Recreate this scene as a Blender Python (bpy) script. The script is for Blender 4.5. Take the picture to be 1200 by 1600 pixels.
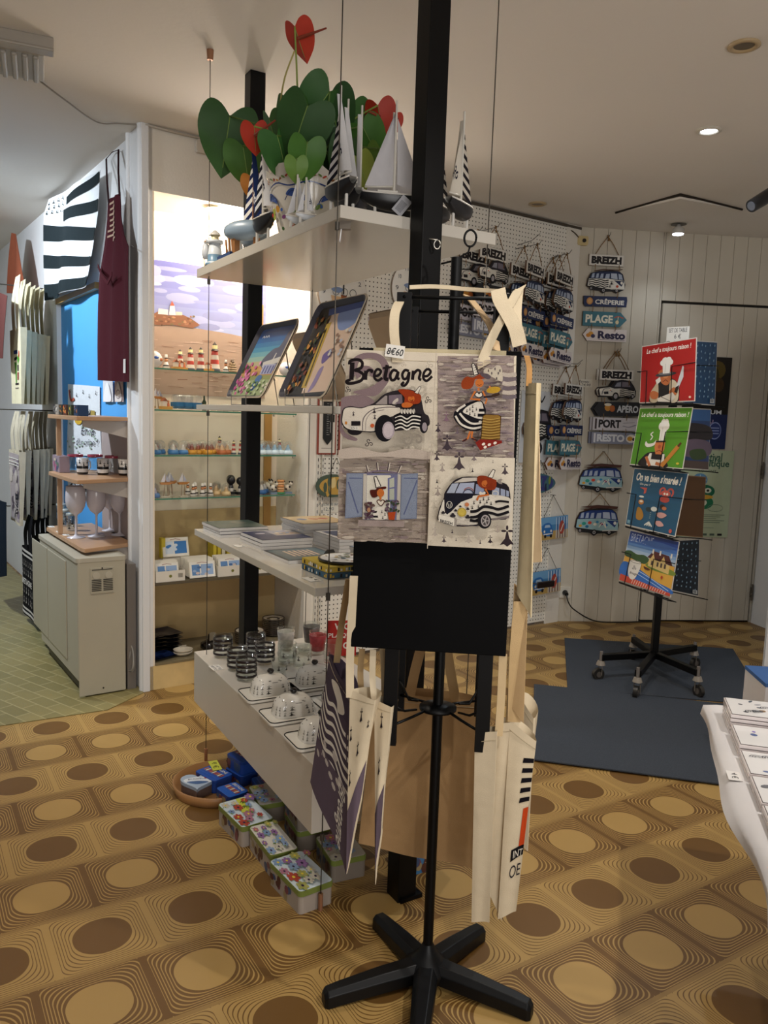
import bpy, bmesh, math, random
from mathutils import Vector, Matrix
from mathutils.geometry import tessellate_polygon
random.seed(7)
SC = bpy.context.scene
for o in list(bpy.data.objects): bpy.data.objects.remove(o)
COL = SC.collection
PI = math.pi

# ------------------------------------------------------------------ camera
EYE = 1.40
FPX = 1240.0                       # focal length in pixels of the 1200x1600 frame
PITCH, ROLL = math.radians(6.85), math.radians(1.88)
fw = Vector((0, math.cos(PITCH), -math.sin(PITCH))); lup = Vector((0, math.sin(PITCH), math.cos(PITCH))); lrt = Vector((1, 0, 0))
cr = lrt*math.cos(ROLL) + lup*math.sin(ROLL)*1.0
cu = -lrt*math.sin(ROLL) + lup*math.cos(ROLL)
cam = bpy.data.cameras.new('camera'); camo = bpy.data.objects.new('camera', cam); COL.objects.link(camo)
camo.matrix_world = Matrix(((cr.x, cu.x, -fw.x, 0), (cr.y, cu.y, -fw.y, 0), (cr.z, cu.z, -fw.z, EYE), (0, 0, 0, 1)))
cam.sensor_fit = 'VERTICAL'; cam.sensor_height = 36; cam.lens = 36*FPX/1600; cam.clip_start = 0.02
SC.camera = camo

# ------------------------------------------------------------------ view, world, lights
SC.view_settings.view_transform = 'Standard'; SC.view_settings.look = 'None'
SC.view_settings.gamma = 1; SC.view_settings.use_curve_mapping = False
SC.view_settings.exposure = 0.28
w = bpy.data.worlds.new('world'); SC.world = w; w.use_nodes = True
w.node_tree.nodes['Background'].inputs[0].default_value = (1.0, 0.97, 0.95, 1)
w.node_tree.nodes['Background'].inputs[1].default_value = 0.16
CEIL = 2.70
def light(kind, name, loc, power, color, size=0.1, target=None, spot=120, blend=0.6, size_y=None):
    l = bpy.data.lights.new(name, kind); l.energy = power; l.color = color
    if kind == 'AREA':
        l.size = size
        if size_y: l.shape = 'RECTANGLE'; l.size_y = size_y
    else: l.shadow_soft_size = size
    if kind == 'SPOT': l.spot_size = math.radians(spot); l.spot_blend = blend
    o = bpy.data.objects.new(name, l); COL.objects.link(o); o.location = loc
    d = (Vector(target) if target else Vector((loc[0], loc[1], 0))) - Vector(loc)
    o.rotation_euler = d.to_track_quat('-Z', 'Y').to_euler()
    return o
WARM = (1.0, 0.89, 0.74); MID = (1.0, 0.95, 0.89); COOL = (0.80, 0.90, 1.0)
LIGHTS = [
    ('SPOT', 'ceiling_or_fill_spot', (1.376, 3.678, CEIL-.03), 34, COOL, .03, None, 130, .8),
    ('SPOT', 'ceiling_or_fill_spot', (1.835, 5.30, CEIL-.075), 14, COOL, .03, (1.75, 4.9, 0), 120, .8),
    ('SPOT', 'ceiling_or_fill_spot', (1.35, 1.1, CEIL-.03), 75, MID, .03, (1.1, 1.6, 0), 130, .8),
    ('SPOT', 'ceiling_or_fill_spot', (-.75, .7, CEIL-.03), 6, MID, .03, (-.4, 1.6, .6), 110, .8),
    ('SPOT', 'ceiling_or_fill_spot', (-1.15, 2.55, CEIL-.03), 44, WARM, .03, (-.95, 3.0, 0), 120, .8),
    ('SPOT', 'ceiling_or_fill_spot', (.75, 3.3, CEIL-.03), 36, WARM, .03, (.6, 3.2, 0), 140, .8),
    ('SPOT', 'ceiling_or_fill_spot', (-2.9, 4.1, CEIL-.03), 165, COOL, .05, (-2.25, 5.1, 1.5), 140, .8),  # unseen cool fill, brightens the left wall and its hung bags
    ('SPOT', 'ceiling_or_fill_spot', (-2.1, 2.9, CEIL-.03), 42, COOL, .05, (-1.6, 4.2, 1.4), 120, .8),  # unseen cool fill, brightens the goblets and corner shelves
    ('POINT', 'alcove_lamp', (-.80, 4.17, 2.35), 11, (1.0, .88, .73), .03),
    ('POINT', 'alcove_lamp', (-.55, 4.34, 2.35), 11, (1.0, .88, .73), .03),
    ('SPOT', 'ceiling_or_fill_spot', (.35, .15, CEIL-.03), 42, MID, .03, (.12, 1.72, 1.30), 46, .7),  # unseen spot added to brighten the front tote
    ('AREA', 'ceiling_fill_light', (1.3, -2.4, 1.3), 64, (1.0, .97, .94), 2.4, (.4, 2.5, 2.3), 0, 0, 1.6),  # unseen area fill added behind the camera, aimed up at the ceiling
]
for L in LIGHTS: light(*L)

# ------------------------------------------------------------------ helpers
def lin(c):
    if isinstance(c, str):
        c = c.lstrip('#'); c = [int(c[i:i+2], 16)/255 for i in (0, 2, 4)]
    return tuple((v/12.92 if v <= .04045 else ((v+.055)/1.055)**2.4) for v in c[:3])
def ray(x, y):
    a = (x-600)/FPX; b = (800-y)/FPX
    return fw + cr*a + cu*b
def at_z(x, y, z=0.0):
    "point of the horizontal plane z seen at a pixel of the photograph"
    d = ray(x, y); t = (z-EYE)/d.z; return Vector((d.x*t, d.y*t, z))
def at_y(x, y, dist):
    d = ray(x, y); t = dist/d.y; return Vector((d.x*t, dist, EYE+d.z*t))
def on_wall(x, y, p0, u):
    n = Vector((u.y, -u.x)); d = ray(x, y); t = (p0[0]*n.x+p0[1]*n.y)/(d.x*n.x+d.y*n.y)
    return Vector((d.x*t, d.y*t, EYE+d.z*t))
def dirh(deg): return Vector((math.sin(math.radians(deg)), math.cos(math.radians(deg)), 0))

MATS = {}
def nodes(m):
    m.use_nodes = True; nt = m.node_tree
    return nt, nt.nodes, nt.links, nt.nodes['Principled BSDF']
def mat(name, color, rough=.6, metal=0, spec=.5, vary=.06, vscale=8, bump=0, bscale=60, trans=0, ior=1.45, emit=None, estr=0, alpha=1, sheen=0):
    if name in MATS: return MATS[name]
    m = bpy.data.materials.new(name); nt, N, L, P = nodes(m)
    P.inputs['Roughness'].default_value = rough; P.inputs['Metallic'].default_value = metal
    P.inputs['Specular IOR Level'].default_value = spec; P.inputs['IOR'].default_value = ior
    P.inputs['Transmission Weight'].default_value = trans
    c = lin(color)
    tc = N.new('ShaderNodeTexCoord')
    ns = N.new('ShaderNodeTexNoise'); ns.inputs['Scale'].default_value = vscale; ns.inputs['Detail'].default_value = 4
    L.new(tc.outputs['Object'], ns.inputs['Vector'])
    mx = N.new('ShaderNodeMix'); mx.data_type = 'RGBA'
    mx.inputs[6].default_value = (*[v*(1-vary) for v in c], 1); mx.inputs[7].default_value = (*[min(1, v*(1+vary)) for v in c], 1)
    L.new(ns.outputs['Fac'], mx.inputs[0]); L.new(mx.outputs[2], P.inputs['Base Color'])
    if bump:
        n2 = N.new('ShaderNodeTexNoise'); n2.inputs['Scale'].default_value = bscale; L.new(tc.outputs['Object'], n2.inputs['Vector'])
        b = N.new('ShaderNodeBump'); b.inputs['Strength'].default_value = bump; b.inputs['Distance'].default_value = .01
        L.new(n2.outputs['Fac'], b.inputs['Height']); L.new(b.outputs[0], P.inputs['Normal'])
    if emit: P.inputs['Emission Color'].default_value = (*lin(emit), 1); P.inputs['Emission Strength'].default_value = estr
    MATS[name] = m; return m
def ink(name, rough=.6, spec=.4, weave=0, vary=.05, vscale=25, wscale=900, coat=0, metal=0):
    "material whose colour is the thing's own printed / dyed colour, kept per face"
    if name in MATS: return MATS[name]
    m = bpy.data.materials.new(name); nt, N, L, P = nodes(m)
    P.inputs['Roughness'].default_value = rough; P.inputs['Specular IOR Level'].default_value = spec
    P.inputs['Coat Weight'].default_value = coat; P.inputs['Metallic'].default_value = metal
    at = N.new('ShaderNodeAttribute'); at.attribute_name = 'Col'
    tc = N.new('ShaderNodeTexCoord')
    ns = N.new('ShaderNodeTexNoise'); ns.inputs['Scale'].default_value = vscale; ns.inputs['Detail'].default_value = 3
    L.new(tc.outputs['Object'], ns.inputs['Vector'])
    mr = N.new('ShaderNodeMapRange'); mr.inputs[3].default_value = 1-vary*2; mr.inputs[4].default_value = 1+vary
    L.new(ns.outputs['Fac'], mr.inputs[0])
    mx = N.new('ShaderNodeVectorMath'); mx.operation = 'SCALE'
    L.new(at.outputs['Color'], mx.inputs[0]); L.new(mr.outputs[0], mx.inputs['Scale']); L.new(mx.outputs[0], P.inputs['Base Color'])
    if weave:
        n2 = N.new('ShaderNodeTexNoise'); n2.inputs['Scale'].default_value = wscale; L.new(tc.outputs['Object'], n2.inputs['Vector'])
        n3 = N.new('ShaderNodeTexNoise'); n3.inputs['Scale'].default_value = 14; n3.inputs['Detail'].default_value = 2; L.new(tc.outputs['Object'], n3.inputs['Vector'])
        ad = N.new('ShaderNodeMath'); ad.operation = 'MULTIPLY_ADD'; ad.inputs[1].default_value = 5; L.new(n3.outputs['Fac'], ad.inputs[0]); L.new(n2.outputs['Fac'], ad.inputs[2])
        b = N.new('ShaderNodeBump'); b.inputs['Strength'].default_value = weave; b.inputs['Distance'].default_value = .002
        L.new(ad.outputs[0], b.inputs['Height']); L.new(b.outputs[0], P.inputs['Normal'])
    MATS[name] = m; return m
INK = ink('printed_board'); GLAZE = ink('glazed_ceramic', .12, .6, vary=.02); CLOTH = ink('cotton_canvas', .95, .1, weave=.5)
PAPER = ink('paper_card', .7, .3, vary=.03); PLAS = ink('satin_plastic', .35, .5, vary=.02); GLOSSP = ink('laminated_print', .38, .3, vary=.02, coat=.15)
METAL = mat('brushed_metal', '#b9b6ae', .32, metal=1); BLACKM = mat('black_painted_metal', '#040405', .42, spec=.25)
WIREM = mat('thin_steel_wire', '#54504a', .4, metal=.7); GREYW = mat('grey_wire', '#8b8780', .35, metal=.9)
def glass_mat(name, tint, alpha=.25, rough=.02):
    "thin clear glass: reflects at glancing angles and lets light through"
    m = bpy.data.materials.new(name); nt, N, L, P = nodes(m)
    tr = N.new('ShaderNodeBsdfTransparent'); tr.inputs[0].default_value = (*tint, 1)
    gl = N.new('ShaderNodeBsdfGlossy'); gl.inputs['Roughness'].default_value = rough; gl.inputs[0].default_value = (1, 1, 1, 1)
    fr = N.new('ShaderNodeLayerWeight'); fr.inputs[0].default_value = .5
    pw = N.new('ShaderNodeMath'); pw.operation = 'POWER'; pw.inputs[1].default_value = 3.5; L.new(fr.outputs['Facing'], pw.inputs[0])
    ad = N.new('ShaderNodeMath'); ad.operation = 'MULTIPLY_ADD'; ad.inputs[1].default_value = .6; ad.inputs[2].default_value = alpha; ad.use_clamp = True
    mx = N.new('ShaderNodeMixShader'); L.new(pw.outputs[0], ad.inputs[0]); L.new(ad.outputs[0], mx.inputs[0]); L.new(tr.outputs[0], mx.inputs[1]); L.new(gl.outputs[0], mx.inputs[2])
    L.new(mx.outputs[0], N['Material Output'].inputs[0]); MATS[name] = m; return m
GLASS = glass_mat('clear_glass', (.93, .95, .94), .05); GREENG = glass_mat('shelf_glass', (.93, .965, .95), .05)
EDGEG = mat('glass_edge_green', '#3f7f68', .15, spec=.8); FOIL = glass_mat('clear_plastic_wrap', (.97, .97, .97), .12, .2)

WL = {}
def thing(name, label, cat, loc=(0, 0, 0), group=None):
    o = bpy.data.objects.new(name, None); COL.objects.link(o); o.empty_display_size = .05
    o.location = loc; WL[o.name] = Vector(loc); o['label'] = label; o['category'] = cat
    if group: o['group'] = group
    return o
def tag(o, label, cat, group=None, kind=None):
    if label: o['label'] = label
    if cat: o['category'] = cat
    if group: o['group'] = group
    if kind: o['kind'] = kind
    return o
def copy_tree(o, parent=None):
    c = o.copy(); COL.objects.link(c)
    if parent is not None: c.parent = parent
    for ch in list(o.children): copy_tree(ch, c)
    return c
def place(proto, loc, rz=0, label=None, group=None, tilt=None, scale=None):
    "first call uses the prototype itself, later calls a copy of it and its parts"
    if proto.get('used'): o = copy_tree(proto)
    else: o = proto; proto['used'] = 1
    o.location = loc; o.rotation_euler = tilt if tilt else (0, 0, rz)
    if scale: o.scale = (scale,)*3 if isinstance(scale, (int, float)) else scale
    if label: o['label'] = label
    if group: o['group'] = group
    return o
WHITE = (1, 1, 1)
class MB:
    def __init__(s): s.v = []; s.f = []; s.c = []; s.sm = []; s.mi = []
    def add(s, vs, fs, col=WHITE, smooth=False, mi=0):
        n = len(s.v); s.v += [Vector(v) for v in vs]
        if isinstance(col, str): col = lin(col)
        for k, f in enumerate(fs):
            s.f.append([i+n for i in f]); s.c.append(col[k] if isinstance(col, list) else col); s.sm.append(smooth); s.mi.append(mi)
        return s
    def box(s, c, d, rz=0, col=WHITE, fr=None, mi=0):
        x, y, z = [v/2 for v in d]; ca, sa = math.cos(rz), math.sin(rz)
        vs = [Vector((a*x*ca-b*y*sa+c[0], a*x*sa+b*y*ca+c[1], e*z+c[2])) for e in (-1, 1) for a, b in ((-1, -1), (1, -1), (1, 1), (-1, 1))]
        if fr: vs = [fr @ v for v in vs]
        return s.add(vs, [(0, 3, 2, 1), (4, 5, 6, 7), (0, 1, 5, 4), (1, 2, 6, 5), (2, 3, 7, 6), (3, 0, 4, 7)], col, mi=mi)
    def rbox(s, c, d, r=.01, rz=0, col=WHITE, fr=None, n=4):
        "box with rounded vertical corners"
        x, y, z = [v/2 for v in d]; r = min(r, x, y); pts = []
        for cx, cy, a0 in ((x-r, y-r, 0), (-x+r, y-r, 90), (-x+r, -y+r, 180), (x-r, -y+r, 270)):
            for k in range(n+1):
                a = math.radians(a0+90*k/n); pts.append((cx+r*math.cos(a), cy+r*math.sin(a)))
        M = Matrix.Translation(c) @ Matrix.Rotation(rz, 4, 'Z')
        if fr: M = fr @ M
        return s.prism(pts, M, -z, z, col)
    def prism(s, pts, fr, z0, z1, col=WHITE, side=None, smooth=False):
        n = len(pts); a = [fr @ Vector((p[0], p[1], z0)) for p in pts]; b = [fr @ Vector((p[0], p[1], z1)) for p in pts]
        tri = tessellate_polygon([[Vector((p[0], p[1], 0)) for p in pts]])
        area = sum(pts[i][0]*pts[(i+1) % n][1]-pts[(i+1) % n][0]*pts[i][1] for i in range(n))
        top = []; bot = []
        for t in tri:
            ar = sum(pts[t[i]][0]*pts[t[(i+1) % 3]][1]-pts[t[(i+1) % 3]][0]*pts[t[i]][1] for i in range(3))
            t = t if ar > 0 else t[::-1]
            top.append([i+n for i in t]); bot.append(list(t[::-1]))
        sd = [((i, (i+1) % n, (i+1) % n+n, i+n) if area > 0 else ((i+1) % n, i, i+n, (i+1) % n+n)) for i in range(n)]
        col = lin(col) if isinstance(col, str) else col; side = lin(side) if isinstance(side, str) else (side or col)
        k = len(s.f)
        s.add(a+b, top+bot+sd, [col]*(len(top)+len(bot))+[side]*n)
        return s
    def cyl(s, p0, p1, r0, r1=None, n=12, col=WHITE, cap=True, smooth=True, mi=0):
        p0, p1 = Vector(p0), Vector(p1); r1 = r0 if r1 is None else r1
        z = (p1-p0).normalized(); x = z.orthogonal().normalized(); y = z.cross(x)
        vs = [p0+(x*math.cos(2*PI*k/n)+y*math.sin(2*PI*k/n))*r0 for k in range(n)]+[p1+(x*math.cos(2*PI*k/n)+y*math.sin(2*PI*k/n))*r1 for k in range(n)]
        s.add(vs, [(k, (k+1) % n, (k+1) % n+n, k+n) for k in range(n)], col, smooth, mi)
        if cap: s.add(vs, [list(range(n))[::-1], list(range(n, 2*n))], col, False, mi)
        return s
    def tube(s, pts, r, n=6, col=WHITE, closed=False):
        pts = [Vector(p) for p in pts]; m = len(pts); rings = []; up = None
        for i, p in enumerate(pts):
            if closed: t = pts[(i+1) % m]-pts[i-1]
            else: t = pts[min(i+1, m-1)]-pts[max(i-1, 0)]
            t.normalize()
            if up is None: up = t.orthogonal().normalized()
            up = (up-t*up.dot(t)); up = up.normalized() if up.length > 1e-6 else t.orthogonal().normalized()
            q = t.cross(up); rr = r[i] if isinstance(r, (list, tuple)) else r
            rings.append([p+(up*math.cos(2*PI*k/n)+q*math.sin(2*PI*k/n))*rr for k in range(n)])
        vs = [v for R in rings for v in R]; fs = []
        for i in range(m if closed else m-1):
            a, b = i*n, ((i+1) % m)*n
            fs += [(a+k, a+(k+1) % n, b+(k+1) % n, b+k) for k in range(n)]
        if not closed: fs += [list(range(n))[::-1], [(m-1)*n+k for k in range(n)]]
        return s.add(vs, fs, col, True)
    def lathe(s, c, prof, n=20, col=WHITE, smooth=True, fr=None, sx=1, sy=1):
        "prof: list of (r, z[, colour of the band that follows])"
        c = Vector(c); vs = []; fs = []; cs = []
        for p in prof:
            for k in range(n):
                v = Vector((p[0]*math.cos(2*PI*k/n)*sx, p[0]*math.sin(2*PI*k/n)*sy, p[1]))+c
                vs.append(fr @ v if fr else v)
        for i in range(len(prof)-1):
            cc = lin(prof[i][2]) if len(prof[i]) > 2 else (lin(col) if isinstance(col, str) else col)
            for k in range(n): fs.append((i*n+k, i*n+(k+1) % n, (i+1)*n+(k+1) % n, (i+1)*n+k)); cs.append(cc)
        return s.add(vs, fs, cs, smooth)
    def grid(s, fn, nu, nv, col=WHITE, smooth=True, colf=None):
        vs = [fn(i/nu, j/nv) for j in range(nv+1) for i in range(nu+1)]
        fs = [(j*(nu+1)+i, j*(nu+1)+i+1, (j+1)*(nu+1)+i+1, (j+1)*(nu+1)+i) for j in range(nv) for i in range(nu)]
        if colf: col = [lin(colf((i+.5)/nu, (j+.5)/nv)) for j in range(nv) for i in range(nu)]
        return s.add(vs, fs, col, smooth)
    def strap(s, pts, w, wdir=(0, 0, 1), col=WHITE, th=.0015):
        pts = [Vector(p) for p in pts]; wd = Vector(wdir).normalized() if not isinstance(wdir, list) else None
        vs = []; fs = []
        for i, p in enumerate(pts):
            d = Vector(wdir[i]).normalized() if isinstance(wdir, list) else wd
            t = (pts[min(i+1, len(pts)-1)]-pts[max(i-1, 0)]).normalized(); nn = t.cross(d)
            nn = nn.normalized()*th if nn.length > 1e-5 else t.orthogonal()*th
            vs += [p+d*w/2+nn, p-d*w/2+nn, p-d*w/2-nn, p+d*w/2-nn]
        for i in range(len(pts)-1):
            a, b = 4*i, 4*i+4
            fs += [(a+k, a+(k+1) % 4, b+(k+1) % 4, b+k) for k in range(4)]
        fs += [(3, 2, 1, 0), tuple(4*(len(pts)-1)+k for k in range(4))]
        return s.add(vs, fs, col, False)
    def build(s, name, m=None, parent=None, solid=0, bevel=0, smooth_all=False, sub=0):
        me = bpy.data.meshes.new(name); off = WL.get(root_name(parent), Vector((0, 0, 0))) if parent is not None else Vector((0, 0, 0))
        me.from_pydata([v-off for v in s.v], [], s.f); me.update()
        ca = me.color_attributes.new('Col', 'FLOAT_COLOR', 'CORNER')
        buf = []
        for p, c in zip(me.polygons, s.c): buf += [*c, 1.0]*p.loop_total
        ca.data.foreach_set('color', buf)
        me.polygons.foreach_set('use_smooth', [bool(x) or smooth_all for x in s.sm])
        for mm in (m if isinstance(m, (list, tuple)) else [m or INK]): me.materials.append(mm)
        if any(s.mi): me.polygons.foreach_set('material_index', s.mi)
        o = bpy.data.objects.new(name, me); COL.objects.link(o)
        if parent is not None: o.parent = parent
        if solid: md = o.modifiers.new('thick', 'SOLIDIFY'); md.thickness = solid; md.offset = -1
        if bevel: md = o.modifiers.new('bevel', 'BEVEL'); md.width = bevel; md.segments = 2; md.limit_method = 'ANGLE'
        if sub: md = o.modifiers.new('sub', 'SUBSURF'); md.levels = md.render_levels = sub
        return o
def root_name(p):
    while p.parent is not None: p = p.parent
    return p.name
# --- flat printed artwork: shapes in artwork coordinates, mapped on a surface
TXT = {}
def text_mesh(t, bold=0.0):
    k = (t, bold)
    if k in TXT: return TXT[k]
    cu_ = bpy.data.curves.new('t', 'FONT'); cu_.body = t; cu_.size = 1; cu_.resolution_u = 3; cu_.offset = bold; cu_.fill_mode = 'FRONT'
    ob = bpy.data.objects.new('t', cu_); COL.objects.link(ob)
    dg = bpy.context.evaluated_depsgraph_get(); me = ob.evaluated_get(dg).to_mesh()
    vs = [(v.co.x, v.co.y) for v in me.vertices]; fs = [tuple(p.vertices) for p in me.polygons]
    ob.evaluated_get(dg).to_mesh_clear(); bpy.data.objects.remove(ob); bpy.data.curves.remove(cu_)
    if not vs: vs = [(0, 0)]
    x0 = min(v[0] for v in vs); x1 = max(v[0] for v in vs); y0 = min(v[1] for v in vs); y1 = max(v[1] for v in vs)
    TXT[k] = (vs, fs, x0, x1, y0, y1); return TXT[k]
def homog(src, dst):
    import numpy as np
    A = []; B = []
    for (x, y), (u, v) in zip(src, dst):
        A.append([x, y, 1, 0, 0, 0, -u*x, -u*y]); B.append(u); A.append([0, 0, 0, x, y, 1, -v*x, -v*y]); B.append(v)
    h = np.linalg.solve(np.array(A, float), np.array(B, float)).tolist()+[1]
    def f(x, y):
        w_ = h[6]*x+h[7]*y+h[8]; return ((h[0]*x+h[1]*y+h[2])/w_, (h[3]*x+h[4]*y+h[5])/w_)
    return f
class Art:
    "ops are (verts, faces, colour); y grows downwards when made from picture-like coordinates"
    def __init__(s, pre=None): s.ops = []; s.pre = pre or (lambda x, y: (x, y)); s.stack = []
    def push(s, f): s.stack.append(s.pre); old = s.pre; s.pre = lambda x, y: old(*f(x, y))
    def pop(s): s.pre = s.stack.pop()
    def raw(s, vs, fs, col): s.ops.append(([s.pre(*v) for v in vs], fs, lin(col) if isinstance(col, str) else col))
    def poly(s, pts, col):
        if len(pts) < 3: return
        s.raw(pts, [tuple(t) for t in tessellate_polygon([[Vector((p[0], p[1], 0)) for p in pts]])], col)
    def rect(s, x0, y0, x1, y1, col): s.raw([(x0, y0), (x1, y0), (x1, y1), (x0, y1)], [(0, 1, 2, 3)], col)
    def ell(s, x, y, rx, ry=None, col='#000000', n=18, rot=0):
        ry = ry or rx; c, d = math.cos(rot), math.sin(rot)
        pts = [(x+rx*math.cos(2*PI*k/n)*c-ry*math.sin(2*PI*k/n)*d, y+rx*math.cos(2*PI*k/n)*d+ry*math.sin(2*PI*k/n)*c) for k in range(n)]
        s.raw(pts, [tuple(range(n))], col)
    def line(s, pts, w, col, closed=False):
        pts = [p for i, p in enumerate(pts) if i == 0 or (abs(p[0]-pts[i-1][0])+abs(p[1]-pts[i-1][1])) > 1e-9]
        if closed: pts = pts+[pts[0]]
        vs = []; fs = []
        for i, p in enumerate(pts):
            a = pts[max(i-1, 0)]; b = pts[min(i+1, len(pts)-1)]; dx, dy = b[0]-a[0], b[1]-a[1]; l = math.hypot(dx, dy) or 1
            ww = (w[i] if isinstance(w, list) else w)/2; vs += [(p[0]-dy/l*ww, p[1]+dx/l*ww), (p[0]+dy/l*ww, p[1]-dx/l*ww)]
        for i in range(len(pts)-1): fs.append((2*i, 2*i+1, 2*i+3, 2*i+2))
        s.raw(vs, fs, col)
    def ring(s, x, y, rx, ry, w, col, a0=0, a1=360, n=20):
        s.line([(x+rx*math.cos(math.radians(a0+(a1-a0)*k/n)), y+ry*math.sin(math.radians(a0+(a1-a0)*k/n))) for k in range(n+1)], w, col)
    def text(s, t, x0, y0, x1, y1, col, bold=.02, shear=0, slope=0, serif=0):
        "fit text in the box; y0 top, y1 bottom in artwork coordinates"
        vs, fs, a0, a1, b0, b1 = text_mesh(t, bold); W = x1-x0; H = y1-y0
        def m(v):
            u = (v[0]-a0)/(a1-a0); q = (v[1]-b0)/(b1-b0); return (x0+u*W+q*shear*abs(H), y1-q*H+u*slope)
        s.raw([m(v) for v in vs], fs, col)
    def spline(s, pts, w, col, n=6, closed=False): s.line(smooth_pts(pts, n, closed), w, col)
    def blob(s, pts, col, n=5): s.poly(smooth_pts(pts, n, True)[:-1], col)
    def into(s, mb, fn, dz=.00008, base=.0003):
        "fn(u, v, h) -> world point"
        for k, (vs, fs, c) in enumerate(s.ops):
            mb.add([fn(v[0], v[1], base+dz*k) for v in vs], fs, c)
        return mb
def smooth_pts(p, n=6, closed=False):
    out = []; m = len(p)
    rng = range(m if closed else m-1)
    for i in rng:
        p0 = p[(i-1) % m] if closed or i > 0 else p[0]; p1 = p[i]; p2 = p[(i+1) % m]; p3 = p[(i+2) % m] if closed or i+2 < m else p[-1]
        for k in range(n):
            t = k/n; t2 = t*t; t3 = t2*t
            out.append(tuple(.5*((2*p1[j])+(-p0[j]+p2[j])*t+(2*p0[j]-5*p1[j]+4*p2[j]-p3[j])*t2+(-p0[j]+3*p1[j]-3*p2[j]+p3[j])*t3) for j in range(len(p1))))
    out.append(tuple(p[0] if closed else p[-1])); return out
def frame(o, x, y):
    x = Vector(x).normalized(); y = Vector(y); y = (y-x*y.dot(x)).normalized(); z = x.cross(y)
    return Matrix(((x.x, y.x, z.x, o[0]), (x.y, y.y, z.y, o[1]), (x.z, y.z, z.z, o[2]), (0, 0, 0, 1)))
def fmap(fr): return lambda u, v, h: fr @ Vector((u, v, h))
def quadmap(tl, tr, br, bl, W=1, H=1):
    "surface patch; u 0..W left to right, v 0..H top to bottom"
    tl, tr, br, bl = map(Vector, (tl, tr, br, bl)); n = (tr-tl).cross(tl-bl).normalized()
    def f(u, v, h=0):
        a, b = u/W, v/H; return (tl*(1-a)+tr*a)*(1-b)+(bl*(1-a)+br*a)*b+n*h
    return f

# ------------------------------------------------------------------ setting
UA = dirh(55.2); NA = Vector((UA.y, -UA.x, 0)); A0 = Vector((-1.157, 3.825, 0))          # back wall with alcove and pegboard
UL = dirh(-34.8); NL = Vector((-UL.y, UL.x, 0)); L0 = A0.copy()                          # wall running away on the left
UR = dirh(84); NR = Vector((UR.y, -UR.x, 0)); R0 = Vector((1.25, 5.5, 0))                # planked wall at the right
FA = lambda s, z, d=0: A0+UA*s+NA*d+Vector((0, 0, z))
FL = lambda s, z, d=0: L0+UL*s+NL*d+Vector((0, 0, z))
FR = lambda s, z, d=0: R0+UR*s+NR*d+Vector((0, 0, z))
def wall_frame(O, U, Nn): return Matrix(((U.x, 0, Nn.x, O.x), (U.y, 0, Nn.y, O.y), (0, 1, 0, 0), (0, 0, 0, 1)))
MA, ML, MR = wall_frame(A0, UA, NA), wall_frame(L0, UL, NL), wall_frame(R0, UR, NR)       # local (s, z, out)
def struct(o): o['kind'] = 'structure'; return o
def wbox(mb, M, s0, s1, z0, z1, d0, d1, col=WHITE): return mb.box(((s0+s1)/2, (z0+z1)/2, (d0+d1)/2), (abs(s1-s0), abs(z1-z0), abs(d1-d0)), 0, col, M)

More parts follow.
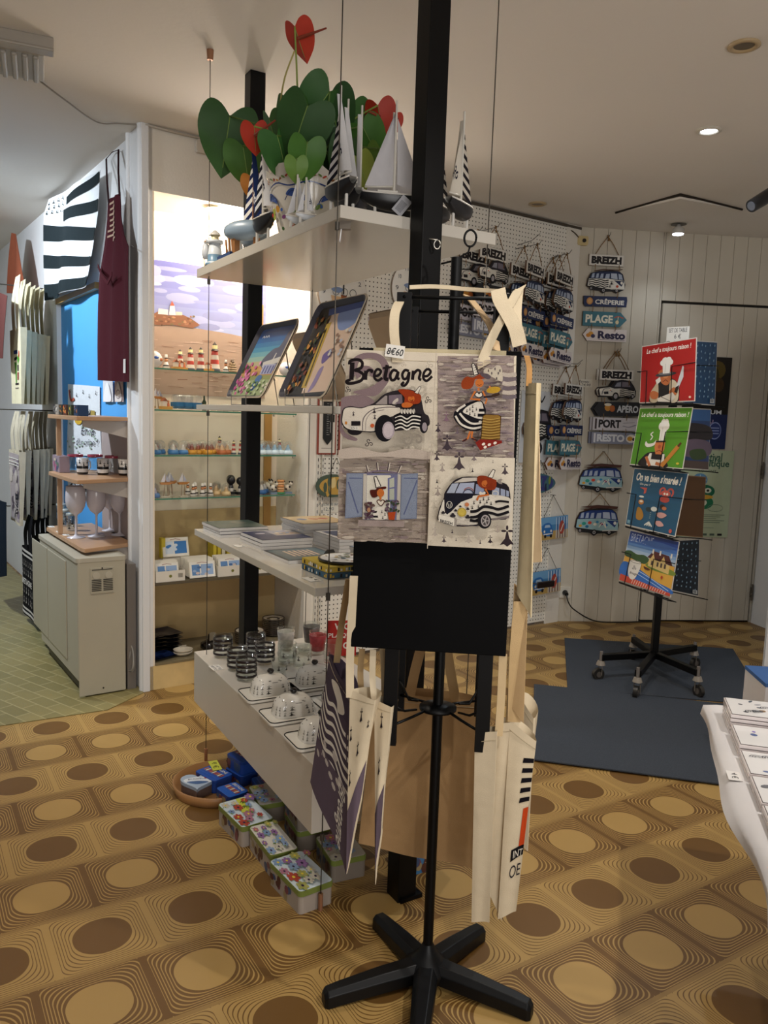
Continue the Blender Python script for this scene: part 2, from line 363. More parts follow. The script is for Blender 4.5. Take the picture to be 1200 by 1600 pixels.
# floor: printed vinyl with rows of circles; every row is one strip with its own offset
def floor_material():
    m = bpy.data.materials.new('retro_circle_vinyl'); nt, N, L, P = nodes(m)
    P.inputs['Roughness'].default_value = .42; P.inputs['Specular IOR Level'].default_value = .35
    def math_(op, a, b=None, c=None, clamp=False):
        n = N.new('ShaderNodeMath'); n.operation = op; n.use_clamp = clamp
        for i, v in enumerate((a, b, c)):
            if v is None: continue
            if isinstance(v, (int, float)): n.inputs[i].default_value = v
            else: L.new(v, n.inputs[i])
        return n.outputs[0]
    uv = N.new('ShaderNodeUVMap'); uv.uv_map = 'UVMap'; sp = N.new('ShaderNodeSeparateXYZ'); L.new(uv.outputs[0], sp.inputs[0])
    x = math_('SUBTRACT', math_('FRACT', math_('ADD', sp.outputs[0], .5)), .5); y = sp.outputs[1]
    ax = math_('ABSOLUTE', x); ay = math_('ABSOLUTE', y)
    r = math_('SQRT', math_('ADD', math_('MULTIPLY', x, x), math_('MULTIPLY', y, y)))
    sq = math_('MAXIMUM', ax, ay)
    def mixf(a, b, f):
        n = N.new('ShaderNodeMix'); L.new(f, n.inputs[0]); L.new(a, n.inputs[2]); L.new(b, n.inputs[3]); return n.outputs[0]
    # rings: rounded squares whose corners tighten outwards; solve for the ring through each point
    K, kk, R0_ = 2.05, 1.05, .285; A_ = 2*K*K-kk*kk
    B_ = math_('MULTIPLY_ADD', math_('ADD', ax, ay), 2*K, -2*R0_*kk); C_ = math_('SUBTRACT', math_('MULTIPLY', r, r), R0_*R0_)
    dsc = math_('SQRT', math_('MAXIMUM', math_('SUBTRACT', math_('MULTIPLY', B_, B_), math_('MULTIPLY', C_, 4*A_)), 0.0))
    tt = math_('MULTIPLY', math_('SUBTRACT', B_, dsc), .5/A_); ts = math_('SUBTRACT', sq, R0_)
    isc = math_('GREATER_THAN', math_('MINIMUM', ax, ay), math_('MULTIPLY', ts, K))
    m_ = math_('ADD', mixf(ts, tt, isc), R0_)
    ph = math_('FRACT', math_('MULTIPLY', math_('SUBTRACT', m_, .285), 35.0))
    par = N.new('ShaderNodeAttribute'); par.attribute_name = 'Col'; ps = N.new('ShaderNodeSeparateColor'); L.new(par.outputs['Color'], ps.inputs[0]); k = ps.outputs[0]
    thr = math_('MULTIPLY_ADD', k, -.08, .33)          # light rows: broad light lines, dark rows: thin dark lines
    ln = math_('LESS_THAN', ph, thr)
    inside = math_('LESS_THAN', r, .285); bar = math_('GREATER_THAN', ax, .462); rowgap = math_('GREATER_THAN', ay, .475)
    # value 1 = tan, 0 = brown
    light_cell = ln; dark_cell = math_('SUBTRACT', 1.0, ln)
    v = mixf(light_cell, dark_cell, k)
    nb = math_('MAXIMUM', math_('SUBTRACT', 0.0, 0.0), k)
    v = mixf(v, nb, bar)
    v = mixf(v, math_('ADD', math_('MULTIPLY', v, 0), .55), rowgap)
    v = mixf(v, math_('SUBTRACT', 1.0, k), inside)
    tc = N.new('ShaderNodeTexCoord'); ns = N.new('ShaderNodeTexNoise'); ns.inputs['Scale'].default_value = 2.2; ns.inputs['Detail'].default_value = 6; L.new(tc.outputs['Object'], ns.inputs['Vector'])
    c1 = N.new('ShaderNodeMix'); c1.data_type = 'RGBA'; c1.inputs[6].default_value = (*lin('#6b4c23'), 1); c1.inputs[7].default_value = (*lin('#ab8b52'), 1); L.new(v, c1.inputs[0])
    c2 = N.new('ShaderNodeMix'); c2.data_type = 'RGBA'; c2.blend_type = 'MULTIPLY'; c2.inputs[0].default_value = 1
    rr = N.new('ShaderNodeMapRange'); rr.inputs[3].default_value = .82; rr.inputs[4].default_value = 1.08; L.new(ns.outputs['Fac'], rr.inputs[0])
    cc = N.new('ShaderNodeCombineColor'); [L.new(rr.outputs[0], cc.inputs[i]) for i in range(3)]
    L.new(c1.outputs[2], c2.inputs[6]); L.new(cc.outputs[0], c2.inputs[7]); L.new(c2.outputs[2], P.inputs['Base Color'])
    n2 = N.new('ShaderNodeTexNoise'); n2.inputs['Scale'].default_value = 6; L.new(tc.outputs['Object'], n2.inputs['Vector'])
    r2 = N.new('ShaderNodeMapRange'); r2.inputs[3].default_value = .33; r2.inputs[4].default_value = .6; L.new(n2.outputs['Fac'], r2.inputs[0]); L.new(r2.outputs[0], P.inputs['Roughness'])
    return m
def clip(poly, a, b, c):
    out = []
    for i in range(len(poly)):
        p, q = poly[i], poly[(i+1) % len(poly)]; fp = a*p[0]+b*p[1]-c; fq = a*q[0]+b*q[1]-c
        if fp >= 0: out.append(p)
        if (fp >= 0) != (fq >= 0): t = fp/(fp-fq); out.append((p[0]+(q[0]-p[0])*t, p[1]+(q[1]-p[1])*t))
    return out
OFF = {-2: -.21, -1: -.150, 0: 0, 1: .061, 2: .204, 3: .272, 4: .333, 5: .483, 6: .629, 7: .690}
CELL = .2555; EU = (.849, .528); EV = (-.528, .849)
vs, fs, uvs, cs = [], [], [], []
for k in range(-14, 26):
    o_ = OFF.get(k, .061*k+(.085 if k % 3 else 0)); v0 = 1.793+(k-.5)*CELL; v1 = v0+CELL
    P4 = [(EU[0]*u+EV[0]*v, EU[1]*u+EV[1]*v) for u, v in ((-9, v0), (12, v0), (12, v1), (-9, v1))]
    for a, b, c in ((1, 0, -4.6), (-1, 0, -3.3), (0, 1, -1.6), (0, -1, -7.4)):
        P4 = clip(P4, a, b, c) if len(P4) > 2 else []
    if len(P4) < 3: continue
    n0 = len(vs); vs += [(x, y, 0) for x, y in P4]; fs.append(list(range(n0, n0+len(P4))))
    for x, y in P4: uvs.append(((x*EU[0]+y*EU[1]-.6266-o_)/CELL, (x*EV[0]+y*EV[1]-v0)/CELL-.5)); cs += [float(k % 2), 0, 0, 1]
me = bpy.data.meshes.new('floor'); me.from_pydata(vs, [], fs); me.update()
ul = me.uv_layers.new(name='UVMap'); ul.data.foreach_set('uv', [c for p in uvs for c in p])
me.color_attributes.new('Col', 'FLOAT_COLOR', 'CORNER').data.foreach_set('color', cs)
me.materials.append(floor_material()); fo = bpy.data.objects.new('floor', me); COL.objects.link(fo); struct(fo)
# pale tile vinyl laid over the left part of the room
def tile_material():
    m = bpy.data.materials.new('green_beige_tile'); nt, N, L, P = nodes(m); P.inputs['Roughness'].default_value = .4
    tc = N.new('ShaderNodeTexCoord'); mp = N.new('ShaderNodeMapping'); mp.inputs['Rotation'].default_value = (0, 0, math.radians(35)); L.new(tc.outputs['Object'], mp.inputs[0])
    b = N.new('ShaderNodeTexBrick'); b.inputs['Scale'].default_value = 1; b.inputs['Brick Width'].default_value = .15; b.inputs['Row Height'].default_value = .075; b.inputs['Mortar Size'].default_value = .003
    b.inputs['Color1'].default_value = (*lin('#8c8052'), 1); b.inputs['Color2'].default_value = (*lin('#7b7248'), 1); b.inputs['Mortar'].default_value = (*lin('#a0956a'), 1)
    L.new(mp.outputs[0], b.inputs['Vector']); L.new(b.outputs[0], P.inputs['Base Color']); return m
mb = MB(); q = [at_z(-60, 1143, .003), at_z(168, 1109, .003), FL(-.02, .003, .02), FL(4.6, .003, .02), Vector((-4.6, 7.2, .003)), Vector((-4.6, 2.0, .003))]
mb.prism([(p.x, p.y) for p in q][::-1], Matrix.Identity(4), .001, .004); o = mb.build('floor', tile_material()); struct(o)

WALLM = mat('cream_painted_wall', '#e3ddd2', .7, vary=.03, bump=.12, bscale=90)
WALLL = mat('white_painted_wall', '#dcdcdc', .6, vary=.03, bump=.08, bscale=60)
CEILM = mat('matt_ceiling_paint', '#e2dcd4', .85, vary=.03, vscale=1.2, bump=.06, bscale=40)
mb = MB(); mb.add([(-4.6, -1.6, CEIL), (3.3, -1.6, CEIL), (3.3, 7.4, CEIL), (-4.6, 7.4, CEIL)], [(0, 3, 2, 1)]); mb.add([(-4.6, -1.6, CEIL+.05), (3.3, -1.6, CEIL+.05), (3.3, 7.4, CEIL+.05), (-4.6, 7.4, CEIL+.05)], [(0, 1, 2, 3)])
struct(mb.build('ceiling', CEILM))
# back wall pieces around the alcove
AW = .885; AZ = .135; AT = 2.41; AD = .36
mb = MB(); wbox(mb, MA, -.0, AW+.04, AT, CEIL, -.06, 0); wbox(mb, MA, AW, AW+.045, 0, CEIL, -AD, .0)
struct(mb.build('wall_back', WALLM))
# alcove lining: sides, back, top in cream laminate
LAM = mat('cream_laminate_lining', '#e8dccb', .35, vary=.05, vscale=3); WOODL = mat('honey_wood_lining', '#b58a4e', .4, vary=.16, vscale=6)
mb = MB(); wbox(mb, MA, .036, AW+.02, AZ, AT+.02, -AD-.02, -AD); wbox(mb, MA, .036, .045, 0, AT+.02, -AD-.02, -.005); wbox(mb, MA, .036, AW, AT, AT+.02, -AD, -.06)
struct(mb.build('wall_alcove', LAM))
mb = MB(); wbox(mb, MA, 0, AW, 0, AZ-.012, -.02, 0.0); o = mb.build('baseboard_alcove', mat('pale_speckled_laminate', '#d8bd86', .35, vary=.14, vscale=18)); struct(o)
mb = MB(); wbox(mb, MA, .046, AW-.001, AZ-.012, AZ, -AD, .002); struct(mb.build('trim_1', mat('dark_shelf_top', '#7d7258', .3, vary=.12)))  # plain dark brown top of the alcove floor
# pegboard
def peg_material():
    m = bpy.data.materials.new('perforated_board'); nt, N, L, P = nodes(m); P.inputs['Roughness'].default_value = .6
    tc = N.new('ShaderNodeTexCoord'); mp = N.new('ShaderNodeVectorMath'); mp.operation = 'SCALE'; mp.inputs['Scale'].default_value = 1/.026; L.new(tc.outputs['Object'], mp.inputs[0])
    fr = N.new('ShaderNodeVectorMath'); fr.operation = 'FRACTION'; L.new(mp.outputs[0], fr.inputs[0])
    sb = N.new('ShaderNodeVectorMath'); sb.operation = 'SUBTRACT'; sb.inputs[1].default_value = (.5, .5, 0); L.new(fr.outputs[0], sb.inputs[0])
    ml = N.new('ShaderNodeVectorMath'); ml.operation = 'MULTIPLY'; ml.inputs[1].default_value = (1, 1, 0); L.new(sb.outputs[0], ml.inputs[0])
    ln = N.new('ShaderNodeVectorMath'); ln.operation = 'LENGTH'; L.new(ml.outputs[0], ln.inputs[0])
    lt = N.new('ShaderNodeMath'); lt.operation = 'LESS_THAN'; lt.inputs[1].default_value = .155; L.new(ln.outputs['Value'], lt.inputs[0])
    mx = N.new('ShaderNodeMix'); mx.data_type = 'RGBA'; mx.inputs[6].default_value = (*lin('#eae6dc'), 1); mx.inputs[7].default_value = (*lin('#3c362c'), 1)
    L.new(lt.outputs[0], mx.inputs[0]); L.new(mx.outputs[2], P.inputs['Base Color']); return m
mb = MB(); mb.box(((.93+2.90)/2, 1.36, -.01), (1.97, 2.68, .02)); o = mb.build('wall_pegboard', peg_material()); o.matrix_world = MA; struct(o)
mb = MB(); wbox(mb, MA, 2.80, 2.93, 0, CEIL, .0, .008); struct(mb.build('trim_2', WALLM))
mb = MB(); wbox(mb, MA, .93, 2.93, 2.680, 2.695, .0, .014); struct(mb.build('trim_3', mat('dark_gap_strip', '#4a4238', .8)))
mb = MB()
for s in (.945, .975): wbox(mb, MA, s, s+.012, .05, 2.3, .0, .012)
for k in range(60):
    for s in (.949, .979): wbox(mb, MA, s, s+.004, .1+k*.036, .118+k*.036, .012, .0125, '#222222')
mb.c = [c if c != WHITE else lin('#d8d4cb') for c in mb.c]; struct(mb.build('trim_4', PLAS))
# planked wall and door
PLK = mat('grey_cream_planks', '#c9c1b1', .55, vary=.07, vscale=2.5)
def planks(mb, s0, s1, z0, z1, d, pitch=.098, th=.012):
    s = s0
    while s < s1-.005:
        e = min(s+pitch, s1); wbox(mb, MR, s+.0012, e-.0012, z0, z1, d-th, d); s = e
    wbox(mb, MR, s0, s1, z0, z1, d-th-.01, d-th+.004)
mb = MB(); planks(mb, 0, .602, 0, CEIL, 0); planks(mb, .602, 1.50, 2.25, CEIL, 0); planks(mb, 1.438, 1.50, 0, 2.25, 0)
struct(mb.build('wall_right', PLK, bevel=.0012))
mb = MB(); wbox(mb, MR, .59, 1.45, 0, 2.26, -.034, -.028, '#17140f'); struct(mb.build('door_gap_shade', PLAS))  # black sheet stands in for the shade inside the door gap
mb = MB(); planks(mb, .614, 1.428, .014, 2.232, -.001); d1 = struct(mb.build('door_1', PLK, bevel=.0012))
HGM = mat('aged_latch_metal', '#6e675c', .5, metal=.6)
for z in (1.108, .226):
    mb = MB(); wbox(mb, MR, 1.422, 1.436, z-.035, z+.035, .004, .012); mb.cyl(FR(1.434, z-.06, .014), FR(1.434, z+.06, .014), .006); mb.cyl(FR(1.434, z-.01, .02), FR(1.41, z-.012, .03), .004)
    mb.build('door_hinge', HGM, d1)
RE = R0+UR*1.50; US = dirh(168)
mb = MB(); n_ = Vector((-US.y, US.x, 0)); a, b = RE, RE+US*6.0
mb.add([a, b, b+Vector((0, 0, CEIL)), a+Vector((0, 0, CEIL))], [(0, 1, 2, 3)]); mb.add([a-n_*.05, b-n_*.05, b+Vector((0, 0, CEIL))-n_*.05, a+Vector((0, 0, CEIL))-n_*.05], [(3, 2, 1, 0)])
struct(mb.build('wall_side', WALLL))
# left wall with the recessed blue bay
BLUE = mat('sky_blue_paint', '#4f9fe0', .6, vary=.05)
mb = MB(); wbox(mb, ML, .0, .21, 0, CEIL, -.035, 0); wbox(mb, ML, .21, 1.8, 2.09, CEIL, -.035, 0); wbox(mb, ML, 1.8, 4.7, 0, CEIL, -.035, 0)
struct(mb.build('wall_left', WALLL))
mb = MB(); wbox(mb, ML, .205, 1.805, 0, 2.10, -.035, -.028); mb.c = [lin('#4f9fe0')]*len(mb.c); struct(mb.build('wall_bay', BLUE))
mb = MB(); wbox(mb, ML, .85, 1.8, 2.055, 2.09, -.028, .006); struct(mb.build('trim_5', WOODL))
mb = MB(); wbox(mb, ML, .02, .21, 0, CEIL, 0.001, .016); mb.cyl(FL(.018, 0, .012), FL(.018, CEIL, .012), .018, n=16); mb.cyl(FL(.185, 0, .02), FL(.185, CEIL, .02), .012, n=12)
wbox(mb, MA, -.02, .016, 0, CEIL, -.0, .012)
struct(mb.build('trim_6', WALLL, bevel=.003))
mb = MB(); wbox(mb, ML, .21, .85, .0, 1.33, -.0275, -.022); struct(mb.build('wall_bay', mat('lilac_grey_panel', '#a99a97', .6)))
# closing walls far left and behind
mb = MB(); mb.add([(-4.6, 7.3, 0), (-3.2, 7.3, 0), (-3.2, 7.3, CEIL), (-4.6, 7.3, CEIL)], [(3, 2, 1, 0)]); mb.add([(-4.6, 2.2, 0), (-4.6, 7.3, 0), (-4.6, 7.3, CEIL), (-4.6, 2.2, CEIL)], [(3, 2, 1, 0)]); struct(mb.build('wall_far', WALLL))
# mats
MATM = mat('charcoal_needle_felt', '#454a52', .95, spec=.1, vary=.25, vscale=160, bump=.6, bscale=400)
def floor_mat(pts, z, label):
    mb = MB(); mb.prism([(p[0], p[1]) for p in pts], Matrix.Identity(4), z, z+.005); o = mb.build('floor_mat', MATM); tag(o, label, 'mat'); return o
floor_mat([(1.204, 5.048), (1.0, 4.06), (1.985, 3.90), (2.249, 4.922)], .001, 'charcoal felt mat under the rolling card stand')
floor_mat([(.83, 4.095), (.65, 3.147), (1.75, 2.88), (1.93, 3.85)], .0068, 'charcoal felt mat nearer the white cloth table, overlapping the other mat')

# ceiling fittings
hc = [at_z(962, 331, CEIL), at_z(1063, 302, CEIL), at_z(1160, 326, CEIL)]
h4 = hc[0]+hc[2]-hc[1]
mb = MB(); P_ = [hc[1]+Vector((0, 0, -.03)), hc[0]+Vector((0, 0, -.008)), h4+Vector((0, 0, -.004)), hc[2]+Vector((0, 0, -.008))]
mb.add(P_+[p+Vector((0, 0, .012)) for p in P_], [(0, 1, 2, 3), (7, 6, 5, 4), (0, 4, 5, 1), (1, 5, 6, 2), (2, 6, 7, 3), (3, 7, 4, 0)]); struct(mb.build('trim_7', CEILM))
mb = MB()
for a, b in ((hc[0], hc[1]), (hc[1], hc[2])): mb.tube([a+Vector((0, 0, -.006)), b+Vector((0, 0, -.006))], .006)
struct(mb.build('hatch_gap_shade', mat('dark_ceiling_gap', '#2a2219', .9)))  # dark tubes stand in for the shade along the hatch gap
LED = mat('lit_led_lens', '#ffffff', .3, emit='#eaf2ff', estr=14)
def spot_lamp(p, label, lit=True, tiltv=(0, 0, -1), drop=0):
    t = thing('ceiling_spot', label, 'ceiling light', p); v = Vector(tiltv).normalized(); c = Vector(p)
    mb = MB(); fr = Matrix.Translation(c) @ v.to_track_quat('-Z', 'Y').to_matrix().to_4x4() if drop else Matrix.Translation(c)
    prof = [(.052, 0), (.054, -.006), (.040, -.010), (.034, -.002)]
    mb.lathe((0, 0, 0), prof, 24, '#c9c2b4' if lit else '#b49d78', fr=Matrix.Translation(Vector((p[0], p[1], CEIL)))); mb.build('bezel', PLAS, t)
    if lit:
        mb = MB(); mb.lathe((0, 0, 0), [(0, -.008-drop), (.018, -.0075-drop), (.033, -.003-drop), (.034, .0-drop)], 20, fr=Matrix.Translation(Vector((p[0], p[1], CEIL-.001)))); mb.build('lens', LED, t)
        if drop:
            mb = MB(); mb.lathe((p[0], p[1], CEIL), [(.036, -drop), (.038, -drop+.03), (.012, -drop+.05), (.008, 0)], 20, '#c9c6c0'); mb.build('lamp_body', PLAS, t)
            mb = MB(); mb.lathe((p[0], p[1], CEIL), [(.0, -.012), (.05, -.012)], 20, '#1c1813'); mb.build('recess', PLAS, t)
    else:
        mb = MB(); mb.lathe((0, 0, 0), [(0, -.004), (.034, -.003)], 20, '#6d6252', fr=Matrix.Translation(Vector((p[0], p[1], CEIL)))); mb.build('lens', PLAS, t)
spot_lamp((1.376, 3.678, CEIL), 'lit recessed spotlight, the one alone in the middle of the ceiling')
spot_lamp((1.835, 5.30, CEIL), 'lit spotlight hanging from the lowered ceiling hatch', drop=.07)
spot_lamp((1.177, 2.886, CEIL), 'unlit beige recessed spotlight in the top right of the ceiling', lit=False)
spot_lamp((.861, 4.957, CEIL), 'unlit recessed spotlight by the top of the pegboard wall', lit=False)
# grey extractor unit on the ceiling at the left
t = thing('ceiling_fan_heater', 'grey ribbed box fixed to the ceiling at the upper left corner', 'ceiling unit', (-1.5, 3.1, CEIL))
u = (at_z(84, 55, CEIL)-at_z(0, 38, CEIL)).normalized(); v = Vector((-u.y, u.x, 0)); fr0 = frame(at_z(84, 60, CEIL), u, v)
mb = MB(); mb.box((-.25, .015, -.02), (.5, .05, .04), fr=fr0, col='#a39b90'); mb.box((-.25, .01, -.045), (.5, .06, .012), fr=fr0, col='#978f84'); mb.build('cover_strip', PLAS, t, bevel=.004)
mb = MB(); mb.box((-.26, .17, -.025), (.46, .26, .05), fr=fr0, col='#a8a298')
for k in range(12): mb.box((-.06-k*.036, .17, -.055), (.02, .24, .014), fr=fr0, col='#9d978d')
mb.build('grille_body', PLAS, t, bevel=.006)
mb = MB(); c = [at_z(63, 127, CEIL-.006), at_z(100, 155, CEIL-.02), at_z(150, 190, CEIL-.01), at_z(185, 193, CEIL-.004), at_z(222, 195, CEIL-.003)]
mb.tube(smooth_pts([tuple(p) for p in c], 6), .0035, 6, '#8d857a'); o = mb.build('electric_cable', PLAS); tag(o, 'thin grey cable sagging across the ceiling from the ribbed box', 'cable')
mb = MB(); mb.tube([FA(.0, 2.693, .008), FA(.12, 2.688, .012), FA(.3, 2.69, .008), FA(.9, 2.692, .008)], .006, 6, '#b5aa9b'); o = mb.build('electric_cable', PLAS); tag(o, 'cream cable along the top of the wall above the lit alcove', 'cable')
for p, l in ((on_wall(316, 231, A0, UA), 'small white wall sensor above the lit alcove'), (on_wall(909, 377, R0, UR), 'small cream wall sensor in the far corner below the ceiling')):
    t = thing('motion_sensor', l, 'sensor', p); n_ = NA if p.x < 0 else NR; fr = frame(p, UA if p.x < 0 else UR, (0, 0, 1))
    mb = MB(); mb.rbox((0, 0, 0), (.075, .06, .05), .012, 0, '#c9b583' if p.x > 0 else '#c9c0b2', Matrix(fr)); mb.build('sensor_body', PLAS, t, bevel=.006)
    mb = MB(); mb.ell = None; mb.cyl(fr @ Vector((.008, 0, .024)), fr @ Vector((.008, 0, .031)), .013, col='#1c1815'); mb.build('lens', PLAS, t)
mb = MB(); c = [at_z(872, 352, CEIL-.01), on_wall(893, 362, A0, UA), on_wall(903, 372, A0, UA)]
mb.tube(smooth_pts([tuple(p+NA*.01) for p in c], 5), .004, 5, '#4a3c28'); o = mb.build('electric_cable', PLAS); tag(o, 'short brown cable at the top corner where the pegboard ends', 'cable')
# black spotlight head at the right edge
p = at_y(1192, 316, 3.9); t = thing('track_spotlight', 'black spotlight head pointing in at the right edge under the ceiling', 'spotlight', p)
e = at_y(1174, 322, 3.85); f = at_y(1235, 285, 3.95)
mb = MB(); mb.cyl(e, f, .030, .036, 18, '#16171a'); mb.build('lamp_head', PLAS, t)
mb = MB(); mb.cyl(e+(e-f).normalized()*.002, e+(e-f).normalized()*-.03, .021, .026, 16, '#54565c'); mb.build('lens_ring', PLAS, t)
mb = MB(); mb.tube([f, Vector((f.x, f.y, CEIL))], .008, 8, '#16171a'); mb.build('mount_arm', PLAS, t)
# white cabinet at the right edge
c0 = at_z(1189, 1060, 0); t = thing('white_cabinet', 'tall white cabinet cut off by the right edge of the view', 'cabinet', c0)
cf = frame(c0, dirh(122), dirh(32)); mb = MB(); mb.box((.25, .3, .95), (.5, .6, 1.9), 0, '#d9d8d6', cf); mb.build('carcass', PLAS, t, bevel=.003)
mb = MB(); mb.box((.25, -.012, .98), (.48, .022, 1.8), 0, '#e0dfdd', cf); mb.build('door', PLAS, t, bevel=.003)
# wall socket, plug and cable
p = on_wall(882, 925, R0, UR)
t = thing('wall_socket', 'white wall socket at the foot of the planked wall', 'socket', p)
fr = frame(p, UR, (0, 0, 1)); mb = MB(); mb.rbox((0, 0, .005), (.08, .08, .012), .006, 0, '#d9d4c8', fr); mb.build('plate', PLAS, t, bevel=.002)
mb = MB(); mb.lathe((0, 0, .0115), [(.028, 0), (.026, -.003), (0, -.003)], 20, '#bdb8ac', fr=fr); mb.build('outlet', PLAS, t)
t = thing('power_plug', 'black power plug and cable running along the floor to the door', 'plug', p+NR*.02)
mb = MB(); mb.cyl(fr @ Vector((0, -.002, .012)), fr @ Vector((0, -.006, .05)), .02, .013, 16, '#111111'); mb.build('plug_head', PLAS, t)
c = [fr @ Vector((0, -.006, .05)), fr @ Vector((.005, -.05, .07)), FR(.10, .1, .06), FR(.25, .02, .05), FR(.42, .008, .05), FR(.60, .008, .03), FR(.72, .008, .03)]
mb = MB(); mb.tube(smooth_pts([tuple(x) for x in c], 8), .0045, 8, '#111111'); mb.build('cable', PLAS, t)
# fuse box strip on alcove top left
mb = MB(); wbox(mb, MA, .003, .02, 2.17, 2.33, -.3, -.25, '#8a7d66'); o = mb.build('wall_thermostat', PLAS); tag(o, 'narrow grey unit on the inner left side of the alcove top', 'thermostat')

# ------------------------------------------------------------------ reusable drawings
def ermine(D, x, y, h, col):
    "Breton ermine spot: three petals above a flared tail; y is the top"
    w = h*.33
    D.ell(x, y+h*.12, h*.055, h*.12, col, 10); D.ell(x-h*.15, y+h*.27, h*.12, h*.055, col, 10); D.ell(x+h*.15, y+h*.27, h*.12, h*.055, col, 10)
    D.poly([(x-h*.03, y+h*.28), (x+h*.03, y+h*.28), (x+h*.10, y+h*.62), (x+w, y+h*.92), (x+h*.15, y+h*.88), (x, y+h), (x-h*.15, y+h*.88), (x-w, y+h*.92), (x-h*.10, y+h*.62)], col)
def triskel(D, x, y, r, col, w=None):
    w = w or r*.16
    for k in range(3):
        a = k*2*PI/3-PI/2; cx, cy = x+math.cos(a)*r*.52, y+math.sin(a)*r*.52
        pts = [(x, y)]+[(cx+math.cos(a+PI+t*.5)*r*.46*(1-t/14), cy+math.sin(a+PI+t*.5)*r*.46*(1-t/14)) for t in range(0, 13)]
        D.line(pts, w, col)
def frame_art(D, x0, y0, x1, y1):
    "unit square to a box"
    D.push(lambda u, v: (x0+u*(x1-x0), y0+v*(y1-y0)))
VAN_OUT = [(.03, .42), (.10, .20), (.30, .10), (.60, .05), (.82, .08), (.92, .20), (.97, .45), (1.0, .62), (.98, .82), (.88, .90), (.78, .98), (.68, .90), (.52, .92), (.44, 1.0), (.35, .90), (.14, .88), (.08, .80), (.0, .72)]
def van_art(D, body='#e9e6dd', top='#1d2a4e', stripes=True, flowers=False):
    "camper van in the unit square, facing right, y down"
    D.poly(VAN_OUT, '#17171b')
    D.poly([(.05, .44), (.55, .40), (.97, .46), (.98, .78), (.60, .82), (.03, .72)], body)
    D.poly([(.06, .42), (.12, .22), (.32, .13), (.82, .10), (.91, .22), (.95, .44), (.55, .40)], top)
    D.line([(.18, .12), (.40, .04), (.80, .04), (.90, .0)], .035, '#4c2a20')
    for a, b in ((.10, .19), (.21, .30), (.32, .42), (.45, .58)): D.poly([(a+.01, .40), (a+.035, .22), (b, .20), (b-.005, .385)], '#a9b6cc')
    D.poly([(.62, .385), (.61, .18), (.76, .18), (.79, .41)], '#b7c0d2'); D.poly([(.82, .41), (.80, .18), (.885, .22), (.925, .42)], '#aab6cb')
    D.poly([(.70, .46), (.97, .47), (.90, .70)], top); D.ell(.90, .55, .035, .06, '#e6e2d8', 12)
    if stripes:
        for k in range(4):
            y = .46+k*.085; D.line([(.05, y+.04), (.14, y), (.24, y+.05), (.36, y-.01), (.46, y+.04), (.56, y)], .04, '#141416')
        ermine(D, .64, .48, .16, '#141416'); ermine(D, .60, .64, .12, '#141416'); D.ell(.79, .70, .035, .055, '#c24b2f', 10)
    if flowers:
        for x, y, c, r in ((.20, .58, '#2f9c8c', .06), (.33, .55, '#d8472f', .055), (.45, .60, '#efe6d4', .05), (.60, .58, '#8c2f68', .05), (.70, .62, '#2b6ea8', .05), (.12, .66, '#e0a030', .045), (.50, .52, '#3a8fbf', .04), (.27, .68, '#1f6f9a', .05)): D.ell(x, y, r*.8, r, c, 10)
        D.spline([(.54, .70), (.62, .55), (.70, .72), (.66, .50)], .02, '#f0ead8')
    for x, y, r in ((.12, .82, .06), (.44, .88, .085), (.78, .87, .07)):
        D.ell(x, y, r*.75, r*1.25, '#101012', 16); D.ell(x, y, r*.42, r*.72, '#a8a4a6', 14); D.ell(x, y, r*.2, r*.35, '#3c3a40', 10)
    D.line([(.62, .82), (.80, .80), (.99, .80)], .035, '#cdc8bd')
def car_art(D, stripes=True):
    "small round car facing left in the unit square"
    out = [(.0, .55), (.05, .40), (.20, .36), (.33, .32), (.42, .08), (.60, .0), (.82, .04), (.93, .30), (.99, .52), (.98, .80), (.90, .92), (.80, .84), (.60, .86), (.50, 1.0), (.40, .98), (.34, .84), (.10, .86), (.02, .74)]
    D.poly(out, '#19191c')
    D.poly([(.03, .58), (.08, .44), (.30, .38), (.42, .44), (.56, .42), (.95, .50), (.96, .76), (.60, .80), (.06, .78)], '#d9d5ca')
    D.poly([(.37, .38), (.45, .12), (.60, .05), (.80, .08), (.90, .38), (.60, .40)], '#2a2530')
    D.poly([(.42, .34), (.48, .15), (.58, .12), (.58, .34)], '#8e8f9a'); D.poly([(.61, .34), (.61, .11), (.76, .11), (.84, .34)], '#77707c')
    D.spline([(.10, .74), (.14, .50), (.28, .42), (.36, .60)], .02, '#5a5660'); D.poly([(.14, .60), (.26, .58), (.27, .70), (.16, .72)], '#242228')
    D.ell(.07, .52, .045, .07, '#efeade', 14); D.ell(.31, .50, .04, .06, '#efeade', 14); D.ell(.31, .52, .02, .025, '#c8552c', 10)
    if stripes:
        for k in range(4):
            y = .48+k*.085; D.line([(.56, y+.03), (.64, y), (.72, y+.04), (.82, y), (.94, y+.04)], .042, '#111113')
    for x, y, r in ((.46, .80, .11), (.91, .78, .06)):
        D.ell(x, y, r*.75, r*1.7, '#101012', 18); D.ell(x, y, r*.45, r*1.05, '#a39ea2', 14)

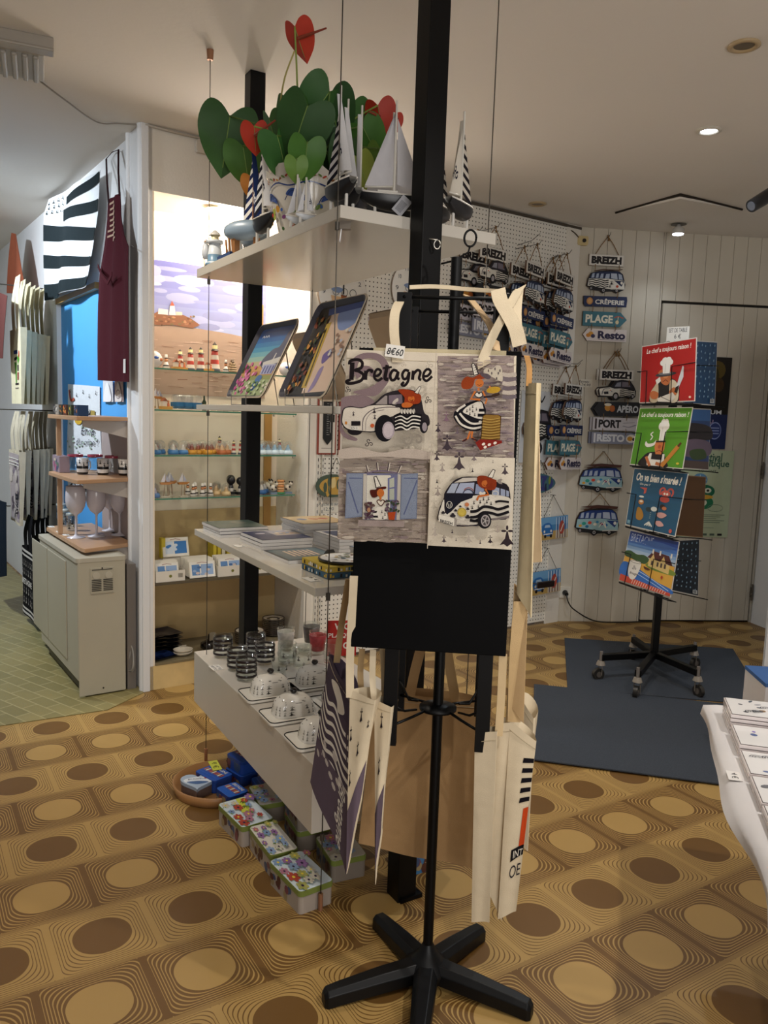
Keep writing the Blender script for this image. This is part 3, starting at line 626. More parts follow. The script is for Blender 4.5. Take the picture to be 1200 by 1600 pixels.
# ------------------------------------------------------------------ central display stand
UX = Vector((-.518, .855, 0)); UY = Vector((.855, .518, 0)); D0 = Vector((-.136, 2.098, 0))    # long side, short side, near corner
LA, LB = 1.165, .505
FD = lambda a, b, z: D0+UX*a+UY*b+Vector((0, 0, z))
MD = frame(D0, UX, UY)            # local frame (a, b, up): note x cross y points down here
MD = Matrix(((UX.x, UY.x, 0, D0.x), (UX.y, UY.y, 0, D0.y), (0, 0, 1, 0), (0, 0, 0, 1)))
RZ = math.atan2(UY.y, UY.x)      # rotation that lines an object's x axis up with the short side
st = thing('display_stand', 'white shelving display stand with black posts and steel cables in the middle of the shop', 'display stand', FD(LA/2, LB/2, 0))
SHW = mat('gloss_white_shelf', '#c9c3b8', .12, spec=.6, vary=.02)
BOXW = mat('satin_white_laminate', '#c2bbb0', .28, spec=.5, vary=.03, vscale=3)
def slab(a0, a1, b0, b1, z0, z1, m, name, bf=None):
    mb = MB(); vs = [FD(a, b, z) for z in (z0, z1) for a, b in ((a0, b0), (a1, b0 if bf is None else bf), (a1, b1), (a0, b1))]
    mb.add(vs, [(0, 1, 2, 3), (7, 6, 5, 4), (0, 4, 5, 1), (1, 5, 6, 2), (2, 6, 7, 3), (3, 7, 4, 0)]); return mb.build(name, m, st, bevel=.0015)
slab(0, LA, 0, LB, 1.90, 1.932, SHW, 'shelf'); slab(0, LA, 0, LB, 1.403, 1.423, SHW, 'shelf')
slab(0.015, LA, -.04, LB, .913, .937, SHW, 'shelf', -.005); slab(.015, LA, -.035, LB, .235, .440, BOXW, 'box_shelf', -.004)
for a in (-.036, LA+.036):
    mb = MB(); mb.box((0, 0, 0), (.062, .062, CEIL), 0, fr=Matrix.Translation(FD(a, LB/2-.013, CEIL/2)) @ MD.to_3x3().to_4x4()); mb.build('post', BLACKM, st, bevel=.002)
mb = MB(); mb.box((0, 0, .006), (.075, .075, .012), 0, fr=Matrix.Translation(FD(-.036, LB/2, 0)) @ MD.to_3x3().to_4x4()); mb.build('foot_plate', BLACKM, st)
COPPER = mat('copper_fitting', '#a5785c', .35, metal=.6)
for a, b in ((.012, .006), (LA-.06, .035), (.012, LB-.012), (LA-.04, LB-.03)):
    bot = .03 if b < .1 else .24
    mb = MB(); mb.tube([FD(a, b-.008, bot), FD(a, b-.008, CEIL)], .0016, 6); mb.build('steel_cable', WIREM, st)
    mb = MB(); mb.cyl(FD(a, b-.008, CEIL-.035), FD(a, b-.008, CEIL), .011, .013, 12); mb.build('ceiling_anchor', COPPER, st)
    if b < .1:
        for z in (1.885, 1.395, .915, .225): mb = MB(); mb.cyl(FD(a, b-.008, z-.014), FD(a, b-.008, z+.006), .006, n=10); mb.build('cable_clamp', WIREM, st)
        mb = MB(); mb.cyl(FD(a, b-.008, .0), FD(a, b-.008, .05), .007, n=10); mb.build('floor_anchor', COPPER, st)
mb = MB(); mb.box((0, 0, 0), (.03, .02, .02), 0, '#6e6458', Matrix.Translation(FD(.03, .03, 1.89))); mb.tube([FD(.03, .02, 1.885), FD(.035, .018, 1.85), FD(.04, .022, 1.848), FD(.038, .024, 1.885)], .0015); mb.build('cable_hook', PLAS, st)
# ring hooks fixed on the near post
for k, (x, y) in enumerate(((735, 372), (683, 382))):
    p = at_y(x, y, 2.06 if k == 0 else 2.15); r = .02 if k == 0 else .011
    t = thing('ring_hook', 'black ring hook standing up behind the top of the tote rack' if k == 0 else 'small steel ring clipped to the black post under the top shelf', 'hook', p)
    pts = [p+Vector((math.cos(i*PI/9)*r*.75, .004*i/18, math.sin(i*PI/9)*r)) for i in range(19)]
    mb = MB(); mb.tube(pts, .0028 if k == 0 else .002, 6); mb.build('ring', BLACKM if k == 0 else METAL, t)
    if k == 0:
        mb = MB(); mb.tube([p+Vector((0, 0, -r)), p+Vector((-.004, 0, -.035)), p+Vector((-.04, .01, -.055)), at_y(690, 412, 2.12)], .0025, 6); mb.build('stem', BLACKM, t)
    else:
        mb = MB(); mb.tube([p+Vector((0, 0, r)), FD(-.05, LB/2-.03, p.z+.02)], .0025, 6); mb.build('clip', METAL, t)

# ---------------- boats
def sailboat(name, label, base, h, hull='#17171b', sail='#d8d8da', jib=None, motif='triskel', yaw=0.0, legs=True, wood=False, edge=False, tagged=False, group=None, L=.16):
    "model boat on pegs; base = point on the shelf, h = total height"
    t = thing(name, label, 'model boat', base, group)
    R = Matrix.Translation(base) @ Matrix.Rotation(yaw, 4, 'Z'); hl = L*.5; z0 = h*.10; hh = h*.125
    mb = MB(); sec = []
    for i in range(11):
        u = i/10; x = -hl+2*hl*u; wd = L*.16*math.sin(PI*min(1, .12+u*.88))**.7*(1 if u < .98 else .15); sh = hh*.16*(2*u-1)**2
        dp = hh*(math.sin(PI*(.08+.84*u))**.6)
        sec.append([R @ Vector((x, wd*math.cos(a)*1.0, z0+hh+sh-dp*math.sin(a)**.8)) for a in [PI*k/8 for k in range(9)]])
    vs = [v for s_ in sec for v in s_]; fs = [(i*9+k, i*9+k+1, (i+1)*9+k+1, (i+1)*9+k) for i in range(10) for k in range(8)]
    mb.add(vs, fs, hull, True); mb.build('hull', PLAS, t)
    mb = MB(); dk = [s_[0]+Vector((0, 0, .001)) for s_ in sec]+[s_[8]+Vector((0, 0, .001)) for s_ in sec][::-1]; mb.add(dk, [list(range(len(dk)))], '#cfcac0')
    mb.tube([s_[0] for s_ in sec], .0022, 5, '#e4e0d8'); mb.tube([s_[8] for s_ in sec], .0022, 5, '#e4e0d8'); mb.box((-L*.1, 0, z0+hh+.006), (L*.3, L*.11, .014), 0, '#dcd8cf', R); mb.build('deck', PLAS, t)
    mb = MB(); mc = '#8a5a35' if wood else '#d6d2c8'; mb.cyl(R @ Vector((0, 0, z0+hh*.9)), R @ Vector((0, 0, h)), .004, .0028, 8, mc); mb.build('mast', PLAS, t)
    mb = MB(); mb.tube([R @ Vector((0, 0, z0+hh+h*.08)), R @ Vector((-L*.44, .002, z0+hh+h*.065))], .0025, 6, mc); mb.build('boom', PLAS, t)
    def sailmesh(pts, c, art=None):
        m2 = MB(); A, B, C_ = pts
        def fn(u, v, hh_=0):
            p = A*(1-v)+(B*(1-u)+C_*u)*v; return R @ (p+Vector((0, (math.sin(PI*u)*.012+hh_)*(1 if True else 1), 0)))
        m2.grid(lambda u, v: fn(u, max(v, .001)), 6, 10, c); return m2, fn
    top = Vector((0, 0, h*.93)); foot = Vector((-.004, 0, z0+hh+h*.09)); clew = Vector((-L*.44, 0, z0+hh+h*.075))
    m2, fn = sailmesh((top, foot, clew), sail)
    if motif == 'triskel':
        D = Art(); q = '#eceaf0' if wood else '#2a2a38'
        for k in range(3):
            a = k*2*PI/3; cx, cy = .42+math.cos(a-PI/2)*.17, .72+math.sin(a-PI/2)*.07
            D.line([(cx+math.cos(a+t_*.6)*.13*(1-t_/13), cy+math.sin(a+t_*.6)*.055*(1-t_/13)) for t_ in range(11)], .03, q)
        D.line([(.06, .05), (.06, .98)], .02, q) if wood else None
        vs_ = []
        for vs1, f1, c1 in D.ops:
            m2.add([fn(v[0], v[1], -.0012) for v in vs1], f1, c1); m2.add([fn(v[0], v[1], .0012) for v in vs1], f1, c1)
    m2.build('mainsail', CLOTH, t)
    jt = Vector((.004, 0, h*.86)); jf = Vector((L*.46, 0, z0+hh+h*.03)); jc = Vector((.008, 0, z0+hh+h*.10)); jc2 = jib or '#20202c'
    m3 = MB(); n = 14
    for k in range(n):
        v0, v1 = k/n, (k+1)/n; cc = sail if (k % 2 == 0 or motif == 'plain') else jc2
        if wood: cc = '#e8e6e0' if k % 2 else '#1d2a55'
        q = [jt*(1-v)+(jf*(1-u)+jc*u)*v+Vector((0, math.sin(PI*u)*.006, 0)) for v, u in ((v0, 0), (v0, 1), (v1, 1), (v1, 0))]
        m3.add([R @ p_ for p_ in q], [(0, 1, 2, 3)], cc)
    m3.build('jib', CLOTH, t)
    for sx in ((-.28, .28) if legs else ()):
        mb = MB(); mb.cyl(R @ Vector((L*sx, 0, 0)), R @ Vector((L*sx, 0, z0+hh*.5)), .0045, n=8, col='#d6d3cc'); mb.build('stand_peg', PLAS, t)
    if legs: mb = MB(); mb.box((0, 0, .002), (L*.75, L*.16, .004), 0, '#b9b5ac', R); mb.build('stand_base', PLAS, t)
    if tagged:
        p = R @ Vector((L*.1, -L*.2, z0+hh*.2)); fr = frame(p, Vector((.75, .12, -.6)), Vector((.5, 0, .8))); D = Art(); D.rect(-.016, -.025, .016, .025, '#e6e6ea')
        for k in range(9): D.rect(-.010+k*.0022, -.018, -.0092+k*.0022, .012, '#55555c')
        mb = MB(); mb.box((0, 0, 0), (.032, .05, .0006), 0, '#e6e6ea', fr); D.into(mb, fmap(fr)); mb.tube([p+Vector((0, 0, .02)), R @ Vector((L*.05, 0, z0+hh+.02))], .0006, 4, '#cccccc'); mb.build('price_tag', PAPER, t)
    return t
ZT = 1.932
YW = math.atan2(UX.y, UX.x)     # long side
BG = 'black hulled model sailboats on the top shelf'
sailboat('model_sailboat', 'wooden-masted model sailboat with navy triskel sail, furthest along the top shelf', FD(.85, .10, ZT), .42, '#6f7f8c', '#1b2a56', wood=True, yaw=2.2, L=.20, legs=True)
sailboat('model_sailboat', 'white model sailboat with striped jib, second boat from the far end of the top shelf', FD(.615, .04, ZT), .385, yaw=2.2, L=.14, tagged=False)
sailboat('model_sailboat', 'small all-white model boat in front of the flower pot, the taller of two', FD(.33, .03, ZT), .155, '#cfd4da', '#dfe0e4', jib='#dfe0e4', yaw=RZ+PI, L=.07)
sailboat('model_sailboat', 'short all-white model boat in front of the planter, nearer the shelf corner', FD(.26, .025, ZT), .13, '#cfd4da', '#dfe0e4', jib='#dfe0e4', yaw=RZ+PI, L=.06)
sailboat('model_sailboat', 'tall white model sailboat right at the near corner of the top shelf', FD(.09, .04, ZT), .325, yaw=2.15, L=.15, tagged=False)
sailboat('model_sailboat', 'tall white model sailboat with a barcode tag, just right of the shelf corner', FD(.17, .105, ZT), .33, yaw=2.1, L=.15, tagged=True)
sailboat('model_sailboat', 'narrow model boat seen end-on between the corner boats and the big grey-sailed boat', FD(.20, .165, ZT), .335, '#3a3a40', '#dcdcde', motif='plain', yaw=1.6, L=.15)
sailboat('model_sailboat', 'large model boat with plain grey-white sail and diamond price tag, left of the black post', FD(.09, .212, ZT), .325, '#121215', '#cfcdd0', motif='plain', yaw=.12, L=.185, tagged=True)
sailboat('model_sailboat', 'model boat half hidden behind the left of the black post', FD(.25, .30, ZT), .36, '#121215', '#d2d0d3', motif='plain', yaw=.4, L=.2)
sailboat('model_sailboat', 'black hulled model boat with striped sail just right of the black post', FD(.13, .385, ZT), .345, '#1b1a1e', '#cdc9c2', jib='#27242a', yaw=1.0, L=.16)
sailboat('model_sailboat', 'rightmost model boat with striped sail on the top shelf', FD(.055, .415, ZT), .33, '#1b1a1e', '#d6cfc2', jib='#27242a', yaw=1.0, L=.15)
# ---------------- lighthouses and small sea ornaments at the far end
def lighthouse(base, h, label, body='#cfd6db', band='#8fa3b2', dome='#5f5a58', r=.03):
    t = thing('lighthouse_ornament', label, 'ornament', base)
    mb = MB(); mb.lathe(base, [(0, 0), (r*1.35, 0, band), (r*1.3, h*.06, body), (r, h*.10, band), (r*.95, h*.3, body), (r*.72, h*.62, body), (0, h*.62)], 18); mb.build('tower', PLAS, t)
    mb = MB(); mb.lathe(base, [(0, h*.62), (r*1.05, h*.62), (r*1.05, h*.70), (r*.5, h*.70)], 18, body); mb.build('gallery', PLAS, t)
    mb = MB(); mb.lathe(base, [(r*.5, h*.70), (r*.5, h*.86), (0, h*.86)], 14, '#e7d9b0'); mb.build('lantern', PLAS, t)
    mb = MB(); mb.lathe(base, [(r*.75, h*.84), (r*.62, h*.90), (r*.28, h*.97), (0, h)], 16, dome); mb.build('dome', PLAS, t)
    return t
lighthouse(FD(1.06, .035, ZT), .13, 'small pale blue lighthouse ornament at the far end of the top shelf', '#d6dde2', '#6f93ad', '#c9c6c0', .028)
lighthouse(FD(.98, .085, ZT), .15, 'white lighthouse ornament behind the small blue one on the top shelf', '#dcdcd8', '#a8a090', '#c4bfb6', .03)
lighthouse(FD(.97, .18, ZT), .235, 'taller grey-domed lighthouse ornament at the back of the far end of the top shelf', '#c9cdd0', '#97a2aa', '#4e4a48', .036)
t = thing('seagull_ornament', 'white and grey seagull ornament beside the small blue lighthouse', 'ornament', FD(1.12, .02, ZT)); c = FD(1.12, .02, ZT)
mb = MB(); mb.lathe(c, [(0, .03), (.012, .035), (.016, .055), (.011, .085), (0, .092)], 12, '#c9cdd2'); mb.build('body', PLAS, t)
mb = MB(); mb.lathe(c+Vector((0, -.004, .085)), [(0, 0), (.009, .006), (.008, .016), (0, .021)], 10, '#e8e8e8'); mb.cyl(c+Vector((0, -.01, .095)), c+Vector((0, -.024, .092)), .003, .0005, 8, '#c78a2f'); mb.build('head', PLAS, t)
for s in (-.006, .006): mb = MB(); mb.cyl(c+Vector((s, 0, 0)), c+Vector((s, 0, .036)), .0018, n=6, col='#a5712e'); mb.build('leg', PLAS, t)
c = FD(.745, .035, ZT); t = thing('fishing_boat_ornament', 'pale blue rowing boat ornament tipped on its wooden trestle, under the navy-sailed boat', 'ornament', c)
R = Matrix.Translation(c+Vector((0, 0, .075))) @ Matrix.Rotation(RZ+2.2, 4, 'Z') @ Matrix.Rotation(.9, 4, 'X')
mb = MB(); sec = []
for i in range(9):
    u = i/8; x = -.075+.15*u; wd = .032*math.sin(PI*(.1+.8*u))**.6; sec.append([R @ Vector((x, wd*math.cos(a), -.035*math.sin(a)*math.sin(PI*(.12+.76*u))**.5)) for a in [PI*k/8 for k in range(9)]])
mb.add([v for s_ in sec for v in s_], [(i*9+k, i*9+k+1, (i+1)*9+k+1, (i+1)*9+k) for i in range(8) for k in range(8)], '#8fa3b5', True); mb.build('hull', PLAS, t, solid=.003)
for s in (-.04, .04): mb = MB(); mb.box((s, .0, .03), (.008, .03, .06), 0, '#9c6a3c', Matrix.Translation(c) @ Matrix.Rotation(RZ+2.2, 4, 'Z')); mb.build('trestle', PLAS, t)
c = FD(.90, .035, ZT); t = thing('driftwood_ornament', 'navy blue based nautical ornament with brown oars beside the tipped rowing boat', 'ornament', c)
mb = MB(); mb.box((0, 0, .008), (.05, .13, .016), 0, '#26406f', Matrix.Translation(c) @ Matrix.Rotation(RZ, 4, 'Z')); mb.build('base', PLAS, t)
for s in (-.03, .0, .03): mb = MB(); mb.cyl(c+UX*s+Vector((0, 0, .014)), c+UX*(s+.015)+Vector((0, 0, .075)), .004, n=8, col='#a06a38'); mb.build('oar', PLAS, t)

# ---------------- flower pot with anthurium
pc = FD(.50, .15, ZT); t = thing('anthurium_plant', 'anthurium plant with big green leaves and red flowers in a painted faience planter', 'potted plant', pc)
PH = .205
mb = MB(); prof = [(.0, 0), (.085, 0), (.09, .012), (.10, .05), (.118, .12), (.125, PH-.03), (.132, PH-.012), (.135, PH)]
n = 48; vs_ = []; fs_ = []
for i, (r, z) in enumerate(prof):
    for k in range(n):
        a = 2*PI*k/n; sc = (1+.03*math.sin(8*a)) if i > 5 else 1; dz = .010*math.sin(8*a) if i == 7 else 0
        vs_.append(pc+Vector((r*sc*math.cos(a), r*sc*math.sin(a), z+dz)))
for i in range(len(prof)-1): fs_ += [(i*n+k, i*n+(k+1) % n, (i+1)*n+(k+1) % n, (i+1)*n+k) for k in range(n)]
mb.add(vs_, fs_, '#d9d3c8', True)
def potmap(u, v, h):   # u metres round the front (0 faces the camera), v height
    a = math.atan2(-pc.y, -pc.x)+u/.12; r = .098+.030*(v/PH)+.004+h+(.004 if v > PH-.03 else 0); return pc+Vector((r*math.cos(a), r*math.sin(a), v))
D = Art(); rnd = random.Random(3)
for k in range(-14, 15):
    u = k*.0135; D.ell(u, PH-.030+.004*math.sin(k), .0065, .0028, ('#b9803a', '#8c5a32', '#5f7f3a', '#a63a2a')[k % 4], 8, rot=.5 if k % 2 else -.5)
D.spline([(-.17, .150), (-.11, .162), (-.06, .150), (0, .160), (.06, .150), (.11, .162), (.17, .15)], .004, '#2b3f78')
for u0, sg in ((-.045, 1), (.07, -1), (-.15, 1)):
    D.blob([(u0-.03*sg, .125), (u0-.01*sg, .142), (u0+.02*sg, .130), (u0+.035*sg, .105), (u0+.01*sg, .115)], '#2e4d93'); D.spline([(u0-.035*sg, .11), (u0-.01*sg, .135), (u0+.03*sg, .12), (u0+.045*sg, .09)], .003, '#22386f')
for k in range(34):
    u, v = rnd.uniform(-.17, .17), rnd.uniform(.02, .10); D.ell(u, v, rnd.uniform(.004, .010), rnd.uniform(.004, .012), rnd.choice(['#5d7a2f', '#a8b23a', '#c23b2c', '#3c5fa8', '#c78f2e', '#7b3f7a', '#3b5d2a']), 8, rot=rnd.uniform(0, 3))
D.into(mb, potmap); pot = mb.build('planter', GLAZE, t)
mb = MB(); mb.lathe(pc, [(0, PH-.02), (.125, PH-.02)], 24, '#3a2a1c'); mb.build('soil', CLOTH, t)
LEAFM = ink('leaf_green_waxy', .48, .4, vary=.14, vscale=18)
camp = Vector((0, 0, EYE))
def leaf(px, py, size, ang, dist, col='#3d6b2c', droop=.25, stem=True, name='leaf', stemcol='#55702f', yaw=0.0, fold=.18):
    "heart-shaped blade whose centre is at a pixel/distance; ang = direction of its tip in the picture plane (deg from down)"
    c_ = at_y(px, py, dist); fwd = (c_-camp).normalized(); rt = fwd.cross(Vector((0, 0, 1))).normalized(); up = rt.cross(fwd)
    a = math.radians(ang); tip = (-up*math.cos(a)+rt*math.sin(a)); side = tip.cross(fwd).normalized()
    q = Matrix.Rotation(math.radians(yaw), 3, tip); side = q @ side; nrm = tip.cross(side)
    out = [(0, -.30), (.16, -.46), (.34, -.50), (.46, -.36), (.50, -.12), (.44, .12), (.32, .34), (.16, .52), (.0, .68)]
    out = smooth_pts(out, 3); m2 = MB(); half = []
    mid = [(0, -.30+(.98)*k/8) for k in range(9)]
    for sg in (1, -1):
        rows = []
        for k in range(len(out)):
            w_, l_ = out[k]; row = []
            for j in range(4):
                f = j/3; x = w_*f; y = l_*f+max(-.3, l_)*(1-f)
                z = -droop*(y+.3)**2*.5-fold*abs(x)*0+fold*abs(x)**1.0*(-1)+.02*math.sin(9*y+4*x)*f
                row.append(c_+(side*(sg*x)+tip*y+nrm*z)*size)
            rows.append(row)
        vs = [p_ for r_ in rows for p_ in r_]; fs = [(i*4+j, i*4+j+1, (i+1)*4+j+1, (i+1)*4+j) for i in range(len(rows)-1) for j in range(3)]
        m2.add(vs, fs, col, True)
    m2.tube([c_+(tip*y+nrm*(-droop*(y+.3)**2*.5+.004))*size for y in (-.3, -.1, .1, .3, .5)], size*.009, 5, '#7d9a4e')
    lf = m2.build(name, LEAFM, t)
    if stem:
        s0 = pc+Vector((rnd.uniform(-.05, .05), rnd.uniform(-.05, .05), PH-.02)); s1 = c_+(tip*-.30)*size
        md = (s0+s1)/2+Vector((0, 0, .05)); mb_ = MB(); mb_.tube(smooth_pts([tuple(s0), tuple(md), tuple(s1)], 6), .003, 6, stemcol); mb_.build('stem', LEAFM, t)
    return c_, tip, nrm, size
Dp = pc.y-.06
leaf(355, 212, 0.215, -8, Dp+.42, '#33592a', .12); leaf(383, 250, 0.150, 10, Dp+.40, '#44702c', .3)
leaf(470, 195, 0.180, -20, Dp-.08, '#2f5527', .35, yaw=20); leaf(500, 165, 0.164, -35, Dp+.02, '#35602b', .3, yaw=-25); leaf(452, 190, 0.156, 5, Dp, '#3f6c2f', .4, yaw=50)
leaf(520, 175, 0.156, 12, Dp+.05, '#2c4e24', .3, yaw=30); leaf(440, 235, 0.139, 20, Dp-.04, '#3a6a30', .4, yaw=-40); leaf(552, 200, 0.164, 15, Dp+.08, '#3b6b2e', .3, yaw=-15)
leaf(478, 243, 0.115, -5, Dp-.11, '#4c7c2f', .5, yaw=10); leaf(463, 262, 0.070, 2, Dp-.14, '#6d9440', .3); leaf(575, 215, 0.123, 30, Dp+.05, '#4b7a33', .3, yaw=20)
leaf(590, 250, 0.107, -10, Dp+.02, '#6f9140', .3, yaw=30); leaf(395, 290, 0.085, 8, Dp+.38, '#c07a2c', .3); leaf(540, 240, 0.115, -15, Dp-.02, '#31542a', .4, yaw=-30); leaf(510, 235, 0.123, 10, Dp+.02, '#274622', .4, yaw=20)
leaf(490, 212, 0.164, -10, Dp+.06, '#2d5026', .4, yaw=-60); leaf(425, 205, 0.123, 15, Dp+.06, '#3d6a2c', .4, yaw=60); leaf(565, 262, 0.098, 20, Dp, '#8a9a3c', .3, yaw=-20)
def flower(px, py, size, ang, dist, spx, spy, yaw=0, stem=True):
    leaf(px, py, size, ang, dist, '#c03a26', .15, stem=stem, name='red_spathe', stemcol='#8a9a45', yaw=yaw, fold=.35)
    a = at_y(px, py, dist-.01); b = at_y(spx, spy, dist-.05); mb_ = MB(); mb_.cyl(a, b, .0055, .0025, 8, '#8a3a26'); mb_.build('spadix', LEAFM, t)
flower(466, 60, .105, 20, Dp-.02, 510, 44, yaw=35); flower(398, 212, .085, 5, Dp-.03, 430, 188); flower(593, 182, .105, 12, Dp+.05, 576, 174, yaw=20); flower(612, 192, .07, -10, Dp+.08, 622, 185)
mb = MB(); mb.tube(smooth_pts([tuple(pc+Vector((-.03, 0, PH))), tuple(at_y(440, 190, Dp)), tuple(at_y(443, 130, Dp)), tuple(at_y(460, 80, Dp-.02))], 6), .0028, 6, '#a39a55'); mb.build('stem', LEAFM, t)

# ------------------------------------------------------------------ trays on wire easels (second shelf)
Z2 = 1.423
def tray(label, bn, bf, tn, tf, artfn, back=False, group=None):
    "rectangular tray from its four corners: bottom near, bottom far, top near, top far"
    t = thing('serving_tray', label, 'tray', (bn+bf)/2, group)
    X = (bn-bf); W = X.length; Y = (tn-bn); H = Y.length; fr = frame((bn+bf+tn+tf)/4, X, Y)
    if back: fr = fr @ Matrix.Rotation(PI, 4, 'Y')
    r = .028; pts = []
    for cx, cy, a0 in ((W/2-r, H/2-r, 0), (-W/2+r, H/2-r, 90), (-W/2+r, -H/2+r, 180), (W/2-r, -H/2+r, 270)):
        for k in range(5): a = math.radians(a0+90*k/4); pts.append((cx+r*math.cos(a), cy+r*math.sin(a)))
    n = len(pts); rings = []
    for sc, z, c in ((1.0, .012, 0), (.97, .014, 0), (.90, .0, 0), (.90, -.003, 0), (.985, .008, 0)): rings.append([fr @ Vector((p[0]*sc if abs(p[0]) > 0 else 0, p[1]*(1-(1-sc)*W/H), z)) for p in pts])
    mb = MB()
    for i in range(4): mb.add(rings[i]+rings[i+1], [(k, (k+1) % n, (k+1) % n+n, k+n) for k in range(n)], ['#b4a794', '#41404a' if not back else '#b9a58c', '#b9a890', '#b9a890'][i] if not back else '#b9a58c', False)
    mb.add(rings[2], [list(range(n))], '#24303e' if not back else '#c2ad92'); mb.add(rings[3], [list(range(n))[::-1]], '#c2ad92'); tb_ = mb.build('tray_body', GLOSSP, t)
    if artfn:
        D = Art(lambda x, y: ((x-.5)*W*.88, (.5-y)*H*.90)); artfn(D); mb = MB(); D.into(mb, fmap(fr), base=.0008); mb.build('printed_picture', GLOSSP, tb_)
    # wire easel
    mb = MB(); e = X.normalized(); nb = Vector((UY.x, UY.y, 0))
    for q in (.3, .7):
        p = bf+X*q; p0 = Vector((p.x, p.y, Z2+.002)); mb.tube([p+Vector((0, 0, .03))-nb*.024, p0-nb*.024, p0+nb*.16, p+(tn-bn)*.75+nb*.012], .0022, 6)
    mb.tube([bf+X*.3+nb*.16+Vector((0, 0, Z2+.002-bf.z)), bf+X*.7+nb*.16+Vector((0, 0, Z2+.002-bf.z))], .0022, 6)
    ez = mb.build('wire_easel', GREYW); ez.location = (0, 0, 0); WL[ez.name] = Vector((0, 0, 0))
    tag(ez, 'wire easel holding up the '+label.split(', ')[-1 if back else 0].replace('between', 'plain tray between').replace('behind', 'plain tray behind'), 'easel', 'wire easels under the trays')
    return t
def art_sea(D):
    n = 14
    for k in range(n):
        c = ['#1d3d7a', '#234c8c', '#2b5f9a', '#3a76a5', '#4d8fae', '#6fa5b0', '#93b3a5', '#b8ab84', '#c79a5c', '#b98f52', '#8f9458', '#7d9a55', '#86a162', '#8ea76c'][k]; D.rect(0, k/n, 1, (k+1)/n+.002, c)
    D.blob([(.45, .50), (.62, .34), (.78, .30), (.85, .10), (1, .12), (1, .62), (.6, .62)], '#5a5a6c')
    D.poly([(.52, .52), (.95, .46), (.97, .54), (.55, .60)], '#c9c6c0'); D.line([(.78, .40), (.76, .56)], .03, '#cfcac2'); D.rect(.58, .56, .92, .70, '#a9aac6')
    for k in range(4): D.rect(.62+k*.08, .58, .66+k*.08, .69, '#5a5f8e')
    D.rect(0, .78, 1, 1, '#9aa77c'); D.blob([(.55, .72), (.70, .74), (.62, .92), (.52, .90)], '#4a6ea0')
    r = random.Random(5)
    for k in range(46): D.ell(r.gauss(.18, .12) % .5, r.uniform(.52, .98), .035, .026, r.choice(['#c65a92', '#d67aa8', '#b04a82', '#2f4a2a', '#e08fb8']), 7, r.uniform(0, 3))
    for k in range(24): D.ell(r.uniform(.4, 1), r.uniform(.8, .98), .03, .02, r.choice(['#6f8f3f', '#b9c79a', '#d8d2c0', '#5a7a3a']), 7)
    for k in range(3): D.spline([(.18+.07*k, .16), (.21+.07*k, .13), (.24+.07*k, .16)], .01, '#e6e6e6')
def art_dark(D):
    D.rect(0, 0, 1, 1, '#2a2420')
    D.poly([(.32, .08), (1, .04), (1, .96), (.42, .98)], '#d2b8a4'); D.blob([(.5, .06), (.98, .05), (.97, .22), (.78, .30), (.6, .26)], '#7b8fbd'); D.poly([(.2, .02), (1, 0), (1, .07), (.25, .10)], '#3d4f86')
    D.poly([(.30, .20), (.40, .18), (.48, .92), (.36, .92)], '#b99a3e'); D.line([(.34, .25), (.44, .9)], .03, '#4c4426')
    D.blob([(.55, .55), (.68, .50), (.72, .58), (.62, .66), (.56, .62)], '#6a5a96'); D.blob([(.60, .72), (.68, .70), (.66, .9), (.56, .97), (.58, .84)], '#8f7fa8')
    r = random.Random(8)
    for k in range(60): D.ell(r.uniform(.02, .32), r.uniform(.08, .97), .035, .022, r.choice(['#6a4a22', '#a06a2a', '#1a1512', '#c98a3a', '#7a3a22', '#3a4a2a']), 7, r.uniform(0, 3))
    for k in range(14): D.ell(r.uniform(.7, .95), r.uniform(.3, .6), .03, .02, r.choice(['#b0b8c8', '#8a6a5a', '#d8d0c0']), 7)
tray('rectangular tray with a blue sea and pink flower picture, the smaller one at the left', FD(.665, .075, Z2+.022), FD(1.0, .065, Z2+.022), FD(.665, .215, Z2+.30), FD(1.0, .205, Z2+.295), art_sea)
tray('dark tray with brown and blue picture, larger one beside the hanging tote', FD(.20, .075, Z2+.022), FD(.52, .065, Z2+.022), FD(.20, .22, Z2+.335), FD(.52, .21, Z2+.32), art_dark)
tray('plain beige back of a tray, between the blue tray and the dark tray', FD(.66, .42, Z2+.022), FD(.96, .42, Z2+.022), FD(.66, .29, Z2+.27), FD(.96, .29, Z2+.27), None, back=True)
tray('plain beige back of a tray, behind the right of the dark tray', FD(.10, .44, Z2+.022), FD(.42, .44, Z2+.022), FD(.10, .31, Z2+.30), FD(.42, .31, Z2+.30), None, back=True)

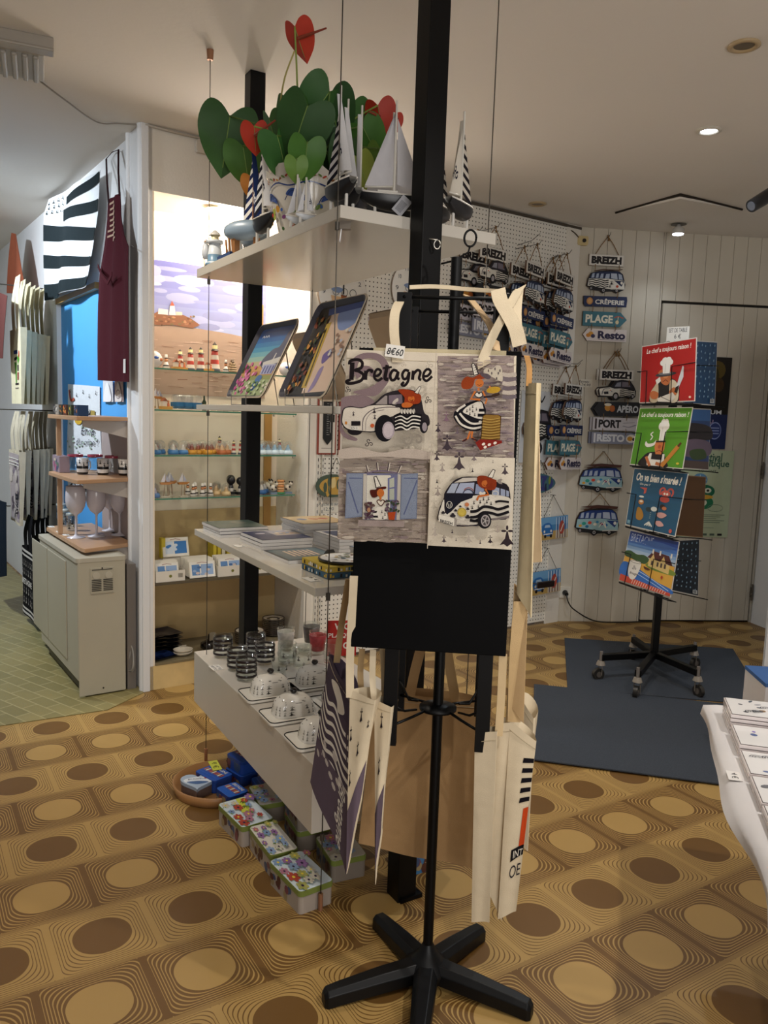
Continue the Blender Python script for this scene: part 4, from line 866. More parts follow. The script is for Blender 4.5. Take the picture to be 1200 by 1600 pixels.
# ------------------------------------------------------------------ stacks of printed tiles (third shelf)
Z3 = .9372
ORD = ['top', 'second', 'third', 'fourth', 'fifth', 'sixth', 'seventh', 'eighth', 'ninth']
def tile_art(kind):
    D = Art(); r = random.Random(hash(kind) % 97 if not isinstance(kind, str) else sum(map(ord, kind)))
    if kind == 'green': D.rect(0, 0, 1, 1, '#3f4f46'); D.rect(.05, .5, .95, .95, '#4e5a50'); D.blob([(.5, .2), (.7, .15), (.8, .4), (.6, .5)], '#6a6a5c')
    elif kind == 'navy': D.rect(0, 0, 1, 1, '#1f2a52'); D.rect(.45, .0, 1, .6, '#8c8894'); D.rect(.5, .3, 1, .55, '#b9a58c'); D.ell(.25, .3, .1, .05, '#c9c2cc'); [D.ell(r.uniform(.5, .95), r.uniform(.1, .5), .04, .05, r.choice(['#5a7a9c', '#d6d2c8', '#8a6a4a'])) for _ in range(12)]
    elif kind == 'tealframe': D.rect(0, 0, 1, 1, '#16202a'); D.rect(.04, .04, .96, .96, '#3f5a62'); D.rect(.12, .12, .88, .88, '#54656a'); [D.rect(.25+k*.09, .2, .30+k*.09, .7, '#d2b79c') for k in range(6)]
    elif kind == 'gold': D.rect(0, 0, 1, 1, '#b99a62'); D.rect(.05, .05, .95, .95, '#c2a878'); [D.blob([(x, .4), (x+.12, .3), (x+.2, .45), (x+.1, .55)], c) for x, c in ((.15, '#5f6f94'), (.4, '#b0683c'), (.62, '#a8402c'))]
    elif kind == 'pale': D.rect(0, 0, 1, 1, '#d4cfca'); D.rect(.1, .1, .9, .9, '#3a4668')
    elif kind == 'blue': D.rect(0, 0, 1, 1, '#7f93a8'); D.rect(.1, .1, .9, .9, '#5f7890')
    else: D.rect(0, 0, 1, 1, '#e2dfd8')
    return D
def tile_stack(a, b, n, kinds, desc, grp, sz=(.20, .19), th=.0118, jit=.004, z0=Z3, M=None, rz=0, side='#d8d5d2', cat='trivet', name='printed_tile'):
    r = random.Random(int(a*1000)+int(b*100)+n)
    for k in range(n):
        kind = kinds[min(n-1-k, len(kinds)-1)]; base = FD(a, b, z0+k*th) if M is None else M @ Vector((a, b, z0+k*th))
        t = thing(name, f'printed tile, {ORD[n-1-k]}{" and lowest" if k == 0 else ""} of the {desc}' if n > 1 else desc, cat, base, grp if n > 1 else None)
        R3 = (MD.to_3x3().to_4x4() if M is None else M.to_3x3().to_4x4()) @ Matrix.Rotation(rz, 4, 'Z')
        fr = Matrix.Translation(base) @ R3 @ Matrix.Translation((r.uniform(-jit, jit), r.uniform(-jit, jit), 0))
        flip = fr.to_3x3().determinant() < 0
        mb = MB(); mb.box((0, 0, th/2-.0006), (*sz, th-.0012), 0, side, fr)
        if flip: mb.f = [f[::-1] for f in mb.f]
        mb.build('board', PLAS, t)
        D = tile_art(kind); mb = MB(); sx, sy = sz[0]*.985, sz[1]*.985
        mb.box((0, 0, th-.0011), (sz[0], sz[1], .0010), 0, '#20242c' if kind not in ('white',) else '#d8d5d2', fr)
        if flip: mb.f = [f[::-1] for f in mb.f]
        if k == n-1:
            n0 = len(mb.f); D.into(mb, lambda u, v, h: fr @ Vector(((.5-v)*sx, (u-.5)*sy, th-.0006+h)), base=.0002)
        mb.build('printed_face', GLOSSP, t)
STG = 'tiles stacked on the third shelf'
tile_stack(1.015, .105, 3, ['green'], 'green-topped stack at the far end of the shelf', STG)
tile_stack(.715, .145, 3, ['navy', 'blue'], 'navy-topped stack on the third shelf', STG)
tile_stack(.455, .13, 1, ['tealframe'], 'single teal framed tile lying in front of the navy stack', STG)
tile_stack(.80, .345, 6, ['gold', 'white'], 'tall gold-topped stack at the back', STG)
tile_stack(.58, .37, 4, ['pale', 'white'], 'pale-topped stack beside the hanging tote', STG)
tile_stack(.33, .36, 3, ['blue', 'white'], 'low grey blue stack behind the tote', STG, sz=(.16, .16))
# plates and boxed set by the near corner
def plate_disc(c, r, h, label, cat='plate', cols=('#1b1a1a', '#d8cfa8')):
    t = thing('round_plate', label, cat, c); mb = MB(); mb.lathe(c, [(0, 0), (r*.9, 0, cols[0]), (r, h*.5, cols[0]), (r*.99, h, cols[0]), (r*.93, h*1.0, '#cfc6b0'), (r*.90, h*.92), (0, h*.92)], 36); mb.build('rim', GLAZE, t)
    D = Art(); rr = random.Random(4)
    for k in range(36): a = rr.uniform(0, 6.28); q = rr.uniform(.05, .8); D.ell(math.cos(a)*q, math.sin(a)*q, rr.uniform(.05, .12), rr.uniform(.03, .08), rr.choice(['#3f6f8a', '#b9a03a', '#c9c2ae', '#2a2a2a', '#7a9a5a', '#9a4a3a', '#d8d2c0']), 8, rr.uniform(0, 3))
    mb = MB(); D.into(mb, lambda u, v, hh: c+Vector((u*r, v*r, h*.93+hh))); mb.build('printed_picture', GLAZE, t); return t
for k in range(2):
    c = FD(.185, .115, Z3+.001+k*.018); t = thing('gift_box', f'flat printed gift box, {"lower" if k == 0 else "upper"} of two under the round plate', 'box', c)
    fr = Matrix.Translation(c) @ MD.to_3x3().to_4x4(); mb = MB(); mb.box((0, 0, .0085), (.17, .15, .017), 0, '#4a6478' if k == 0 else '#c2ab4a', fr); mb.f = [f[::-1] for f in mb.f]; mb.build('carton', PAPER, t)
    D = Art(); rr = random.Random(k)
    for j in range(16): D.rect(-.08+j*.01, .003, -.073+j*.01, .003+rr.uniform(.006, .012), rr.choice(['#e6e2d8', '#222222', '#3a6a8a', '#d8b43a']))
    mb = MB(); D.into(mb, lambda u, v, h: fr @ Vector((u, -.075-h, v))); D.into(mb, lambda u, v, h: fr @ Vector((-.085-h, u*.85, v))); mb.build('printed_side', PAPER, t)
plate_disc(FD(.165, .135, Z3+.037), .085, .010, 'round black-rimmed plate on the flat gift boxes at the third shelf corner')
c = FD(.30, .12, Z3); t = thing('mini_ornament', 'small dark house-shaped ornament beside the round plate', 'ornament', c)
mb = MB(); mb.prism([(-.02, 0), (.02, 0), (.022, .03), (0, .048), (-.022, .03)], Matrix.Translation(c+UY*.03) @ MD.to_3x3().to_4x4() @ Matrix.Rotation(PI/2, 4, 'X'), -.012, .012, '#34322f'); mb.build('body', PLAS, t)
mb = MB(); mb.box((0, 0, .003), (.06, .05, .006), 0, '#55504a', Matrix.Translation(c) @ Matrix.Rotation(RZ, 4, 'Z')); mb.build('base', PLAS, t)
def price_card(p, x, y, w_, h_, label, lines, name='price_card', lean=None):
    fr = frame(p, x, y); mb = MB(); mb.box((0, 0, .0006), (w_, h_, .001), 0, '#dedbd4', fr); D = Art(lambda u, v: ((u-.5)*w_, (.5-v)*h_))
    for i, s_ in enumerate(lines): D.text(s_, .08, .12+i*.45, .92, .12+i*.45+.32, '#2a2a30', .0)
    D.into(mb, fmap(fr), base=.0015); o = mb.build(name, PAPER); tag(o, label, 'price card'); return o
price_card(FD(.72, .015, Z3+.0003), -UX, UY, .05, .035, 'small price card lying before the navy tiles', ['6 €'])
price_card(FD(.12, .0, Z3+.0003), -UX, UY, .06, .035, 'small price card lying by the near corner of the third shelf', ['8 €'])
# ------------------------------------------------------------------ box shelf: glasses and butter dishes
ZB = .4405
def tumbler(stripes, r=.038, h=.088, body=GLASS, tint=None, taper=1.0):
    t = thing('glass_tumbler', 'x', 'glass', (0, 0, 0))
    mb = MB(); n = 28; prof = [(0, .004), (r*.94*taper, .004), (r*taper, .01), (r, h), (r-.003, h), (r*taper-.003, .013), (0, .013)]
    mb.lathe((0, 0, 0), prof, n); mb.build('glass_body', body, t)
    if stripes:
        for k in range(stripes):
            z = .014+k*(h-.022)/(stripes-.35); mb = MB(); ra = r*1.006; mb.lathe((0, 0, 0), [(ra, z), (ra+.0005, z+.0005), (ra+.0005, z+.0085), (ra, z+.009), (ra-.0012, z+.009), (ra-.0012, z), (ra, z)], n, '#1d1013'); mb.build('painted_stripe', GLAZE, t)
    elif tint: mb = MB(); mb.lathe((0, 0, 0), [(r*.5, .014), (r*taper*1.003, .016, tint), (r*1.006*.99, h*.86, tint), (r*.93, h*.87, tint), (r*.8*taper, .02)], n, tint); mb.build('frosted_print', ink('frosted_print', .4, .5, vary=.3, vscale=60), t)
    return t
gp = tumbler(4)
for (a, b), l in zip(((1.05, .075), (.88, .07), (1.02, .20), (.76, .06), (.90, .19)), ('furthest along the front edge', 'second from the far end in the front row', 'back left of the cluster', 'nearest, at the front beside the first butter dish', 'back right of the cluster')):
    place(gp, FD(a, b, ZB), 0, 'black striped glass tumbler, '+l, 'black striped tumblers on the box shelf')
g1 = tumbler(0, .036, .092, tint='#d9d2c8', taper=.8); g1['label'] = 'frosted white glass beside the far black post'; g1.location = FD(1.03, .335, ZB); g1['group'] = 'mixed glasses at the back of the box shelf'
g2 = tumbler(0, .036, .095, tint='#6d6662', taper=.8); g2['label'] = 'smoky grey glass behind the pink one'; g2.location = FD(1.05, .46, ZB); g2['group'] = 'mixed glasses at the back of the box shelf'
g3 = tumbler(0, .036, .092, tint='#c2474c', taper=.75); g3['label'] = 'pink and red frosted glass'; g3.location = FD(.93, .43, ZB); g3['group'] = 'mixed glasses at the back of the box shelf'
def clear_glass(a, b, l, tiltv=None):
    g = tumbler(0, .036, .085); g.location = FD(a, b, ZB); g['label'] = l; g['group'] = 'mixed glasses at the back of the box shelf'
    D = Art(); [ermine(D, u, .045, .022, '#5a5450') for u in (-.05, -.01, .03, .07)]; ermine(D, .01, .07, .02, '#8a8480')
    mb = MB(); q = [];
    D.into(mb, lambda u, v, h: Vector(((.0365)*math.cos(-PI/2+u/.036), (.0365)*math.sin(-PI/2+u/.036), .1-v))); mb.v = list(mb.v)
    me_par = g; o_ = MB.build(mb, 'printed_motif', INK, None); o_.parent = g
    return g
clear_glass(.80, .30, 'clear glass with small ermine prints, left of the two before the pink glass')
clear_glass(.80, .43, 'clear glass with small ermine prints, right beside the hanging tote')
clear_glass(.86, .265, 'clear glass just behind the striped tumblers')
t = thing('glass_mug', 'clear patterned glass mug between the striped tumblers and the first butter dish', 'mug', FD(.70, .165, ZB)); c = FD(.70, .165, ZB)
mb = MB(); mb.lathe(c, [(0, .003), (.025, .003), (.022, .03), (.034, .075), (.032, .075), (.019, .03), (.0, .01)], 24); mb.build('glass_body', GLASS, t)
D = Art(); [ermine(D, u, .01, .02, '#4a4440') for u in (-.03, 0, .03)]; [ermine(D, u, .035, .02, '#4a4440') for u in (-.02, .012)]
mb = MB(); D.into(mb, lambda u, v, h: c+Vector((.0315*math.cos(-PI/2+u/.031), .0315*math.sin(-PI/2+u/.031), .072-v))); mb.build('printed_motif', INK, t)
c = FD(.93, .30, ZB); t = thing('glass_ashtray', 'low clear glass dish lying behind the striped tumblers', 'dish', c); mb = MB(); mb.lathe(c, [(0, .003), (.035, .003), (.045, .02), (.042, .02), (.033, .008), (0, .008)], 24); mb.build('dish_body', GLASS, t)
c = FD(.98, .40, ZB); t = thing('glass_ashtray', 'low clear glass dish lying beside the frosted white glass', 'dish', c); mb = MB(); mb.lathe(c, [(0, .003), (.03, .003), (.038, .018), (.035, .018), (.028, .008), (0, .008)], 24); mb.build('dish_body', GLASS, t)
# butter dishes
bt = thing('butter_dish', 'x', 'butter dish', (0, 0, 0))
mb = MB(); mb.rbox((0, 0, .006), (.20, .135, .008), .018, 0, '#e2ddd2'); mb.build('saucer', GLAZE, bt, bevel=.002)
mb = MB()
pts = []
for cx, cy, a0 in ((.097-.018, .0645-.018, 0), (-.079, .0465, 90), (-.079, -.0465, 180), (.079, -.0465, 270)):
    for k in range(5): a = math.radians(a0+90*k/4); pts.append((cx+.018*math.cos(a), cy+.018*math.sin(a), .0115))
mb.tube(pts, .0017, 6, '#1a1615', closed=True); mb.build('painted_rim', GLAZE, bt)
def dome(u, v, h=0):
    a = 2*PI*u; cx = math.copysign(abs(math.cos(a))**.55, math.cos(a)); cy = math.copysign(abs(math.sin(a))**.55, math.sin(a)); q = max(0, 1-v**4.5)**.5 if v < 1 else 0; s_ = (1-.12*v)*q+.0
    return Vector((cx*(.068+h)*s_, cy*(.043+h)*s_, .0105+(.066+h)*v))
mb = MB(); mb.grid(lambda u, v: dome(u, v), 32, 12, '#dfdad0'); rr = random.Random(2); D = Art()
for k in range(30):
    u, v = (k % 15)/15+rr.uniform(-.01, .01), .12 if k < 15 else .36
    D.push(lambda x, y, u=u, v=v: (u+x*.052, v+(1-y)*.21-.02)); ermine(D, 0, 0, 1, rr.choice(['#3b3733', '#6a655e', '#8f8a80'])); D.pop()
for k in range(22): D.ell(rr.uniform(0, 1), rr.uniform(.62, .86), .010, .016, rr.choice(['#3b3733', '#77716a']), 6)
D.into(mb, lambda u, v, h: dome(u, min(v, .97), .0006)); mb.build('dome_lid', GLAZE, bt)
mb = MB(); mb.lathe((0, 0, .074), [(.004, 0), (.009, .004), (.0125, .010), (.009, .017), (0, .018)], 16, '#141010'); mb.build('knob', GLAZE, bt)
for (a, b), l in zip(((.575, .075), (.365, .065), (.155, .06), (.60, .255), (.40, .26)), ('furthest along the front edge', 'middle one along the front edge', 'nearest along the front edge', 'in the back row behind the furthest one', 'back row, beside the tote')):
    place(bt, FD(a, b, ZB), RZ-.05, 'white ermine patterned butter dish with black knob, '+l, 'butter dishes on the box shelf')
price_card(FD(.93, .005, ZB+.0003), -UX, UY, .06, .04, 'small handwritten price card on the box shelf before the striped tumblers', ['5 € 90', 'verre'])
p = FD(.86, .49, ZB); fr = frame(p+Vector((0, 0, .075)), Vector((.97, .2, 0)), Vector((0, .0, 1)))
mb = MB(); mb.box((.01, 0, 0), (.12, .145, .002), 0, '#b3231c', fr); D = Art(); D.text('WC', -.02, -.062, .04, -.035, '#f0e8e0', .03); D.text('PLAQUE', -.045, -.022, .065, .0, '#f0e8e0', .02); D.ell(.03, .03, .014, col='#e9e2da'); D.ell(.03, .03, .008, col='#b3231c')
D.into(mb, lambda u, v, h: fr @ Vector((u, -v, h+.001))); o = mb.build('red_sign', GLOSSP); tag(o, 'red sign with white WC lettering standing behind the glasses', 'sign')

# ------------------------------------------------------------------ things on the floor under the stand
c = at_z(340, 1231, 0); t = thing('round_wooden_tray', 'round wooden tray with a low rim on the floor at the end of the stand', 'tray', c)
mb = MB(); mb.lathe(c, [(0, .002, '#c08a4a'), (.158, .002), (.164, .036), (.158, .038), (.153, .010), (0, .010)], 48, '#b0763a'); mb.build('tray_body', mat('varnished_beech', '#a07448', .35, vary=.1), t)
def lid_box(name, label, cat, lid, z, z0, side, lidc, artfn=None, group=None, seam='#6f7a3a', r=.012):
    "tin given by the four plan corners of its lid (left, near, right, far) at height z"
    P = [at_z(x, y, z) for x, y in lid]; cen = sum(P, Vector())/4; X = ((P[1]-P[0])+(P[2]-P[3]))/2; Y = ((P[3]-P[0])+(P[2]-P[1]))/2; W, H = X.length, Y.length
    return tin(name, label, cat, Vector((cen.x, cen.y, z0)), W, H, z-z0, math.atan2(X.y, X.x), side, lidc, artfn, group, seam, r)
def tin(name, label, cat, c, W, H, ht, rz, side, lidc, artfn=None, group=None, seam='#6f7a3a', r=.012):
    t = thing(name, label, cat, c, group); R = Matrix.Translation(c) @ Matrix.Rotation(rz, 4, 'Z')
    mb = MB(); mb.rbox((0, 0, ht*.40), (W*.97, H*.97, ht*.8), r, 0, side, R)
    D = Art(); rr = random.Random(int(c.x*1000))
    if seam:
        for k in range(10): D.ell(rr.uniform(-.4, .4)*W, rr.uniform(.2, .65)*ht, .012, rr.uniform(.008, .018), rr.choice(['#6a3a44', '#3a4a6a', '#8a7a5a', '#4a2a22']), 8)
        D.into(mb, lambda u, v, h: R @ Vector((u, -H*.485-h, v))); D.into(mb, lambda u, v, h: R @ Vector((-W*.485-h, u*H/W, v)))
    mb.build('tin_body', GLOSSP, t)
    mb = MB(); mb.rbox((0, 0, ht*.88), (W, H, ht*.24), r*1.1, 0, seam or lidc, R); mb.rbox((0, 0, ht*.999), (W*.97, H*.97, .0012), r, 0, lidc, R); ld = mb.build('lid', GLOSSP, t, bevel=.0015)
    if artfn: D = Art(lambda u, v: ((u-.5)*W*.94, (v-.5)*H*.94)); artfn(D); mb = MB(); D.into(mb, lambda u, v, h: R @ Vector((u, v, ht+.0004+h)), base=.0008); mb.build('printed_lid_picture', GLOSSP, ld)
    return t
def art_flowers(seed):
    def f(D):
        r = random.Random(seed)
        for k in range(13):
            x, y = (k % 4)*.25+.13+r.uniform(-.05, .05), (k//4)*.28+.12+r.uniform(-.06, .06); c = r.choice(['#b0493a', '#b0788a', '#7f98bc', '#8f6a9c', '#a9a860', '#b5707f', '#8ba3c4', '#c9c4b4', '#9fb3cc']); s = r.uniform(.09, .17)
            D.line([(x, y), (x+r.uniform(-.12, .12), y-.16)], .014, '#5f8a3a'); D.ell(x+.06, y-.05, .05, .018, '#6f9a4a', 8, r.uniform(0, 3))
            for q in range(6): D.ell(x+math.cos(q)*s*.5, y+math.sin(q)*s*.6, s*.42, s*.32, c, 7, q)
            D.ell(x, y, s*.22, s*.24, '#3a2a4a' if k % 2 else '#e8d04a', 8)
    return f
def art_biscuit(D):
    for k in range(4): D.line([(.08, .2+k*.2), (.92, .2+k*.2)], .05, '#2f62c0'); 
    for k in range(9): D.ell(.1+k*.1, .5, .035, .16, ['#c77a3a', '#e6d8b0', '#b0533a'][k % 3], 8)
    D.text('BRETAGNE', .12, .9, .88, .74, '#e6e2d8', .01)
FG = 'flower patterned tins on the floor'
TH = .070
L3 = [((338.5, 1256), (378, 1293), (429, 1279.5), (389, 1242.5)), ((389, 1293), (422.6, 1338), (467, 1326), (429, 1281)), ((421, 1346), (467, 1394), (524, 1377), (470, 1327))]
for k, (ld, l) in enumerate(zip(L3, ('furthest, with a yellow tag on its lid', 'middle one with red and yellow flowers', 'nearest, mostly blue flowers'))):
    lid_box('flower_tin', 'flower patterned tin in the front row, '+l, 'tin', ld, TH, 0, '#9a8f84', '#cfdbe2' if k != 1 else '#ddd8cc', art_flowers(11+k), FG)
tz = math.atan2(-UX.y, -UX.x)
def under(a, b, z, l, W=.155, H=.115, seed=1): return tin('flower_tin', l, 'tin', FD(a, b, z), W, H, TH, tz-.12, '#7f756a', '#b9b4a8', art_flowers(seed), FG)  # body and lid colours darkened for the shade under the stand
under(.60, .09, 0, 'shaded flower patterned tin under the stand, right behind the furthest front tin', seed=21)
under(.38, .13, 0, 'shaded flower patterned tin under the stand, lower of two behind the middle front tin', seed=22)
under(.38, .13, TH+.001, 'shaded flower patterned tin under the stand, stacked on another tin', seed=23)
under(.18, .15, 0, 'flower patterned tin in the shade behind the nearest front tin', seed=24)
lid_box('biscuit_tin', 'blue biscuit tin with a yellow tag in the round wooden tray', 'tin', ((306, 1205.5), (336, 1222.5), (364, 1208.6), (331.7, 1193)), .06, .0115, '#1c3f8c', '#2555ac', art_biscuit, 'blue biscuit tins under the stand', seam='#16367c')
t = lid_box('biscuit_tin', 'blue biscuit tin at the front right inside the round wooden tray', 'tin', ((336, 1229), (357, 1247), (391, 1236), (368.7, 1223)), .06, .0115, '#1c3f8c', '#2a60b8', art_biscuit, 'blue biscuit tins under the stand', seam='#16367c')
BG = 'blue biscuit tins under the stand'
lid_box('biscuit_tin', 'blue biscuit tin on the floor behind the wooden tray, lower of two', 'tin', ((349, 1199), (375, 1213), (408, 1206), (381, 1191)), .052, 0, '#1c3f8c', '#2555ac', art_biscuit, BG, seam='#16367c')
lid_box('biscuit_tin', 'blue biscuit tin on the floor behind the wooden tray, upper of two', 'tin', ((351.7, 1177), (376, 1190.5), (407, 1185.5), (382.5, 1169)), .104, .0535, '#1c3f8c', '#2555ac', art_biscuit, BG, seam='#16367c')
lid_box('biscuit_tin', 'blue biscuit tin, lid darkened for the shade, between the wooden tray and the flower tins', 'tin', ((392, 1216), (409, 1240), (444, 1232), (426, 1208)), .052, 0, '#1c3f8c', '#1f4894', art_biscuit, BG, seam='#16367c')  # lid blue is darkened to put the shade into its colour
tin('biscuit_tin', 'small light blue tin beside the foot of the near black post', 'tin', FD(.07, .36, 0), .11, .08, .07, RZ, '#3a6a94', '#4f86ae', None, None, seam='#3a6a94')
def tag_card(p, rz, w_, h_, label, c='#c9cc4a'):
    fr = Matrix.Translation(p) @ Matrix.Rotation(rz, 4, 'Z'); mb = MB(); mb.box((0, 0, .0005), (w_, h_, .0008), 0, c, fr); D = Art(lambda u, v: ((u-.5)*w_, (v-.5)*h_)); D.text('6 €', .2, .2, .8, .8, '#4a4a20', .0); D.into(mb, lambda u, v, h: fr @ Vector((u, v, .001+h))); o = mb.build('price_card', PAPER); tag(o, label, 'price card')
tag_card(at_z(336, 1196, .064), tz-.1, .085, .035, 'yellow price card on the blue tin in the wooden tray')
tag_card(at_z(380, 1258, TH+.003), tz-.15, .10, .03, 'yellow price card lying on the furthest flower tin')
c = at_z(309, 1238, .0115); t = thing('heart_tin', 'heart shaped blue and grey landscape tin in the round wooden tray', 'tin', c)
hp = [(.062*.98*math.sin(a)**3, .0042*(13*math.cos(a)-5*math.cos(2*a)-2*math.cos(3*a)-math.cos(4*a))) for a in [2*PI*k/40 for k in range(40)]]
R = Matrix.Translation(c) @ Matrix.Rotation(.2, 4, 'Z'); mb = MB(); mb.prism(hp, R, 0, .034, '#8fa0b0', '#5a4a44'); mb.build('tin_body', GLOSSP, t)
hp2 = [(x*1.03, y*1.03) for x, y in hp]; mb = MB(); mb.prism(hp2, R, .034, .046, '#a9b9cc', '#8a98a8'); D = Art(); D.blob([(-.05, .01), (0, .03), (.05, .01), (.04, -.02), (-.03, -.02)], '#dfe4ea'); D.text('Bretagne', -.035, .005, .03, .02, '#2a3a5a', .0); D.ell(.03, .02, .008, col='#b3332a'); D.blob([(-.04, -.01), (0, -.03), (.04, -.015), (0, -.005)], '#4a6a9a'); D.into(mb, lambda u, v, h: R @ Vector((u, v, .046+h))); mb.build('lid', GLOSSP, t)

# ------------------------------------------------------------------ rotating rack with tote bags
RC = Vector((.145, 1.84, 0)); th6 = math.radians(6)
EX = Vector((math.cos(th6), -math.sin(th6), 0)); EY = Vector((math.sin(th6), math.cos(th6), 0))
FK = lambda x, y, z: RC+EX*x+EY*y+Vector((0, 0, z))
MK = Matrix(((EX.x, EY.x, 0, RC.x), (EX.y, EY.y, 0, RC.y), (0, 0, 1, 0), (0, 0, 0, 1)))
rk = thing('rotating_rack', 'black rotating rack with flat panels and a five-armed foot, hung with totes', 'display rack', RC)
PANB = mat('matt_black_panel', '#030304', .65, spec=.12); RUBB = mat('black_plastic_foot', '#0a0b0d', .42, spec=.3)
mb = MB(); mb.cyl(FK(0, 0, .05), FK(0, 0, 1.76), .0125, n=16); mb.build('pole', BLACKM, rk)
mb = MB(); mb.lathe(RC, [(0, .02), (.055, .02), (.058, .045), (.030, .07), (.020, .085), (.013, .10)], 24); mb.build('hub', RUBB, rk)
for e in ((.019, 2.048), (-.107, 1.742), (.389, 1.723), (.302, 2.012), (.110, 1.575)):
    p = Vector((e[0], e[1], 0)); d = (p-RC).normalized(); L_ = (p-RC).length; s_ = Vector((-d.y, d.x, 0)); mb = MB(); sec = []
    for i, (q, w_, zt, zb) in enumerate(((.02, .030, .062, .018), (.45*L_, .027, .056, .012), (.85*L_, .022, .045, .004), (.97*L_, .020, .040, .0), (L_, .013, .030, .0))):
        c = RC+d*q; sec.append([c-s_*w_+Vector((0, 0, zb)), c-s_*w_+Vector((0, 0, zt*.75)), c-s_*w_*.55+Vector((0, 0, zt)), c+s_*w_*.55+Vector((0, 0, zt)), c+s_*w_+Vector((0, 0, zt*.75)), c+s_*w_+Vector((0, 0, zb))])
    vs = [v for x in sec for v in x]; fs = [(i*6+k, i*6+(k+1) % 6, (i+1)*6+(k+1) % 6, (i+1)*6+k) for i in range(4) for k in range(6)]+[(24, 25, 26, 27, 28, 29), (5, 4, 3, 2, 1, 0)]
    mb.add(vs, fs); mb.build('foot_arm', RUBB, rk, bevel=.002)
for sx, sy in ((-1, -1), (1, -1), (-1, 1), (1, 1)):
    mb = MB(); mb.box((sx*.105, sy*.108, (.655+1.665)/2), (.032, .018, 1.01), fr=MK); mb.build('upright', BLACKM, rk, bevel=.001)
for z in (.71,):
    mb = MB(); mb.lathe(RC+Vector((0, 0, z)), [(.0125, -.012), (.045, -.004), (.045, .003), (.0125, .010)], 24); mb.build('collar', BLACKM, rk)
    for sx, sy in ((-1, -1), (1, -1), (-1, 1), (1, 1)):
        mb = MB(); mb.tube([FK(sx*.03, sy*.03, z), FK(sx*.06, sy*.062, z-.006), FK(sx*.098, sy*.10, z-.012)], .0035, 6); mb.tube([FK(sx*.05, sy*.03, z+.002), FK(sx*.075, sy*.075, z-.014*sy), FK(sx*.1, sy*.085, z+.03)], .003, 6); mb.build('wire_spoke', BLACKM, rk)
mb = MB(); mb.box((-.025, -.124, (.885+1.545)/2), (.345, .012, .66), fr=MK); mb.build('front_panel', PANB, rk, bevel=.002)
mb = MB(); mb.box((.02, .124, (.885+1.545)/2), (.25, .012, .66), fr=MK); mb.build('back_panel', PANB, rk, bevel=.002)
for sx in (-1, 1):
    mb = MB(); mb.box((sx*.135, .0, (.89+1.545)/2), (.010, .21, .655), fr=MK); mb.build('side_panel', PANB, rk, bevel=.002)
for sx in (-1, 1):
    mb = MB(); mb.tube([FK(sx*.105, -.117, 1.655), FK(sx*.105, .117, 1.655)], .004, 6); mb.build('top_rail', BLACKM, rk)
    mb = MB(); mb.tube([FK(-.105, sx*.112, 1.655), FK(.105, sx*.112, 1.655)], .004, 6); mb.build('top_rail', BLACKM, rk)
CREAM = '#d9c9ac'
def bag(name, label, q, amp=.004, nu=12, nv=16, seed=1, th=.012, art=None, col=CREAM, base=None, group=None, m=None, hem=True, folds=2.5, pre=None, back=True, cat='tote bag', open_top=0.0, edge=.3):
    "soft bag; q = world corners tl, tr, br, bl; front face, back face a little behind, closed edges"
    t = thing(name, label, cat, sum(map(Vector, q), Vector())/4 if base is None else base, group)
    rr = random.Random(seed); ph = [rr.uniform(0, 6.28) for _ in range(4)]; qf = quadmap(*q)
    def surf(u, v, h=0):
        w_ = math.sin(PI*min(1, max(0, v))); d = amp*(math.sin(folds*PI*u+ph[0]+1.2*v)+.6*math.sin(2*folds*u+3*v+ph[1]))*(.35+.65*v)+amp*.5*math.sin(5*v+ph[2]+2*u)
        return qf(u, v, d*math.sin(PI*min(max(u, .02), .98))**.3+h)
    m = m or CLOTH; mb = MB(); mb.grid(lambda u, v: surf(u, v), nu, nv, col)
    if back:
        def bk(u, v): e = math.sin(PI*min(max(u, 0), 1))**.5; return surf(u, v, -(th*(edge+(1-edge)*e))*(1-.6*v)-open_top*(1-v)**3*e)
        mb.grid(lambda u, v: bk(1-u, v), nu, nv, col)
        for e in (0, 1):
            vs = []; 
            for j in range(nv+1): vs += [surf(e, j/nv), bk(e, j/nv)]
            mb.add(vs, [((2*j, 2*j+1, 2*j+3, 2*j+2) if e == 0 else (2*j, 2*j+2, 2*j+3, 2*j+1)) for j in range(nv)], col, True)
        vs = []
        for i in range(nu+1): vs += [surf(i/nu, 1), bk(i/nu, 1)]
        mb.add(vs, [(2*i, 2*i+2, 2*i+3, 2*i+1) for i in range(nu)], col, True)
    body = mb.build('bag_body', m, t)
    if art:
        D = Art(pre); art(D); mb = MB()
        drape(mb, D, surf); mb.build('printed_picture', m, body)
    if hem:
        mb = MB(); ln = [surf(.002+.996*i/nu, .045, .0012) for i in range(nu+1)]; mb.tube(ln, .0007, 4, '#b5a68a'); mb.build('hem_seam', m, body)
    t['_s'] = 1; return t, surf
